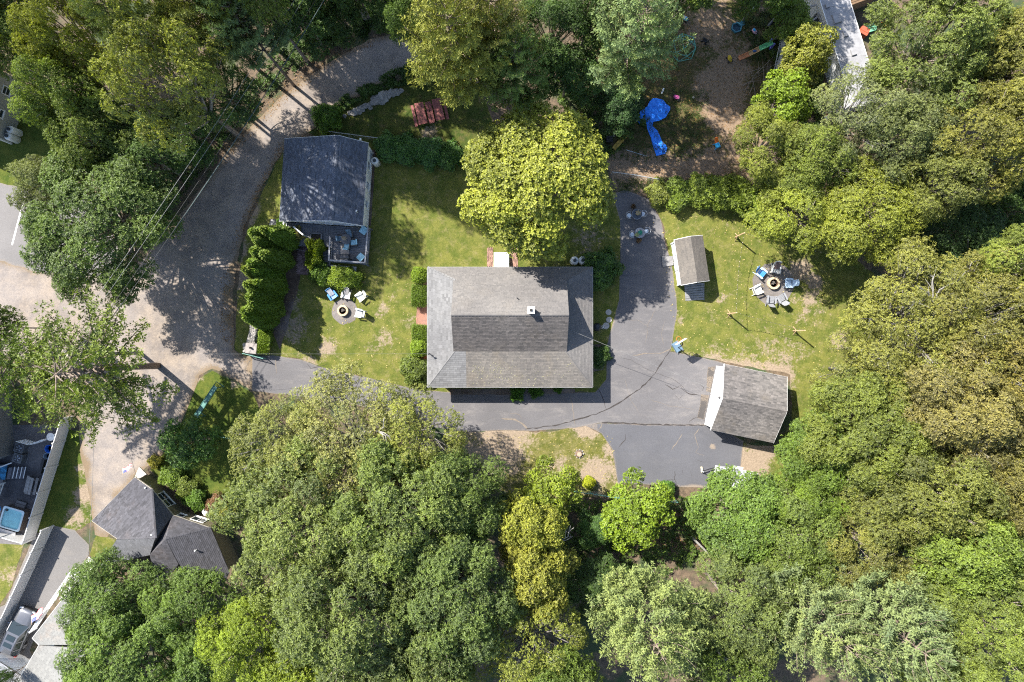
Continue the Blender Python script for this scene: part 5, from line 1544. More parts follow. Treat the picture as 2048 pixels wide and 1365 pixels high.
# ---------------------------------------------------------------- beige house at the left edge and the flat brown roof, trailer at the top right
bh_ = thing('beige_house', 'tall beige-grey sided house wall at the left edge', 'house', P(-60, 215))
w0 = P(60, 172); w1 = P(24, 288)
dv = (w1 - w0).normalized(); inn = V3(dv.y, -dv.x, 0)
if inn.x > 0: inn = -inn
mb = MB(bh_.location)
q0 = w0 + inn * 8; q1 = w1 + inn * 8
mb.prism([w0, w1, q1, q0], 0, 5.6); mb.build('wall', mat_siding('siding_tan', (.33, .33, .30), .13), bh_)
roof_planes(bh_, [[w0 - dv * .4 - inn * .3 + V3(0, 0, 5.62), w1 + dv * .4 - inn * .3 + V3(0, 0, 5.62), w1 + dv * .4 + inn * 4 + V3(0, 0, 7.6), w0 - dv * .4 + inn * 4 + V3(0, 0, 7.6)],
                  [w1 + dv * .4 + inn * 8.3 + V3(0, 0, 5.62), w0 - dv * .4 + inn * 8.3 + V3(0, 0, 5.62), w0 - dv * .4 + inn * 4 + V3(0, 0, 7.6), w1 + dv * .4 + inn * 4 + V3(0, 0, 7.6)]], sh_house, deckm, 'roof', seed=24)
mb = MB(bh_.location); mb.bar(w1 + V3(0, 0, .02), w1 + V3(0, 0, 5.55), .16); mb.build('corner_trim', WHITE(), bh_)
window(bh_, w0.lerp(w1, .62) + V3(0, 0, 2.6), (-inn.x, -inn.y), .85, 1.0, cols=1, rows=2)
window(bh_, w0.lerp(w1, .25) + V3(0, 0, 2.6), (-inn.x, -inn.y), .85, 1.0, cols=1, rows=2)

tr = thing('mobile_home', 'long white mobile home roof dappled with shade at the upper right', 'trailer', XY(P(1690, 90, 3), 0))
t0, t1, t2, t3 = P(1627, -40, 3.1), P(1690, -30, 3.1), P(1762, 205, 3.1), P(1706, 215, 3.1)
mb = MB(tr.location); mb.slab([t0, t1, t2, t3], .14); rf = mb.build('roof', M('roof_white_membrane', (.25, .25, .26), .6, .16, 1.2), tr)
mb = MB(tr.location); mb.prism([t0.lerp(t2, .03), t1.lerp(t3, .03), t2.lerp(t0, .03), t3.lerp(t1, .03)], 0, 2.95); mb.build('wall', mat_siding('siding_white', (.62, .63, .64)), tr)
axt = (t3 - t0).normalized(); pxt = Vector((axt.y, -axt.x, 0))
rzt = math.atan2(axt.y, axt.x)
for (x, y, w, h) in ((1674, 37, .95, .8), (1691, 68, .55, .45), (1707, 105, .6, .5), (1655, 12, .4, .4)):
    p = P(x, y, 3.2); mb = MB(tr.location); mb.box((p.x, p.y, 3.19), (w, h, .16), rzt, taper=.9); mb.build('roof_hatch', M('roof_white_membrane', (.25, .25, .26), .6, .16, 1.2), rf)
for t in (.2, .4, .6, .8):
    a, b = t0.lerp(t3, t), t1.lerp(t2, t); mb = MB(tr.location); mb.bar(a + V3(0, 0, .008), b + V3(0, 0, .008), .05, .03); mb.build('roof_seam', M('seam_grey', (.30, .30, .31), .7), rf)
mb = MB(tr.location)
for a, b in ((t0, t3), (t1, t2), (t2, t3)): mb.bar(a + V3(0, 0, -.05), b + V3(0, 0, -.05), .06, .14)
mb.build('fascia', WHITE(), tr)
# lean-to frame beside it
lt = thing('lean_to_frame', 'weathered grey lean-to frame at the left of the mobile home', 'frame', P(1600, 45))
for a, b, z in (((1592, 5), (1603, 32), 2.2), ((1610, 48), (1622, 70), 2.0), ((1635, 25), (1645, 48), 2.3), ((1598, 20), (1640, 8), 2.2), ((1612, 52), (1640, 30), 2.1)):
    mb = MB(lt.location); mb.bar(P(*a, z), P(*b, z), .16, .08); mb.build('beam', M('wood_grey', (.26, .255, .25), .85, .2), lt)
for x, y in ((1592, 5), (1603, 32), (1622, 70), (1635, 25)):
    p = P(x, y, 2.1); mb = MB(lt.location); mb.box((p.x, p.y, 1.0), (.1, .1, 2.0)); mb.build('post', M('wood_grey', (.26, .255, .25), .85, .2), lt)
mb = MB(lt.location); mb.slab([P(1618, 40, 1.9), P(1634, 32, 1.9), P(1644, 55, 1.9), P(1630, 62, 1.9)], .05); mb.build('panel', M('tar_dark', (.035, .04, .05), .6), lt)
br = thing('brown_roof', 'brown timber roof edge at the top of the picture', 'building', XY(P(1720, -15, 2.8), 0))
for i in range(6):
    a = P(1694 + 3 * i, 14 - 6 * i, 2.8 + .08 * i); b = P(1764 + 3 * i, -12 - 6 * i, 2.8 + .08 * i)
    mb = MB(br.location); mb.slab([a, b, b + V3(.1, .3, .06), a + V3(.1, .3, .06)], .06); mb.build('plank', M('wood_brown', (.20, .125, .07), .85, .2), br)
mb = MB(br.location); mb.prism([P(1697, 10, 2.6), P(1764, -16, 2.6), P(1780, -50, 2.6), P(1710, -40, 2.6)], 0, 2.6); mb.build('wall', M('wood_brown', (.20, .125, .07), .85, .2), br)

# pale debris flecks on the front skirt roof
rgd = np.random.default_rng(4)
q = []
for i in range(260):
    cx, cy, s = ((1000, 735, 26), (980, 755, 40), (1040, 765, 40), (950, 740, 22), (1100, 750, 60))[i % 5]
    x, y = rgd.normal(cx, s * .6), rgd.normal(cy, s * .3)
    if 945 < x < 1170 and 712 < y < 772 and (x - 1024) < 100 + (y - 703) * .8: q.append(tuple(ray_plane(x, y, skirt_s2[0], skirt_s2[1], skirt_s2[2]) + V3(0, 0, .035) - mh.location))
q = np.array(q); ax = unit(np.column_stack([rgd.normal(size=(len(q), 2)), np.zeros(len(q))]))
dbo = link('debris', leaf_mesh('debris', q, ax, np.tile([0, 0, 1.], (len(q), 1)), .075 * rgd.uniform(.5, 1.4, len(q)), .07 * rgd.uniform(.5, 1.3, len(q)), rgd.uniform(0, 1, len(q)), LEAF), mh); dbo['kind'] = 'stuff'; dbo.color = (.34, .33, .29, 1)
# ---------------------------------------------------------------- seats and fire pits
def plastic(n, c): return M('plastic_' + n, c, .45, .08, 3)
def adirondack(px, py, yaw, mat, label, seatmat=None, sc_=1.12, group=None, towel=None):
    """slatted low garden chair; faces local -y"""
    o = thing('garden_chair', label, 'chair', P(px, py, .3).xy.to_3d(), yaw, group)
    o.scale = (sc_,) * 3
    w, sm = .54, seatmat or mat
    m = MB()
    for i in range(5):
        y = -.28 + i * .115; z = .37 - i * .022
        m.box((0, y, z), (w, .1, .025), rx=-.18)
    s = m.build('seat', sm, o); s['kind'] = 'stuff'
    b = MB()
    for i in range(5):
        x = -.21 + i * .105; hgt = .62 + .12 * math.cos((i - 2) * .6)
        b.box((x, .30 + hgt * .21, .29 + hgt * .46), (.095, .022, hgt), rx=-.44)
    bo = b.build('backrest', sm, o); bo['kind'] = 'stuff'
    for sx in (-1, 1):
        a = MB(); a.prism([(sx * .27, -.36), (sx * .40, -.34), (sx * .39, .22), (sx * .30, .32), (sx * .26, .30)] if sx > 0 else [(-.26, .30), (-.30, .32), (-.39, .22), (-.40, -.34), (-.27, -.36)], .54, .57); a.build('arm', mat, o)
        l = MB(); l.box((sx * .31, -.30, .27), (.035, .10, .54)); l.build('leg', mat, o)
        l = MB(); l.bar((sx * .31, -.30, .36), (sx * .29, .52, .04), .03, .11); l.build('leg', mat, o)
    if towel:
        t = MB(); t.slab([(-.2, .0, .42), (.22, -.02, .42), (.25, .5, .85), (-.18, .52, .86)], .03); t.build('cushion', towel, o)
    return o
white_p = plastic('white', (.66, .65, .60)); grey_p = plastic('grey', (.23, .235, .25)); lblue_p = plastic('pale_blue', (.42, .55, .68)); blue_p = plastic('blue', (.04, .20, .48)); teal_p = plastic('teal', (.05, .28, .42)); silver_p = plastic('silver', (.40, .42, .44))
def face_to(px, py, cx, cy):
    d = P(cx, cy) - P(px, py)
    return math.atan2(d.y, d.x) + math.pi / 2
G1 = 'chairs round the right fire pit'
for x, y, m, sm, l, tw in ((1521, 547, lblue_p, blue_p, 'garden chair with white arms and a blue seat, upper left of the right fire pit', None),
                           (1550, 539, white_p, white_p, 'white garden chair with a brown cushion above the right fire pit', M('cloth_brown', (.13, .09, .085), .9)),
                           (1577, 567, lblue_p, lblue_p, 'pale blue garden chair right of the right fire pit', None),
                           (1514, 580, white_p, white_p, 'plain white garden chair left of the right fire pit', None),
                           (1541, 601, grey_p, grey_p, 'left one of two grey garden chairs below the right fire pit', None),
                           (1562, 598, grey_p, grey_p, 'right one of two grey garden chairs below the right fire pit', None)):
    adirondack(x, y, face_to(x, y, 1545, 567), m, l, sm, 1.2, G1, tw)
G2 = 'chairs round the left fire pit'
for x, y, m, l, tw in ((666, 591, blue_p, 'bright blue garden chair at the left fire pit', M('cloth_white', (.7, .7, .7), .9)),
                       (693, 590, white_p, 'white garden chair with a grey cushion at the left fire pit', M('cloth_grey', (.3, .29, .28), .9)),
                       (722, 594, white_p, 'plain white garden chair at the left fire pit, nearest the deck shadow', None),
                       (719, 627, silver_p, 'silver-grey garden chair right of the left fire pit', None)):
    adirondack(x, y, face_to(x, y, 687, 621), m, l, m, 1.12, G2, tw)

def fire_pit(px, py, R, label, ashcol, rows=2, n=12):
    o = thing('fire_pit', label, 'fire pit', P(px, py))
    stone = M('pit_stone', (.46, .36, .235), .9, .22, 3, bump=.4)
    for r in range(rows):
        for i in range(n):
            a0 = 6.283 * (i + .5 * r) / n + .015; a1 = 6.283 * (i + 1 + .5 * r) / n - .015
            m = MB(); q = []
            for a, rr in ((a0, R), ((a0 + a1) / 2, R * 1.01), (a1, R), (a1, R * .68), ((a0 + a1) / 2, R * .67), (a0, R * .68)): q.append((rr * math.cos(a), rr * math.sin(a)))
            m.prism(q, .2 * r + .004, .2 * (r + 1) - .006); m.build('block', stone, o)
    m = MB(); m.cyl((0, 0, 0), R * .66, .10, 20); m.build('ash', M('ash_' + str(px), ashcol, .95, .35, 6), o)
    m = MB(); m.lathe((0, 0, .1), [(R * .66, 0), (R * .66, .30), (R * .63, .30), (R * .63, 0)], 20); m.build('steel_liner', M('rust_steel', (.10, .055, .035), .8, .3), o)
    for i in range(4):
        a = i * .8; m = MB(); m.tube([(-R * .4 * math.cos(a), -R * .4 * math.sin(a) + .05 * i, .16 + .03 * i), (R * .4 * math.cos(a), R * .4 * math.sin(a), .18 + .03 * i)], .05, 6); m.build('log', M('log_char', (.09, .08, .07), .95, .4), o)
fire_pit(1545, 567.5, .60, 'round stone fire pit with pale ash on the right lawn', (.55, .52, .48))
fire_pit(687, 622, .54, 'round stone fire pit with dark logs on the left lawn', (.05, .045, .04))

# light poles strung with bulbs
poles = [(1470, 475), (1455, 628), (1586, 662)]
woodp = M('pole_wood', (.42, .29, .17), .8, .2)
tops = []
for i, (x, y) in enumerate(poles):
    o = thing('light_pole', ['upper wooden pole on the fire pit lawn', 'lower left wooden pole on the fire pit lawn, below the shed', 'lower right wooden pole on the fire pit lawn, below the fire pit'][i], 'pole', P(x, y), 0, 'wooden poles round the fire pit')
    m = MB(); m.box((0, 0, 1.4), (.1, .1, 2.8)); m.build('post', woodp, o)
    m = MB(); m.bar((-.02, -.4, .04), (0, -.03, .75), .06); m.build('brace', woodp, o)
    m = MB(); m.bar((0.0, .4, .04), (0, .03, .75), .06); m.build('brace', woodp, o)
    tops.append(P(x, y) + V3(0, 0, 2.75))
far = P(1640, 520) + V3(0, 0, 3.6)
for k, (a, b, l) in enumerate(((tops[0], tops[1], 'string of bulbs between the two left poles'), (tops[1], tops[2], 'string of bulbs between the two lower poles'), (tops[0], far, 'string of bulbs from the upper pole to the trees'))):
    o = thing('string_lights', l, 'string lights', a)
    pts = [a.lerp(b, t / 16) - V3(0, 0, .55 * math.sin(math.pi * t / 16)) - a for t in range(17)]
    m = MB(); m.tube(pts, .012, 4); m.build('cable', M('cable_black', (.02, .02, .02), .6), o)
    bm = MB(); bm.ball((0, 0, -.07), (.035, .035, .055), 6, 4); bme = bm.mesh('bulb', M('bulb_clear', (.55, .5, .4), .2))
    L = (b - a).length; kk = int(L / .45)
    for i in range(1, kk):
        t = i / kk; link('bulb', bme, o, a.lerp(b, t) - V3(0, 0, .55 * math.sin(math.pi * t)) - a)

# ---------------------------------------------------------------- cafe sets on the driveway
def round_table(px, py, r, mat, label, top_z=.72):
    o = thing('patio_table', label, 'table', P(px, py))
    m = MB(); m.lathe((0, 0, top_z - .02), [(r * .97, 0), (r, .01), (r * .98, .022)], 24); m.build('table_top', mat, o)
    m = MB(); m.lathe((0, 0, top_z - .03), [(r * 1.0, 0), (r * 1.03, .02), (r * 1.0, .035), (r * .96, .035), (r * .96, 0)], 24); m.build('rim', M('iron_pale', (.22, .24, .28), .5), o)
    for i in range(4):
        a = i * 1.571 + .6; m = MB(); m.tube([(.06 * math.cos(a), .06 * math.sin(a), .68), (.15 * math.cos(a), .15 * math.sin(a), .35), (r * .75 * math.cos(a), r * .75 * math.sin(a), 0)], .018, 6); m.build('leg', M('iron_pale', (.22, .24, .28), .5), o)
    return o
def cafe_chair(px, py, yaw, label, group):
    o = thing('cafe_chair', label, 'chair', P(px, py), yaw, group)
    m = MB(); m.lathe((0, 0, .43), [(.19, 0), (.22, .02), (.19, .05)], 16); m.build('seat', plastic('frost', (.50, .56, .62)), o)
    ir = M('iron_white', (.50, .52, .55), .45)
    m = MB(); pts = [(.34 * math.cos(a), .34 * math.sin(a) + .02, .62 + .16 * math.sin(max(0, a - .0)) * (1 if a < 3.15 else 0)) for a in [(-.5 + i * (4.14) / 14) for i in range(15)]]
    m.tube(pts, .016, 5); m.build('back_hoop', ir, o)
    for a in (-.3, .8, 2.3, 3.4):
        m = MB(); m.tube([(.34 * math.cos(a), .34 * math.sin(a) + .02, .62), (.2 * math.cos(a), .2 * math.sin(a), .44), (.27 * math.cos(a), .27 * math.sin(a), 0)], .013, 5); m.build('leg', ir, o)
    return o
def potted(px, py, z, r, h, potm, col, label, fl=None, name='potted_plant'):
    o = thing(name, label, 'plant', P(px, py, z))
    m = MB(); m.lathe((0, 0, 0), [(r * .45, 0), (r * .6, h * .4), (r * .55, h * .42)], 12); m.build('pot', potm, o)
    rg = np.random.default_rng(int(px)); n = 60
    d = unit(rg.normal(size=(n, 3)) + np.array([0, 0, .8])); pos = d * r * rg.uniform(.5, 1, n)[:, None] + np.array([0, 0, h * .55])
    a = rosettes(rg, pos, d, 5, .10, .05); f = link('foliage', leaf_mesh('foliage', *a, LEAF), o); f.color = (*col, 1)
    return o
glass_t = M('table_glass_dark', (.035, .045, .06), .08, .1)
round_table(1271.5, 431.5, .50, glass_t, 'upper round dark glass table on the driveway')
round_table(1277, 468.5, .50, M('table_mosaic', (.28, .27, .28), .5, .3, 8), 'lower round pale table on the driveway')
for x, y, a, l in ((1257, 433, 1.57, 'white chair left of the upper driveway table'), (1284, 430, -1.57, 'white chair right of the upper driveway table'), (1263, 471, 1.57, 'white chair left of the lower driveway table'), (1291, 464, -1.57, 'white chair right of the lower driveway table')):
    cafe_chair(x, y, a, l, 'chairs at the driveway tables')
terra = M('terracotta', (.25, .10, .05), .85, .15)
potted(1276, 427, .72, .22, .2, terra, (.45, .38, .40), 'pinkish plant on the upper driveway table')
potted(1280, 466, .72, .20, .2, terra, (.06, .40, .45), 'turquoise pinwheel plant on the lower driveway table')
potted(1274, 470, .72, .18, .2, terra, (.45, .48, .40), 'pale plant on the lower driveway table')
potted(1277, 482, 0, .24, .3, terra, (.20, .12, .07), 'brown potted plant below the lower driveway table')
potted(1266, 414, 0, .20, .3, terra, (.10, .06, .04), 'dark potted plant above the upper driveway table')

# ---------------------------------------------------------------- deck furniture
DF = 'seats on the cottage deck'
def deck_chair(px, py, yaw, cush, label, w=.6):
    o = thing('deck_chair', label, 'chair', P(px, py, DZ + .2).xy.to_3d() + V3(0, 0, DZ), yaw, DF)
    fr = M('rattan', (.10, .085, .07), .8)
    m = MB(); m.box((0, 0, .30), (w + .1, .6, .08)); m.build('frame', fr, o)
    m = MB(); m.box((0, -.02, .39), (w, .56, .11), taper=.94); m.build('seat_cushion', cush, o)
    m = MB(); m.box((0, .30, .62), (w, .13, .46), rx=-.28, taper=.95); m.build('back_cushion', cush, o)
    for sx in (-1, 1):
        m = MB(); m.box((sx * (w / 2 + .07), 0, .52), (.07, .6, .05)); m.build('arm', fr, o)
        for sy in (-.26, .26): m = MB(); m.box((sx * (w / 2 + .06), sy, .25), (.05, .05, .5)); m.build('leg', fr, o)
    return o
cush = M('cushion_aqua', (.30, .50, .56), .85, .3, 9); cush2 = M('cushion_slate', (.16, .24, .30), .85, .2)
deck_chair(727.5, 463, -.6, cush, 'aqua lounge chair in the upper right corner of the deck', .72); deck_chair(722, 515, -2.3, cush, 'aqua lounge chair in the lower right corner of the deck', .72)
deck_chair(699.5, 470, .1, cush2, 'deck chair above the closed parasol', .5); deck_chair(683, 478, 1.7, cush2, 'deck chair left of the closed parasol', .5)
deck_chair(708.5, 486, -1.5, cush, 'deck chair right of the closed parasol', .5); deck_chair(694, 493, 3.0, cush, 'deck chair below the closed parasol', .5)
t_ = thing('deck_table', 'round table under the closed parasol on the deck', 'table', P(695, 481, DZ))
m = MB(); m.lathe((0, 0, .68), [(.5, 0), (.52, .02), (.5, .04)], 20); m.build('table_top', M('slate_top', (.07, .075, .085), .4), t_)
m = MB(); m.cyl((0, 0, 0), .06, .68, 8); m.build('leg', M('dark_metal', (.06, .06, .065), .5, .2, metal=.4), t_)
um = thing('closed_parasol', 'closed tan parasol over the deck table', 'parasol', P(695, 481, DZ + .02))
m = MB(); m.cyl((0, 0, 0), .025, 2.45, 8); m.build('pole', M('wood_pole_light', (.35, .27, .18), .6), um)
cl_ = M('canvas_tan', (.36, .29, .22), .9, .2)
for i in range(8):
    a = i * .785; c_, s_ = math.cos(a), math.sin(a)
    m = MB(); m.raw([(.02 * c_, .02 * s_, 2.42), (.17 * c_ - .06 * s_, .17 * s_ + .06 * c_, 1.45), (.26 * c_, .26 * s_, 1.0), (.17 * c_ + .06 * s_, .17 * s_ - .06 * c_, 1.45), (.10 * c_, .10 * s_, 1.35)], [(0, 1, 2), (0, 2, 3), (0, 4, 1), (0, 3, 4), (1, 4, 2), (4, 3, 2)]); m.build('canvas_fold', cl_, um)
rug = thing('deck_rug', 'pale rug on the deck between the chairs and the grill', 'rug', P(691, 500, DZ))
m = MB(); m.slab([P(682, 490, DZ + .02) - rug.location, P(700, 492, DZ + .02) - rug.location, P(697, 510, DZ + .02) - rug.location, P(681, 508, DZ + .02) - rug.location], .012); m.build('weave', M('rug_pale', (.42, .37, .32), .95, .15, 8), rug)
gl = thing('gas_grill', 'black gas grill with a curved lid on the deck', 'grill', P(694, 516, DZ))
blk = M('grill_black', (.018, .018, .02), .4, .2)
m = MB(); m.box((0, 0, .45), (1.0, .5, .75)); m.build('cabinet', blk, gl)
m = MB()
prof = [(-.26, .84), (-.25, 1.0), (-.15, 1.12), (.02, 1.16), (.18, 1.1), (.26, .98), (.27, .84)]
vs = [(x, y, z) for x in (-.42, .42) for y, z in prof]; n = len(prof)
m.raw(vs, [tuple(range(n))[::-1], tuple(range(n, 2 * n))] + [(i, i + 1, n + i + 1, n + i) for i in range(n - 1)]); m.build('lid', M('grill_lid', (.05, .05, .052), .35, .3), gl)
for sx in (-1, 1):
    m = MB(); m.box((sx * .68, 0, .85), (.36, .46, .04)); m.build('side_shelf', blk, gl)
m = MB(); m.tube([(-.35, -.33, .95), (.35, -.33, .95)], .02, 6); m.build('handle', M('chrome', (.5, .5, .5), .25, .1, metal=.8), gl)

# ---------------------------------------------------------------- propane tanks, conditioners
def tank(px, py, label, r=.38, h=1.25, group=None, lid=.17):
    o = thing('propane_tank', label, 'gas tank', P(px, py), 0, group)
    m = MB(); m.lathe((0, 0, 0), [(r * .7, 0), (r, .08), (r, h - .22), (r * .93, h - .1), (r * .7, h - .02), (r * .3, h)], 20); m.build('vessel', M('tank_white', (.66, .66, .63), .4, .06), o, smooth=True)
    m = MB(); m.lathe((0, 0, h - .02), [(lid, 0), (lid, .14), (lid * .85, .18)], 14); m.build('valve_dome', M('tank_lid', (.04, .05, .06), .6), o)
    m = MB(); m.cyl((0, 0, -.0), r * .72, .06, 14); m.build('foot_ring', M('concrete_grey', (.17, .165, .165), .9, .2), o)
    return o
tank(1147.5, 524, 'left one of two white propane tanks above the main house', .42, 1.15, 'tanks above the main house'); tank(1163.5, 523.5, 'right one of two white propane tanks above the main house', .42, 1.15, 'tanks above the main house')
tank(754, 328, 'white propane tank beside the cottage', .38, 1.25)
tank(40, 268, 'upper one of two white propane tanks by the beige wall', .38, 1.5, 'tanks by the beige wall'); tank(36, 281, 'lower one of two white propane tanks by the beige wall', .38, 1.5, 'tanks by the beige wall')
def condenser(px, py, rz, label, s=.85, group=None):
    o = thing('air_conditioner', label, 'air conditioner', P(px, py), rz, group)
    m = MB(); m.box((0, 0, .45), (s, s, .8)); m.build('casing', M('casing_grey', (.10, .105, .11), .5), o)
    m = MB(); m.lathe((0, 0, .85), [(s * .42, 0), (s * .42, .03), (s * .36, .03), (s * .36, .005)], 18); m.build('fan_ring', M('dark_metal', (.06, .06, .065), .5, .2, metal=.4), o)
    for i in range(5):
        a = i * 1.257; m = MB(); m.raw([(.04 * math.cos(a), .04 * math.sin(a), .87), (s * .34 * math.cos(a), s * .34 * math.sin(a), .86), (s * .34 * math.cos(a + .6), s * .34 * math.sin(a + .6), .88)], [(0, 1, 2)]); m.build('fan_blade', M('steel_dull', (.25, .27, .30), .4, metal=.5), o)
    m = MB(); m.box((0, 0, .025), (s * 1.15, s * 1.15, .05)); m.build('pad', M('concrete_grey', (.17, .165, .165), .9, .2), o)
condenser(62, 190, .3, 'grey air conditioner beside the beige wall')
condenser(50, 894, -.3, 'upper one of two dark air conditioners on the patio', .9, 'patio air conditioners'); condenser(47, 914, -.3, 'lower one of two dark air conditioners on the patio', .9, 'patio air conditioners')

# ---------------------------------------------------------------- picnic tables
def picnic(px, py, rz, label):
    o = thing('picnic_table', label, 'picnic table', P(px, py, .5).xy.to_3d(), rz, 'red picnic tables')
    rw = M('red_stain', (.185, .055, .048), .7, .25, 3)
    for i in range(4):
        m = MB(); m.box((-.33 + i * .22, 0, .75), (.205, 2.15, .045)); m.build('top_board', rw, o)
    for sx in (-1, 1):
        m = MB(); m.box((sx * .72, 0, .45), (.27, 2.15, .045)); m.build('bench', rw, o)
    for sy in (-.75, .75):
        m = MB(); m.bar((-.75, sy, .40), (.75, sy, .40), .05, .1); m.build('brace', rw, o)
        for sx in (-1, 1):
            m = MB(); m.bar((sx * .2, sy + .03, .72), (sx * .62, sy + .03, 0), .05, .1); m.build('leg', rw, o)
picnic(842.5, 229, .22, 'left one of two dark red picnic tables side by side'); picnic(877, 221, .22, 'right one of two dark red picnic tables, partly under pine boughs')

# ---------------------------------------------------------------- fieldstones and dry stone wall
def stone_mesh(seed, n=7):
    m = MB(); m.ball((0, 0, 0), (.5, .5, .5), 8, 5, jit=.22, seed=seed); return m.mesh('stone', STONE)
STONE = M('fieldstone', (.25, .235, .215), .9, .3, 3, bump=.5, bscale=12)
SM = [stone_mesh(i) for i in range(6)]
def stone(parent, p, s, rg):
    o = link('stone', rg.choice(SM), parent, Vector(p) - parent.location); o.scale = s; o.rotation_euler = (rg.uniform(-.2, .2), rg.uniform(-.2, .2), rg.uniform(0, 6)); return o
rg = random.Random(21)
fs = thing('fieldstone_row', 'row of rough pale fieldstones between the lane bank and the picnic lawn', 'stone row', P(750, 205))
for x, y, s in ((690, 233, .4), (700, 227, .5), (709, 226, .8), (716, 221, .6), (723, 219, .75), (731, 213, .6), (738, 211, .55), (746, 206, .7), (752, 203, .9), (760, 200, 1.0), (768, 196, 1.2), (776, 191, .9), (785, 187, .9), (794, 186, .7), (803, 182, .5), (764, 206, .6), (741, 217, .4), (720, 226, .4)):
    stone(fs, P(x, y) + V3(0, 0, s * .18), (s * 1.15, s * .95, s * .6), rg)
sw = thing('dry_stone_wall', 'dry stone wall ending in a square pier at the lane by the cedar hedge', 'stone wall', P(512, 675))
for r in range(3):
    for i in range(15):
        t = i / 14
        for j in (-1, 0, 1):
            c = P(513.5 - 8 * t, 648 + 44 * t); s = rg.uniform(.27, .38)
            stone(sw, (c.x + j * .24 + rg.uniform(-.05, .05), c.y + rg.uniform(-.06, .06), .14 + r * .24), (s, s * rg.uniform(.8, 1.2), .28), rg)
for r in range(4):
    for i in range(3):
        for j in range(3):
            c = P(503, 696); stone(sw, (c.x + (i - 1) * .32, c.y + (j - 1) * .32, .14 + r * .24), (.38, .38, .3), rg)
m = MB(sw.location); c = P(503, 697, 1); m.box((c.x, c.y, 1.08), (1.1, 1.0, .1), -.1); m.build('cap_stone', M('cap_stone', (.24, .215, .20), .9, .2), sw)
lan = thing('wall_lantern', 'small dark lantern on the stone pier', 'lantern', P(502, 696, 1.13))
m = MB(); m.cyl((0, 0, 0), .09, .06, 8); m.build('base', blk, lan); m = MB(); m.lathe((0, 0, .06), [(.08, 0), (.11, .2), (.02, .32)], 6); m.build('housing', blk, lan)

# stepping stones, boulder, stump
for i, (x, y, r, l) in enumerate(((1217, 625, .30, 'upper round stepping stone beside the driveway'), (1218, 640, .30, 'middle round stepping stone beside the driveway'), (1212, 652, .34, 'lower round stepping stone beside the black barrel'))):
    o = thing('stepping_stone', l, 'stepping stone', P(x, y), 0, 'stepping stones by the drive'); m = MB(); m.cyl((0, 0, 0), r, .05, 18, r * .95); m.build('disc', M('concrete_pale', (.34, .32, .29), .9, .12), o)
o = thing('black_kettle_grill', 'black domed grill beside the lower stepping stone', 'grill', P(1192, 655))
m = MB(); m.lathe((0, 0, .55), [(.1, 0), (.34, .12), (.42, .28), (.42, .34), (.36, .5), (.2, .6), (.04, .63)], 20); m.build('bowl', blk, o, smooth=True)
for a in (0, 2.1, 4.2): m = MB(); m.tube([(.2 * math.cos(a), .2 * math.sin(a), .6), (.4 * math.cos(a), .4 * math.sin(a), 0)], .02, 5); m.build('leg', blk, o)
o = thing('hose_reel', 'small pale hose reel on the lower stepping stone', 'hose reel', P(1206, 655, .05))
m = MB(); m.tube([(.22 * math.cos(i * .5), .18 * math.sin(i * .5), .12 + .006 * i) for i in range(40)], .02, 5); m.build('hose', plastic('offwhite', (.5, .48, .45)), o)
m = MB(); m.cyl((0, 0, 0), .1, .3, 10); m.build('hub', plastic('offwhite', (.5, .48, .45)), o)
o = thing('white_boulder', 'large white boulder at the corner of the olive house', 'boulder', P(416, 1021)); m = MB(); m.ball((0, 0, .3), (.42, .5, .42), 12, 8, jit=.08, seed=3); m.build('rock', M('rock_white', (.62, .60, .56), .9, .1), o, smooth=True)
o = thing('white_board', 'white board leaning at the end of the olive house wall', 'board', P(447, 1045)); m = MB(); m.bar((-.25, -.5, .1), (.3, .5, .9), .16, .04); m.build('plank', WHITE(), o); m = MB(); m.bar((.3, .5, 0), (.3, .5, .88), .05, .05); m.build('prop', woodp, o)
o = thing('tree_stump', 'weathered tree stump on the dry lawn by the driveway', 'stump', P(1158, 908))
m = MB(); m.lathe((0, 0, 0), [(.42, 0), (.33, .08), (.28, .25)], 13); m.build('bark', M('stump_bark', (.13, .09, .065), .95, .35, 6, bump=.8), o); m = MB(); m.cyl((0, 0, .25), .24, .015, 13); m.build('cut_face', M('stump_cut', (.30, .23, .16), .9, .3, 12), o)
rgq = random.Random(2)
for i in range(9):
    a = i * .7; s = rgq.uniform(.1, .2); stone(o, o.location + V3(.42 * math.cos(a), .42 * math.sin(a), .06), (s, s, s * .7), rgq)

# ---------------------------------------------------------------- blue tarpaulin
def q2(x, y): return (1180 + x / 6.827, 160 + y / 6.827)
out = [(640, 560), (665, 610), (740, 575), (760, 570), (780, 680), (830, 800), (860, 920), (905, 1045), (1020, 1015), (1050, 940), (1040, 905), (985, 860), (945, 760), (915, 700), (850, 640), (855, 585), (945, 565), (1030, 520), (1090, 410), (1085, 375), (1030, 340), (990, 290), (900, 268), (850, 270), (800, 320), (770, 385), (700, 420), (660, 480)]
op = [P(*q2(*p)) for p in out]; bd = np.array([(p.x, p.y) for p in op])
gx, gy = np.meshgrid(np.arange(bd[:, 0].min(), bd[:, 0].max(), .11), np.arange(bd[:, 1].min(), bd[:, 1].max(), .11)); g_ = np.stack([gx.ravel(), gy.ravel()], 1); g_ = g_[inside(g_, bd)]; g_ = g_[seg_dist(g_, bd) > .05]
nb = len(bd); o3 = delaunay_2d_cdt([Vector(v) for v in np.vstack([bd, g_])], [(i, (i + 1) % nb) for i in range(nb)], [], 1, 1e-5)
tl = thing('blue_tarp', 'crumpled bright blue tarpaulin with a long tail on the soil yard', 'tarp', P(1305, 240))
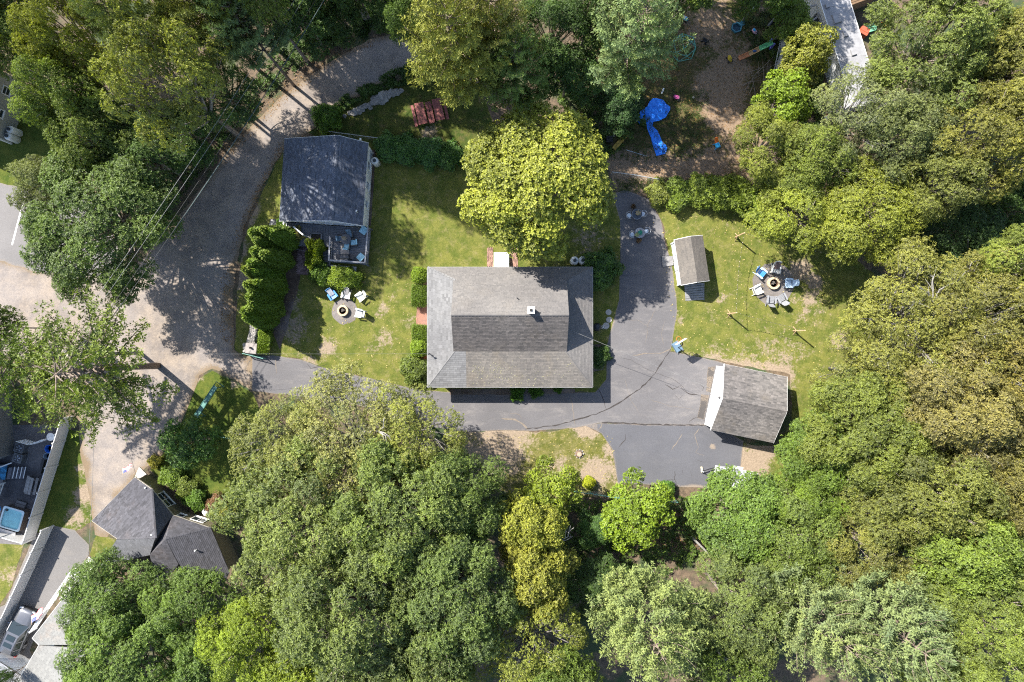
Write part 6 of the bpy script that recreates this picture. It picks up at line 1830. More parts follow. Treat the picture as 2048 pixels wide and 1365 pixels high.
def tarp_z(x, y):
    r = 1 - abs(noise.noise(Vector((x * 1.1 + y * .8, y * .5, 3)))) * 2
    r2 = 1 - abs(noise.noise(Vector((x * 2.6, y * 2.2, 8)))) * 2
    lump = max(0, 1 - ((x - P(1308, 215).x) ** 2 + (y - P(1308, 215).y) ** 2) / 3.2)
    return .06 + .10 * max(0, r) * (.5 + lump) + .07 * max(0, r2) + .22 * lump
vv = [(v.x, v.y, tarp_z(v.x, v.y)) for v in o3[0]]
m = MB(tl.location); m.raw(vv, [tuple(f) for f in o3[2]]); so = m.build('sheet', M('tarp_blue', (.012, .20, .80), .45, .12, 2, spec=.5), tl)
if sum(p.normal.z for p in so.data.polygons) < 0: so.data.flip_normals()
so.modifiers.new('thick', 'SOLIDIFY').thickness = .02

# ---------------------------------------------------------------- toys and junk in the soil yard
o = thing('toy_slide', 'orange and green plastic toy slide in the soil yard', 'toy slide', P(1505, 107))
a = P(1477, 118.5) - o.location; b = P(1537, 94.5) - o.location; d = (b - a).normalized(); n_ = Vector((-d.y, d.x, 0))
def chute(t0, t1, z0, z1, mat, nm):
    m = MB(); p0, p1 = a.lerp(b, t0), a.lerp(b, t1)
    m.slab([p0 - n_ * .2 + V3(0, 0, z0), p1 - n_ * .2 + V3(0, 0, z1), p1 + n_ * .2 + V3(0, 0, z1), p0 + n_ * .2 + V3(0, 0, z0)], .04)
    for s in (-1, 1): m.bar(p0 + n_ * .21 * s + V3(0, 0, z0 + .06), p1 + n_ * .21 * s + V3(0, 0, z1 + .06), .04, .14)
    c = m.build(nm, mat, o); c['kind'] = 'stuff'
chute(0, .32, .1, .22, plastic('peach', (.55, .22, .09)), 'chute_end'); chute(.32, .62, .22, .6, plastic('tan', (.50, .30, .12)), 'chute_middle'); chute(.62, 1, .6, 1.1, plastic('mint', (.14, .46, .20)), 'chute_top')
for s in (-1, 1):
    m = MB(); m.bar(b + n_ * .3 * s, b + n_ * .26 * s + V3(0, 0, 1.3), .12, .16); m.build('ladder_side', plastic('violet', (.16, .17, .50)), o)
for z in (.3, .6, .9): m = MB(); m.bar(b - n_ * .27 + V3(0, 0, z), b + n_ * .27 + V3(0, 0, z), .1, .04); m.build('rung', plastic('violet', (.16, .17, .50)), o)
m = MB(); p = a.lerp(b, .48); m.ball(p + V3(0, 0, .5), (.2, .14, .1), 8, 5); m.build('decal_knob', plastic('navy', (.03, .08, .22)), o)
def toy(name, label, px, py, build, rz=0.0, cat='toy'):
    o = thing(name, label, cat, P(px, py), rz); build(o); return o
yel = plastic('yellow', (.58, .40, .03)); pink = plastic('pink', (.55, .10, .28)); org = plastic('orange', (.62, .14, .02)); sky_p = plastic('sky', (.03, .32, .60)); tealp = plastic('dull_teal', (.05, .17, .22))
def ride_on(body, seat):
    def f(o):
        m = MB(); m.ball((0, 0, .28), (.20, .34, .16), 10, 6); m.build('body', body, o)
        m = MB(); m.box((0, .12, .45), (.22, .3, .08), taper=.8); m.build('seat', seat, o)
        m = MB(); m.tube([(-.22, -.2, .55), (0, -.24, .58), (.22, -.2, .55)], .03, 6); m.build('handlebar', blk, o)
        for sx in (-.2, .2):
            for sy in (-.24, .24):
                m = MB(); m.tube([(sx - .04, sy, .12), (sx + .04, sy, .12)], .12, 10); m.build('wheel', blk, o)
    return f
toy('ride_on_toy', 'yellow ride-on toy left of the toy slide', 1458, 120, ride_on(yel, yel), .4)
toy('ride_on_toy', 'pink and blue ride-on toy above the toy slide', 1507, 66, ride_on(plastic('rose', (.55, .32, .38)), sky_p), .6)
toy('ride_on_toy', 'small black ride-on toy left of the slide', 1409, 84, ride_on(blk, blk), .9)
toy('ride_on_toy', 'small pink toy car right of the blue tarp', 1352, 197, ride_on(pink, pink), 1.2)
toy('ride_on_toy', 'blue and white ride-on toy under the top trees', 1369, 40, ride_on(sky_p, plastic('snow', (.6, .6, .62))), 1.0)
def sandbox(o):
    for i in range(6):
        a0, a1 = i * 1.047, (i + 1) * 1.047; m = MB(); m.bar((.5 * math.cos(a0), .5 * math.sin(a0), .12), (.5 * math.cos(a1), .5 * math.sin(a1), .12), .1, .24); m.build('wall', tealp, o)
    m = MB(); m.cyl((0, 0, 0), .48, .06, 6); m.build('tray', plastic('deep_teal', (.02, .06, .09)), o)
    m = MB(); m.cyl((.75, .3, 0), .3, .12, 8); m.build('lid', tealp, o)
toy('sandbox', 'dull teal six-sided plastic sandbox with its lid off', 1472, 57, sandbox, .3, 'sandbox')
def toychair(o):
    m = MB(); m.box((0, 0, .35), (.46, .5, .12), taper=.9); m.build('seat', sky_p, o)
    for sx in (-.22, .22):
        for sy in (-.22, .22): m = MB(); m.bar((sx * 1.3, sy * 1.3, 0), (sx * .8, sy * .8, .34), .06); m.build('leg', sky_p, o)
    m = MB(); m.box((0, .48, .55), (.34, .60, .08), rx=.75); m.build('backrest', org, o)
toy('toy_chair', 'orange and blue plastic toy chair on the leaf litter', 1433, 293, toychair, .35, 'toy chair')
def plankbuild(o):
    yl = M('yellow_plank', (.42, .27, .05), .7, .3, 4)
    for s in (-1, 1): m = MB(); m.box((0, s * .12, .22), (2.35, .21, .07)); m.build('board', yl, o)
    for x in (-.9, .9): m = MB(); m.box((x, 0, .09), (.12, .5, .18)); m.build('foot', yl, o)
toy('yellow_bench', 'long yellow plank bench at the edge of the soil yard', 1237, 288, plankbuild, .85, 'bench')
def dome(o):
    gp = M('green_tube', (.10, .30, .24), .5, .15)
    R = 1.35; P0 = [(R * math.cos(i * 1.047), R * math.sin(i * 1.047), .0) for i in range(6)]; P1 = [(R * .85 * math.cos(i * 1.047 + .52), R * .85 * math.sin(i * 1.047 + .52), .85) for i in range(6)]; P2 = [(R * .45 * math.cos(i * 2.09), R * .45 * math.sin(i * 2.09), 1.3) for i in range(3)]
    seg = [(P0[i], P0[(i + 1) % 6]) for i in range(6)] + [(P0[i], P1[i]) for i in range(6)] + [(P0[(i + 1) % 6], P1[i]) for i in range(6)] + [(P1[i], P1[(i + 1) % 6]) for i in range(6)] + [(P1[i], P2[((i + 1) // 2) % 3]) for i in range(6)] + [(P2[i], P2[(i + 1) % 3]) for i in range(3)]
    for a_, b_ in seg: m = MB(); m.tube([a_, b_], .035, 6); m.build('bar', gp, o)
toy('climbing_dome', 'green tubular climbing dome beside the silvery pine', 1365, 98, dome, .2, 'climbing frame')
def boxy(col, s, nm='panel', tilt=.0):
    def f(o):
        m = MB(); m.box((0, 0, s[2] / 2 + .01), s, rx=tilt); m.build(nm, col, o)
        m = MB(); m.box((0, 0, s[2] + .03), (s[0] * .8, s[1] * .25, .04), rx=tilt); m.build('rib', col, o)
    return f
toy('white_crate_lid', 'white lid lying near the top edge of the soil yard', 1504, 14, boxy(WHITE(), (.35, .6, .06)), .3, 'lid')
toy('plywood_scrap', 'brown plywood scrap near the top edge of the soil yard', 1523, 22, boxy(M('ply', (.30, .20, .13), .9), (.45, .5, .05)), .2, 'board')
toy('white_bracket', 'narrow white bracket lying above the blue tarp', 1325, 183, boxy(WHITE(), (.14, .6, .08)), -.4, 'bracket')
toy('small_box', 'small pale box in the grass right of the pink toy', 1386, 196, boxy(M('card', (.42, .36, .26), .9), (.2, .2, .12)), .6, 'box')
o = thing('drain_pipe', 'black drain pipe lying near the weathered lean-to', 'pipe', P(1546, 42)); m = MB(); m.tube([(-.6, -.7, .2), (0, 0, .2), (.65, .8, .2)], .16, 10); m.build('tube', blk, o)
m = MB(); m.tube([(.6, .74, .2), (.72, .88, .2)], .19, 10); m.build('collar', blk, o)
o = thing('wooden_triangle', 'pale wooden wedge in the shade by the yellow bench', 'board', P(1224, 271)); m = MB(); m.prism([(-.25, -.2), (.2, -.2), (.2, .3)], .1, .16); m.build('wedge', M('ply_pale', (.5, .45, .32), .9), o); m = MB(); m.box((0, -.05, .05), (.3, .1, .1)); m.build('foot', blk, o)
o = thing('black_bin', 'black bin in the shade beside the yellow bench', 'bin', P(1217, 283)); m = MB(); m.box((0, 0, .35), (.5, .5, .7), taper=1.15); m.build('body', blk, o); m = MB(); m.box((0, 0, .74), (.62, .62, .06)); m.build('lid', blk, o)
# poles and rails lying / standing in the yard
def rail(name, label, pts, z, r, mat, post=True, cat='fence'):
    o = thing(name, label, cat, P(*pts[0])); w = [P(*p) for p in pts]
    for a_, b_ in zip(w[:-1], w[1:]):
        m = MB(o.location); m.tube([a_ + V3(0, 0, z), b_ + V3(0, 0, z)], r, 6); m.build('rail', mat, o)
    if post:
        for p in w:
            m = MB(o.location); m.tube([p, p + V3(0, 0, z + .06)], r * 1.2, 6); m.build('post', mat, o)
    return o
def mesh_panel(o, pts, z, mat, step=.35):
    """sparse wires of a chain link fence"""
    for a_, b_ in zip(pts[:-1], pts[1:]):
        a_, b_ = P(*a_), P(*b_); L = (b_ - a_).length; k = int(L / step); m = MB(o.location)
        for i in range(k):
            p, q = a_.lerp(b_, i / k), a_.lerp(b_, (i + 1) / k)
            m.bar(p + V3(0, 0, .05), q + V3(0, 0, z), .012); m.bar(p + V3(0, 0, z), q + V3(0, 0, .05), .012)
        w = m.build('wire_mesh', mat, o); w['kind'] = 'stuff'
galv = M('galvanised', (.36, .38, .39), .45, .15, metal=.3); greenp = M('green_rail', (.10, .24, .20), .5, .15)
rail('metal_pole', 'grey metal pole lying below the blue tarp', [(1252, 301), (1294, 314)], .12, .035, galv, False, 'pole')
for nm, l, pts, z, mt in (('chain_link_fence', 'grey chain link fence at the top of the driveway', [(1222, 350), (1262, 355), (1312, 364)], 1.1, galv), ('chain_link_fence', 'chain link fence behind the cottage', [(648, 268), (700, 275), (760, 283), (830, 290)], 1.1, galv), ('chain_link_fence', 'green chain link fence along the bottom of the dry lawn', [(1140, 978), (1180, 983), (1220, 990), (1300, 998), (1350, 1000)], 1.1, greenp), ('chain_link_fence', 'short green fence under the pale crown by the round dark tree', [(438, 870), (475, 875), (530, 885)], 1.1, greenp)):
    f = rail(nm, l, pts, z, .035, mt); mesh_panel(f, pts, z, mt)
f = rail('gate_fence', 'low green metal gate at the end of the stone wall', [(494, 707), (514, 712), (533, 717)], 1.05, .04, greenp, True, 'gate'); mesh_panel(f, [(494, 707), (514, 712), (533, 717)], 1.0, greenp, .2)
m = MB(f.location); m.tube([P(494, 707, .1), P(533, 717, .1)], .035, 6); m.build('rail', greenp, f)
# weathered white fence panel, brush pile
wf = thing('fence_panel', 'weathered pale board fence panel at the right of the soil yard', 'fence', P(1556, 110))
for i in range(17):
    t = i / 16; x = 1565 - 17 * t; y = 62 + 82 * t
    for j in range(1):
        p = P(x, y); h = 1.5 + .2 * math.sin(t * 3); m = MB(wf.location); m.box((p.x, p.y, h / 2), (.03, .235, h), .2); m.build('board', M('board_weathered', (.38, .38, .37), .85, .2), wf)
for z in (.4, 1.2): m = MB(wf.location); m.bar(P(1564, 62, z) + V3(.04, 0, 0), P(1547, 144, z) + V3(.04, 0, 0), .05, .09); m.build('rail', M('board_weathered', (.38, .38, .37), .85, .2), wf)
bp = thing('brush_pile', 'pile of bare branches along the edge of the soil yard', 'brush pile', P(1525, 190))
rg = random.Random(8)
for i in range(46):
    x, y = rg.uniform(1503, 1545), rg.uniform(130, 250); an = rg.gauss(1.25, .4); L = rg.uniform(1.2, 4.0); p = P(x, y)
    pts = [p + V3(math.cos(an) * L * (t - .5), math.sin(an) * L * (t - .5), .1 + rg.uniform(0, .5)) for t in (0, .35, .7, 1)]
    m = MB(bp.location); m.tube(pts, [.035, .028, .02, .008], 5); m.build('branch', M('dead_branch', (.19, .15, .12), .9, .25), bp)
# coloured things right of the mobile home
toy('red_bin', 'rusty red storage bin beside the mobile home', 1722, 68, boxy(M('red_bin', (.36, .08, .04), .7), (.9, .75, .7), 'body'), -.5, 'bin')
toy('green_tarp_lid', 'pale green plastic lid beside the mobile home', 1740, 58, boxy(plastic('jade', (.16, .42, .26)), (.95, .7, .3), 'cover', .2), .3, 'lid')
toy('teal_toy', 'turquoise toy among the leaves at the upper right', 1753, 32, ride_on(plastic('turq', (.06, .36, .42)), sky_p), .3)
toy('orange_toy', 'small orange toy among the leaves at the upper right', 1762, 53, ride_on(org, org), 1.1)
toy('red_white_cooler', 'red and white cooler showing through the leaves at the right of the soil yard', 1649, 238, lambda o: (boxy(plastic('red', (.5, .06, .03)), (.45, .45, .4), 'body')(o), boxy(WHITE(), (.48, .3, .45), 'lid')(o)), .5, 'cooler')
# ---------------------------------------------------------------- white vinyl fence, lower left
vin = M('vinyl_white', (.55, .54, .525), .45, .05)
def vinyl(label, pts, h=1.85, step=2.4):
    o = thing('vinyl_fence', label, 'fence', P(*pts[0]))
    for a, b in zip(pts[:-1], pts[1:]):
        a, b = P(*a), P(*b); L = (b - a).length; k = max(1, round(L / step)); d = (b - a).normalized(); rz = math.atan2(d.y, d.x)
        for i in range(k + 1):
            p = a.lerp(b, i / k); m = MB(o.location); m.box((p.x, p.y, h / 2 + .04), (.13, .13, h + .08), rz); po = m.build('post', vin, o)
            m = MB(o.location); m.box((p.x, p.y, h + .12), (.17, .17, .07), rz, taper=.3); m.build('post_cap', vin, po)
        for i in range(k):
            p, q = a.lerp(b, i / k) + d * .07, a.lerp(b, (i + 1) / k) - d * .07
            nb_ = max(1, int((q - p).length / .29))
            for j in range(nb_):
                c = p.lerp(q, (j + .5) / nb_); m = MB(o.location); m.box((c.x, c.y, h / 2), ((q - p).length / nb_ - .003, .03, h - .2), rz); m.build('board', vin, o)
            for z in (.12, h - .06): m = MB(o.location); m.bar(p + V3(0, 0, z), q + V3(0, 0, z), .07, .12); m.build('rail', vin, o)
    return o
def back(px, py, z): # photo pixel of a top edge -> ground pixel under it
    k = 1 - z / H; return (1024 + (px - 1024) * k, 682.5 + (py - 682.5) * k)
vinyl('long white vinyl fence between the patio and the gravel', [back(121, 838, 1.9), back(44, 1086, 1.9)])
vinyl('white vinyl fence along the pale drive, below the patio', [back(82, 1062, 1.9), back(-60, 1370, 1.9)])
vinyl('white vinyl fence closing the patio below the hot tub', [back(44, 1088, 1.9), back(-90, 1050, 1.9)])
# ---------------------------------------------------------------- patio things
sp = thing('hot_tub', 'square hot tub full of pale turquoise water on the patio', 'hot tub', P(35, 1034), -.28)
m = MB(); 
def rrect(w, h, r, n=5):
    q = []
    for cx, cy, a0 in ((w / 2 - r, h / 2 - r, 0), (-w / 2 + r, h / 2 - r, 1.571), (-w / 2 + r, -h / 2 + r, 3.1416), (w / 2 - r, -h / 2 + r, 4.712)):
        for i in range(n + 1): a = a0 + 1.571 * i / n; q.append((cx + r * math.cos(a), cy + r * math.sin(a)))
    return q
outer, inner = rrect(2.15, 2.15, .22), rrect(1.85, 1.85, .3)
n = len(outer)
m.raw([(x, y, .02) for x, y in outer] + [(x, y, .82) for x, y in outer], [(i, (i + 1) % n, n + (i + 1) % n, n + i) for i in range(n)]); m.build('cabinet', M('tub_cabinet', (.10, .08, .07), .7), sp)
m = MB(); m.raw([(x, y, .82) for x, y in outer] + [(x, y, .86) for x, y in inner] + [(x, y, .3) for x, y in inner], [(i, (i + 1) % n, n + (i + 1) % n, n + i) for i in range(n)] + [(n + i, n + (i + 1) % n, 2 * n + (i + 1) % n, 2 * n + i) for i in range(n)] + [list(range(2 * n, 3 * n))]); m.build('shell', M('tub_shell', (.50, .62, .66), .3, .05), sp)
m = MB(); m.face([(x * .99, y * .99, .72) for x, y in inner]); m.build('water', M('tub_water', (.22, .50, .54), .05, .12, 1.5), sp)
m = MB(); m.cyl((-.7, .7, .72), .12, .1, 12); m.build('filter', blk, sp)
cv = thing('tub_cover', 'folded white hot tub cover against the fence', 'cover', P(18, 1062), -.28)
for i, (y0, z0, y1, z1) in enumerate(((.35, .75, -.15, .55), (-.15, .55, -.75, .35))):
    m = MB(); m.slab([(-1.1, y0, z0), (1.1, y0, z0), (1.1, y1, z1), (-1.1, y1, z1)], .12); m.build('cover_half', M('cover_white', (.62, .61, .60), .6, .1), cv)
m = MB(); m.tube([(-1.0, .4, .3), (-.9, .1, .8), (-.2, -.1, .72)], .03, 6); m.build('lifter_arm', blk, cv)
for a in (-1, 1): m = MB(); m.box((a * .9, -.2, .2), (.08, .6, .4)); m.build('stand', blk, cv)
ts = thing('tub_steps', 'dark plastic steps beside the hot tub', 'steps', P(45, 1008), -.28)
for i in range(2): m = MB(); m.box((0, -.15 + i * .3, .15 + .0 * i), (1.0, .28, .3 - .12 * i)); m.build('tread', M('step_dark', (.10, .10, .105), .6), ts)
br_ = thing('pool_brush', 'blue pool brush on a pole beside the hot tub', 'brush', P(8, 1012), 0)
m = MB(); m.tube([(0, -.7, .3), (-.15, .9, .9)], .025, 6); m.build('pole', WHITE(), br_); m = MB(); m.box((-.03, -.1, .5), (.14, .5, .1), .1, .3); m.build('head', plastic('brush_blue', (.05, .28, .6)), br_)
bn = thing('slatted_bench', 'grey weathered slatted bench table on the patio by the fence', 'bench', P(69, 969), -.24)
gw = M('bench_grey', (.24, .23, .22), .85, .25)
for i in range(4): m = MB(); m.box((-.45 + i * .3, 0, .72 if i in (1, 2) else .45), (.26, 1.7, .045)); m.build('slat', gw, bn)
for sy in (-.6, .6):
    for sx in (-1, 1): m = MB(); m.bar((sx * .2, sy, .7), (sx * .55, sy, 0), .06, .09); m.build('leg', gw, bn)
    m = MB(); m.bar((-.55, sy, .41), (.55, sy, .41), .05, .08); m.build('brace', gw, bn)
rugb = thing('patio_rug', 'blue patterned rug on the raised porch at the left edge', 'rug', P(3, 948, .5))
m = MB(rugb.location); m.slab([P(-30, 958, .5), P(-28, 935, .5), P(15, 931, .5), P(10, 960, .5)], .02); m.build('weave', M('rug_blue', (.03, .16, .30), .9, .75, 2.5), rugb)
pst = thing('porch_platform', 'grey porch platform under the blue rug at the left edge', 'platform', P(-10, 950))
m = MB(pst.location); m.prism([P(-60, 930), P(19, 928), P(12, 965), P(-60, 968)], 0, .47); m.build('deck', deckmat, pst)
m = MB(pst.location); m.bar(P(-20, 942, .6), P(24, 926, .6), .1, .12); m.build('edge_board', WHITE(), pst)
railing(pst, [(10, 966), (-2, 1000)], .3, .8, WHITE(), .12)
mt = thing('striped_steps', 'dark patio steps with white nosings', 'steps', P(34, 946))
for i in range(4):
    x = 20 + 7.2 * i; z = .42 - .09 * i
    m = MB(mt.location); m.prism([P(x + 4, 934), P(x + 11, 934), P(x + 6, 957), P(x - 1, 957)], 0, z); tr_ = m.build('tread', M('step_slate', (.10, .10, .115), .8), mt)
    m = MB(mt.location); m.bar(P(x + 10.6, 934, z) + V3(0, 0, .02), P(x + 5.6, 957, z) + V3(0, 0, .02), .06, .05); m.build('nosing', WHITE(), tr_)
trl = thing('garden_trellis', 'white folding lattice trellis at the top of the patio', 'trellis', P(75, 872))
def lattice(p0, p1, nv, nh, h):
    a, b = P(*p0), P(*p1)
    for i in range(nv): p = a.lerp(b, i / (nv - 1)); m = MB(trl.location); m.bar(p, p + V3(0, 0, h), .05); m.build('upright', WHITE(), trl)
    for j in range(nh): z = .3 + (h - .35) * j / (nh - 1); m = MB(trl.location); m.bar(a + V3(0, 0, z), b + V3(0, 0, z), .05); m.build('crossbar', WHITE(), trl)
lattice((54, 879), (79, 886), 7, 4, 1.5); lattice((79, 886), (104, 876), 5, 6, 1.5)
for x, y, c, l, r in ((103, 897, plastic('royal', (.01, .12, .55)), 'bright blue tub by the white fence on the patio', .38), (100, 912, M('tub_bluegrey', (.18, .26, .34), .6), 'blue-grey tub by the white fence on the patio', .36)):
    o = thing('plastic_tub', l, 'tub', P(x, y)); m = MB(); m.lathe((0, 0, 0), [(r * .8, 0), (r, .4), (r * 1.06, .42), (r * .95, .42), (r * .75, .06)], 16); m.build('bucket', c, o); m = MB(); m.cyl((0, 0, .04), r * .74, .02, 16); m.build('bottom', c, o)
o = thing('patio_bench', 'black bench in the shade of the white fence', 'bench', P(92, 930), -.28); m = MB(); m.box((0, 0, .42), (.5, 1.4, .06)); m.build('seat', blk, o)
for s in (-.6, .6): m = MB(); m.box((0, s, .2), (.45, .06, .4)); m.build('leg', blk, o)
m = MB(); m.box((.24, 0, .68), (.05, 1.4, .4)); m.build('backrest', blk, o)
o = thing('white_kettle', 'white round bird bath at the upper end of the white fence', 'bird bath', P(112, 872)); m = MB(); m.lathe((0, 0, 0), [(.2, 0), (.08, .1), (.08, .6), (.36, .72), (.40, .8), (.36, .8), (.1, .74)], 16); m.build('bowl', WHITE(), o); m = MB(); m.cyl((0, 0, .0), .24, .05, 12); m.build('base', WHITE(), o)
gm_ = thing('tall_house', 'tall grey-sided house at the left edge shading the patio', 'house', P(-50, 860))
fp = [P(20, 750), P(29, 908), P(-110, 965), P(-150, 800)]
m = MB(gm_.location); m.prism(fp, 0, 8.6); m.build('wall', mat_siding('siding_grey', (.145, .145, .14), .13), gm_)
cfp = sum(fp, V3(0, 0, 0)) / 4; tfp = [cfp + (p - cfp) * 1.06 + V3(0, 0, 8.62) for p in fp]; apx = [tfp[0].lerp(tfp[3], .5) + V3(0, 0, 1.9), tfp[1].lerp(tfp[2], .5) + V3(0, 0, 1.9)]
roof_planes(gm_, [[tfp[0], tfp[1], apx[1]], [tfp[0], apx[1], apx[0]], [tfp[2], tfp[3], apx[0]], [tfp[2], apx[0], apx[1]]], mat_shingle('shingle_plain', (.10, .10, .10), (1, 1, 1), .12), deckm, 'roof', seed=25)
for t in (.55, .85): window(gm_, fp[0].lerp(fp[1], t) + V3(0, 0, 4.6), (fp[1] - fp[0]).cross(V3(0, 0, 1)) * -1 if (fp[1] - fp[0]).cross(V3(0, 0, 1)).x < 0 else (fp[1] - fp[0]).cross(V3(0, 0, 1)), .8, 1.1, cols=1, rows=2)

# ---------------------------------------------------------------- sport utility car
def car(px, py, yaw, label):
    o = thing('parked_car', label, 'car', P(px, py), yaw)
    paint = M('car_silver', (.16, .165, .18), .28, .05, 1, metal=.6, spec=.6); glass = mat_glass('car_glass', (.02, .03, .035)); rub = M('tyre', (.015, .015, .016), .85); trim = M('car_black', (.015, .015, .016), .4)
    # stations along the length: y, half width, floor z, shoulder z
    st = [(-2.36, .62, .48, .62), (-2.30, .80, .36, .86), (-2.0, .91, .30, .96), (-1.3, .94, .30, 1.02), (-.6, .95, .30, 1.05), (.4, .95, .30, 1.05), (1.3, .95, .32, 1.06), (2.0, .92, .34, 1.05), (2.30, .84, .42, .98), (2.38, .70, .50, .80)]
    vs = []
    for y, w, z0, z1 in st:
        vs += [(-w * .88, y, z0), (-w, y, z0 + .22), (-w, y, z1 - .18), (-w * .90, y, z1 - .03), (-w * .5, y, z1 + .02), (0, y, z1 + .03), (w * .5, y, z1 + .02), (w * .90, y, z1 - .03), (w, y, z1 - .18), (w, y, z0 + .22), (w * .88, y, z0)]
    k = 11; fs_ = []
    for i in range(len(st) - 1):
        for j in range(k): fs_.append((i * k + j, i * k + (j + 1) % k, (i + 1) * k + (j + 1) % k, (i + 1) * k + j))
    fs_ += [tuple(range(k))[::-1], tuple(range((len(st) - 1) * k, len(st) * k))]
    m = MB(); m.raw(vs, fs_); b = m.build('body', paint, o, smooth=True)
    # cabin (glass house) and roof
    cab = [(-.95, .80, 1.03, .86), (-.15, .80, 1.62, .66), (.6, .80, 1.70, .68), (1.5, .80, 1.67, .67), (2.05, .78, 1.50, .64), (2.28, .78, 1.06, .80)]
    vs = []
    for y, wb, z, wt in cab: vs += [(-.88, y, 1.0), (-wt, y, z), (wt, y, z), (.88, y, 1.0)]
    fs_ = []
    for i in range(len(cab) - 1):
        for j in range(3): fs_.append((i * 4 + j, i * 4 + j + 1, (i + 1) * 4 + j + 1, (i + 1) * 4 + j))
    fs_ += [(3, 2, 1, 0), (20, 21, 22, 23)]
    m = MB(); m.raw(vs, fs_); m.build('windows', glass, o)
    m = MB(); rp_ = [(-.15, .67, 1.635), (.6, .69, 1.72), (1.5, .68, 1.69), (2.06, .65, 1.52)]
    for (y0, w0, z0), (y1, w1, z1) in zip(rp_[:-1], rp_[1:]): m.slab([(-w0, y0, z0), (w0, y0, z0), (w1, y1, z1), (-w1, y1, z1)], .04)
    ro = m.build('roof', paint, o)
    for y0, y1 in ((.1, .62), (.72, 1.3)):
        m = MB(); m.slab([(-.42, y0, 1.70), (.42, y0, 1.70), (.42, y1, 1.745), (-.42, y1, 1.745)], .02); m.build('sunroof', glass, ro)
    for sx in (-1, 1):
        m = MB(); m.tube([(sx * .66, .0, 1.70), (sx * .66, .5, 1.78), (sx * .65, 1.4, 1.76), (sx * .63, 1.9, 1.62)], .025, 6); m.build('roof_rail', trim, ro)
        for y0, y1, z0, z1 in ((-.95, -.15, 1.05, 1.63), (.55, .6, 1.03, 1.70), (1.45, 1.5, 1.03, 1.68), (2.05, 2.25, 1.5, 1.08)):
            m = MB(); m.bar((sx * .885, y0 if y0 != .55 else .55, z0), (sx * .67, y1, z1), .07, .06); m.build('pillar', paint, o)
        m = MB(); m.box((sx * 1.06, -.62, 1.10), (.2, .12, .15)); m.build('mirror', paint, o)
        m = MB(); m.box((sx * .66, -2.27, .78), (.34, .16, .16), sx * .25); m.build('headlight', M('lamp_glass', (.6, .62, .64), .15), o)
        m = MB(); m.box((sx * .74, 2.30, .90), (.26, .14, .26), -sx * .2); m.build('tail_light', M('lamp_red', (.35, .02, .015), .25), o)
        for y in (-.45, .55): m = MB(); m.box((sx * .965, y + .25, .88), (.02, .2, .035)); m.build('door_handle', trim, o)
        for y in (-1.45, 1.45):
            m = MB(); m.tube([(sx * .74, y, .36), (sx * .96, y, .36)], .36, 20); w = m.build('wheel', rub, o)
            m = MB(); m.tube([(sx * .955, y, .36), (sx * .968, y, .36)], .24, 16); m.build('rim', M('rim_silver', (.45, .45, .46), .3, .1, metal=.7), w)
    m = MB(); m.box((0, -2.34, .55), (1.3, .1, .2)); m.build('grille', trim, o)
    m = MB(); m.bar((-.5, -.98, 1.06), (.3, -.72, 1.22), .02, .03); m.build('wiper', trim, o)
    return o
car(49, 1256, -.42 + math.pi, 'silver sport utility car parked between the white fence and the grey house')
# ---------------------------------------------------------------- flags
def flag(px, py, z, yaw, w, h, label, droop=.3, pole=True):
    o = thing('flag', label, 'flag', P(px, py, z), yaw)
    red, wht, blu = M('flag_red', (.42, .03, .05), .85), M('flag_white', (.62, .6, .58), .85), M('flag_blue', (.03, .05, .20), .85)
    def pt(u, v): return V3(u * w, .10 * math.sin(u * 9 + v) * h, -v * h - droop * u * u * h)
    for i in range(13):
        m = MB(); nseg = 8
        u0 = .4 if i < 7 else 0
        for s in range(nseg):
            ua, ub = u0 + (1 - u0) * s / nseg, u0 + (1 - u0) * (s + 1) / nseg
            m.face([pt(ua, i / 13), pt(ub, i / 13), pt(ub, (i + 1) / 13), pt(ua, (i + 1) / 13)])
        m.build('stripe', wht if i % 2 else red, o)
    m = MB()
    for s in range(4): m.face([pt(.1 * s, 0), pt(.1 * (s + 1), 0), pt(.1 * (s + 1), 7 / 13), pt(.1 * s, 7 / 13)])
    cn = m.build('canton', blu, o)
    m = MB()
    for r in range(5):
        for c in range(6):
            p = pt(.033 + c * .066, .05 + r * .11)
            for sgn in (-1, 1):
                q = p + V3(0, .012 * sgn, 0)
                m.face([q + V3(.02 * w * math.cos(k * .628) * (1 if k % 2 else .45), 0, .02 * w * math.sin(k * .628) * (1 if k % 2 else .45)) for k in range(10)])
    st_ = m.build('stars', wht, cn); st_['kind'] = 'stuff'
    m = MB(); m.tube([(-.03, 0, -h * 1.15), (-.03, 0, .12)], .02, 6); m.build('staff', woodp, o)
    o.rotation_euler = (.9, 0, yaw)
    return o
flag(246, 948, 2.2, .45, .95, .62, 'striped flag on a short staff at the corner of the olive house')
flag(64, 1247, 2.0, -2.2 + math.pi * .9, 1.25, .8, 'striped flag hanging beside the silver car', .2)
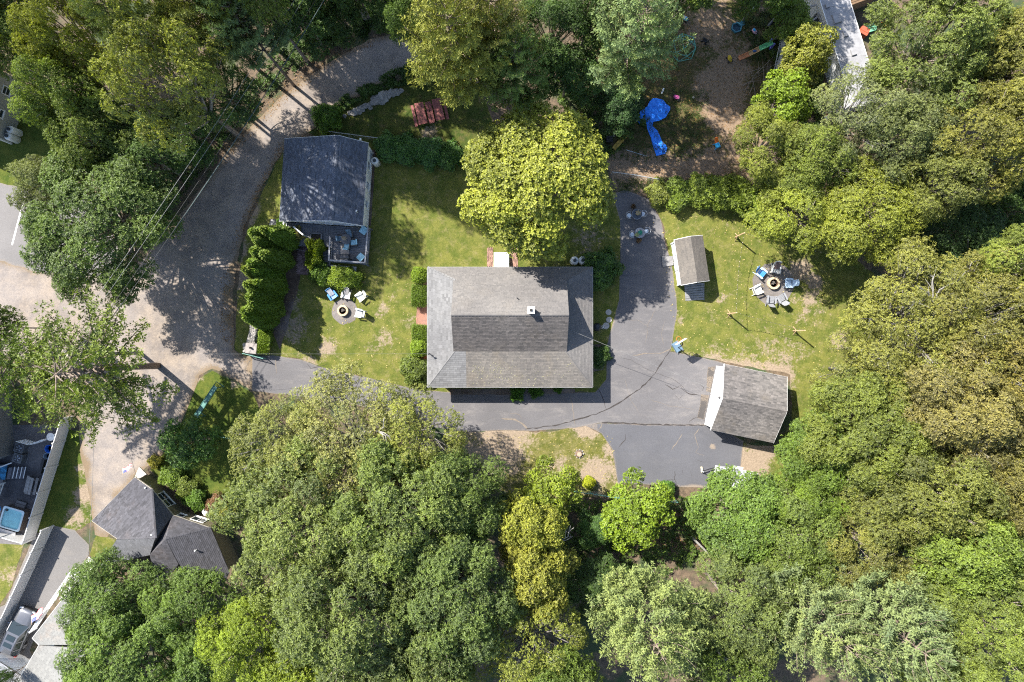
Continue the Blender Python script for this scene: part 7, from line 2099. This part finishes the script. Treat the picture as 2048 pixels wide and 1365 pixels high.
# ---------------------------------------------------------------- goal frame
gf = thing('goal_frame', 'green metal goal frame with a net on the grass by the gravel', 'goal', P(425, 802))
ga, gb = P(449, 774), P(411, 832); dn = (gb - ga).normalized(); sn = Vector((dn.y, -dn.x, 0))
if sn.x > 0: sn = -sn
gcol = M('goal_green', (.04, .12, .10), .5)
pt_ = {}
for nm, base in (('a', ga), ('b', gb)):
    pt_[nm] = [base, base + V3(0, 0, 1.7), base + sn * .45 + V3(0, 0, 1.6), base + sn * .95]
    for i in range(3): m = MB(gf.location); m.tube([pt_[nm][i], pt_[nm][i + 1]], .04, 6); m.build('frame_bar', gcol, gf)
    m = MB(gf.location); m.tube([pt_[nm][0], pt_[nm][3]], .03, 6); m.build('frame_bar', gcol, gf)
for i in range(1, 4): m = MB(gf.location); m.tube([pt_['a'][i], pt_['b'][i]], .04, 6); m.build('crossbar', gcol, gf)
m = MB(gf.location); m.slab([pt_['a'][1], pt_['b'][1], pt_['b'][2], pt_['a'][2]], .01); m.build('canopy', M('net_teal', (.06, .15, .13), .7, .2), gf)
m = MB(gf.location)
for i in range(26):
    t = i / 25; m.tube([pt_['a'][2].lerp(pt_['b'][2], t), pt_['a'][3].lerp(pt_['b'][3], t)], .008, 3)
for i in range(9): t = i / 8; m.tube([pt_['a'][2].lerp(pt_['a'][3], t), pt_['b'][2].lerp(pt_['b'][3], t)], .008, 3)
nt_ = m.build('net', M('net_pale', (.35, .4, .38), .8), gf); nt_['kind'] = 'stuff'
# ---------------------------------------------------------------- basketball hoop
hp = thing('basketball_hoop', 'portable basketball hoop at the edge of the driveway', 'basketball hoop', P(1354, 694), .55)
m = MB(); m.box((0, 0, .16), (.8, 1.05, .28), taper=.85); m.build('base', plastic('slate_blue', (.10, .16, .22)), hp)
m = MB(); m.tube([(0, -.1, .25), (0, .05, 1.6), (0, .25, 2.75)], .05, 8); m.build('pole', blk, hp)
m = MB(); m.box((0, .62, 2.85), (1.15, .05, .78)); m.build('backboard', plastic('board_white', (.60, .61, .60)), hp)
m = MB(); m.bar((-.12, .25, 2.5), (-.12, .6, 2.75), .04); m.bar((.12, .25, 2.5), (.12, .6, 2.75), .04); m.bar((0, .2, 2.7), (0, .6, 3.0), .05); m.build('arm', blk, hp)
m = MB(); m.tube([(.23 * math.cos(i * .3307), .90 + .23 * math.sin(i * .3307), 2.62) for i in range(20)], .018, 6); m.build('rim', M('rim_orange', (.5, .12, .02), .5), hp)
for sx in (-.3, .3): m = MB(); m.tube([(sx - .04, -.5, .12), (sx + .04, -.5, .12)], .12, 12); m.build('wheel', M('wheel_pale', (.4, .4, .4), .6), hp)
# ---------------------------------------------------------------- white camper trailer under the tree
tc = thing('utility_trailer', 'white enclosed trailer half hidden by the green tree', 'trailer', P(1462, 952), -.18)
m = MB(); pr_ = [(-1.9, -.85), (-1.98, 0), (-1.9, .85), (1.9, .9), (1.9, -.9)]
m.prism(pr_, .55, 1.75); m.build('body', M('trailer_white', (.55, .56, .57), .4, .06), tc)
m = MB(); m.slab([(-1.98, -.88, 1.80), (1.95, -.93, 1.80), (1.95, .93, 1.80), (-1.98, .88, 1.80)], .05); m.build('roof', M('trailer_roof', (.34, .35, .37), .5, .06), tc)
for x in (-1.2, -.2, .8): m = MB(); m.box((x, 0, 1.815), (.04, 1.75, .03)); m.build('roof_rib', M('trailer_roof', (.34, .35, .37), .5, .06), tc)
for s in (-1, 1):
    m = MB(); m.bar((-1.9, s * .6, .5), (-3.05, 0, .48), .07, .09); m.build('tongue_bar', blk, tc)
    m = MB(); m.tube([(.3, s * .92, .33), (.3, s * 1.1, .33)], .33, 16); w = m.build('wheel', M('tyre', (.015, .015, .016), .85), tc); m = MB(); m.tube([(.3, s * 1.105, .33), (.3, s * 1.115, .33)], .18, 12); m.build('rim', M('rim_silver', (.45, .45, .46), .3, .1, metal=.7), w)
    m = MB(); m.box((.3, s * 1.0, .74), (.95, .28, .05)); m.build('mudguard', M('trailer_white', (.55, .56, .57), .4, .06), tc)
m = MB(); m.cyl((-3.05, .0, .1), .06, .75, 10); m.ball((-3.12, 0, .5), .11, 8, 6); m.build('jack', galv, tc)
o = thing('wheel_chock', 'pale wooden block at the tip of the trailer tongue', 'block', P(1402.5, 937), .2); m = MB(); m.box((0, 0, .1), (.16, .34, .2)); m.build('block', M('ply_pale', (.5, .45, .32), .9), o); m = MB(); m.box((-.02, -.3, .08), (.2, .2, .16), .3); m.build('wedge', M('ply_pale', (.5, .45, .32), .9), o)
# ---------------------------------------------------------------- utility poles and wires
wood_u = M('pole_grey', (.30, .27, .24), .9, .2, 2)
up1 = thing('utility_pole', 'grey wooden utility pole beside the lane at the top edge', 'utility pole', P(733, 44))
m = MB(); m.lathe((0, 0, 0), [(.19, 0), (.13, 12.1)], 10); m.build('shaft', wood_u, up1)
m = MB(); m.box((0, 0, 11.5), (2.4, .12, .14), -.7); ca_ = m.build('crossarm', wood_u, up1)
for t in (-1.05, -.45, .45, 1.05): m = MB(); m.cyl((t * math.cos(-.7), t * math.sin(-.7), 11.57), .05, .16, 8); m.build('insulator', M('porcelain', (.35, .33, .3), .3), ca_)
m = MB(); m.box((.22, .0, 1.9), (.2, .16, .4)); m.build('junction_box', galv, up1)
up2 = thing('utility_pole', 'utility pole hidden in the open-crowned tree by the gravel', 'utility pole', P(281, 706))
m = MB(); m.lathe((0, 0, 0), [(.19, 0), (.13, 11.3)], 10); m.build('shaft', wood_u, up2)
m = MB(); m.box((0, 0, 10.7), (2.4, .12, .14), -.55); ca_ = m.build('crossarm', wood_u, up2)
for t in (-1.05, -.45, .45, 1.05): m = MB(); m.cyl((t * math.cos(-.55), t * math.sin(-.55), 10.77), .05, .16, 8); m.build('insulator', M('porcelain', (.35, .33, .3), .3), ca_)
cab_p = M('cable_pale', (.20, .20, .195), .6); cab_d = M('cable_black', (.02, .02, .02), .6)
def wire(label, a, b, sag, r, mat, name='overhead_wire', k=24):
    a, b = Vector(a), Vector(b); o = thing(name, label, 'wire', a)
    m = MB(a); m.tube([a.lerp(b, i / k) - V3(0, 0, sag * 4 * (i / k) * (1 - i / k)) for i in range(k + 1)], r, 5); m.build('strand', mat, o)
    for q in (a, b): m = MB(a); m.cyl(q - V3(0, 0, .06), r * 2.2, .12, 6); m.build('clamp', galv, o)
p1, p2 = up1.location, up2.location
for i, (t, l, mt_, r) in enumerate(((-1.05, 'outermost pale overhead wire along the lane', cab_p, .015), (-.45, 'second overhead wire along the lane', cab_p, .013), (.45, 'third overhead wire along the lane', cab_d, .016), (1.05, 'innermost overhead wire along the lane', cab_d, .018))):
    a = p1 + V3(t * math.cos(-.7), t * math.sin(-.7), 11.72); b = p2 + V3(t * math.cos(-.55), t * math.sin(-.55), 10.9); wire(l, a, b, .9, r, mt_)
wire('thick cable below the wires along the lane', p1 + V3(0, 0, 9.6), p2 + V3(0, 0, 9.0), 1.1, .025, M('cable_teal', (.05, .09, .09), .6))
wire('wire from the gravel pole to the main house', p2 + V3(.1, 0, 7.6), V3(wh.x, wh.y, 3.95), .35, .007, cab_p)
gcw = gs[0].lerp(gs[4], .42); wire('pale wire from the main house gable to the garage', P(1134, 658, 4.6), XY(gcw, 3.3), .25, .014, cab_p)
wire('wire from the gravel pole to the olive house', p2 + V3(0, -.1, 7.5), A + V3(.3, -.3, .1), .4, .014, cab_d)
wire('pale wire from the gravel pole to the grey house', p2 + V3(-.1, -.1, 7.7), P(176, 1120, 2.9), .5, .016, cab_p)
# bare dead trunk in the gap at the right
dt = thing('dead_trunk', 'bare pale dead trunk leaning in the dark gap at the right', 'dead tree', P(1930, 530))
b0 = P(1930, 535) - dt.location; tp = P(1936, 480, 7.5) - dt.location
m = MB(); m.tube([(0, 0, 0), (tp.x * .5 + .1, tp.y * .5, 3.6), tp], [.2, .14, .05], 8); m.build('stem', mat_bark('bark_white', (.17, .16, .145), (.30, .285, .265)), dt)
m = MB(); m.tube([(tp.x * .5 + .1, tp.y * .5, 3.6), (tp.x * .5 - .6, tp.y * .5 + .5, 4.6)], [.06, .02], 6); m.build('snag', mat_bark('bark_white', (.17, .16, .145), (.30, .285, .265)), dt)
def snag(px, py, z, yaw, s, label, n=6, seed=1):
    """bare forked limb standing out of the leaves"""
    o = thing('bare_limb', label, 'dead tree', XY(P(px, py, z), 0), yaw)
    rg = random.Random(seed); bk_ = mat_bark('bark_white', (.17, .16, .145), (.30, .285, .265))
    m = MB(); m.tube([(0, 0, 0), (.1, 0, z * .6), (0, .1, z)], [.12, .09, .06], 7); m.build('stem', bk_, o)
    for i in range(n):
        a = rg.uniform(-1.3, 1.3); L = s * rg.uniform(.5, 1.1); e = V3(math.cos(a) * L, math.sin(a) * L, z + L * rg.uniform(.15, .5)); md = V3(math.cos(a * .5) * L * .5, math.sin(a * .5) * L * .5, z + L * .15)
        m = MB(); m.tube([(0, .1, z - .2), md, e], [.055, .04, .015], 6); lb = m.build('limb', bk_, o)
        for j in range(2):
            t2 = e + V3(rg.uniform(-.4, .8), rg.uniform(-.7, .7), rg.uniform(.1, .5)) * s * .3; m = MB(); m.tube([md.lerp(e, rg.uniform(.4, .9)), t2], [.03, .01], 5); m.build('twig', bk_, lb)
snag(1868, 612, 12.2, 1.9, 2.6, 'white forked bare limb in the olive crowns at the right', 6, 1)
snag(1935, 885, 13.6, -.6, 2.8, 'white forked bare limb in the brown-tinged oak', 6, 2)
snag(1875, 800, 13.2, .4, 2.2, 'short bare limb left in the brown-tinged oak', 4, 4)
snag(1425, 1120, 7.0, .5, 1.8, 'bare pale branch beside the pale white pine', 4, 5)
snag(1120, 1085, 8.0, .3, 1.8, 'bare branch right of the golden trees', 4, 6)
snag(755, 865, 10.5, .2, 2.0, 'bare pale limb in the wide thin-leaved crown', 4, 7)
snag(1460, 1320, 11, 2.9, 2.2, 'bare pale limb at the bottom edge between the pines', 4, 8)
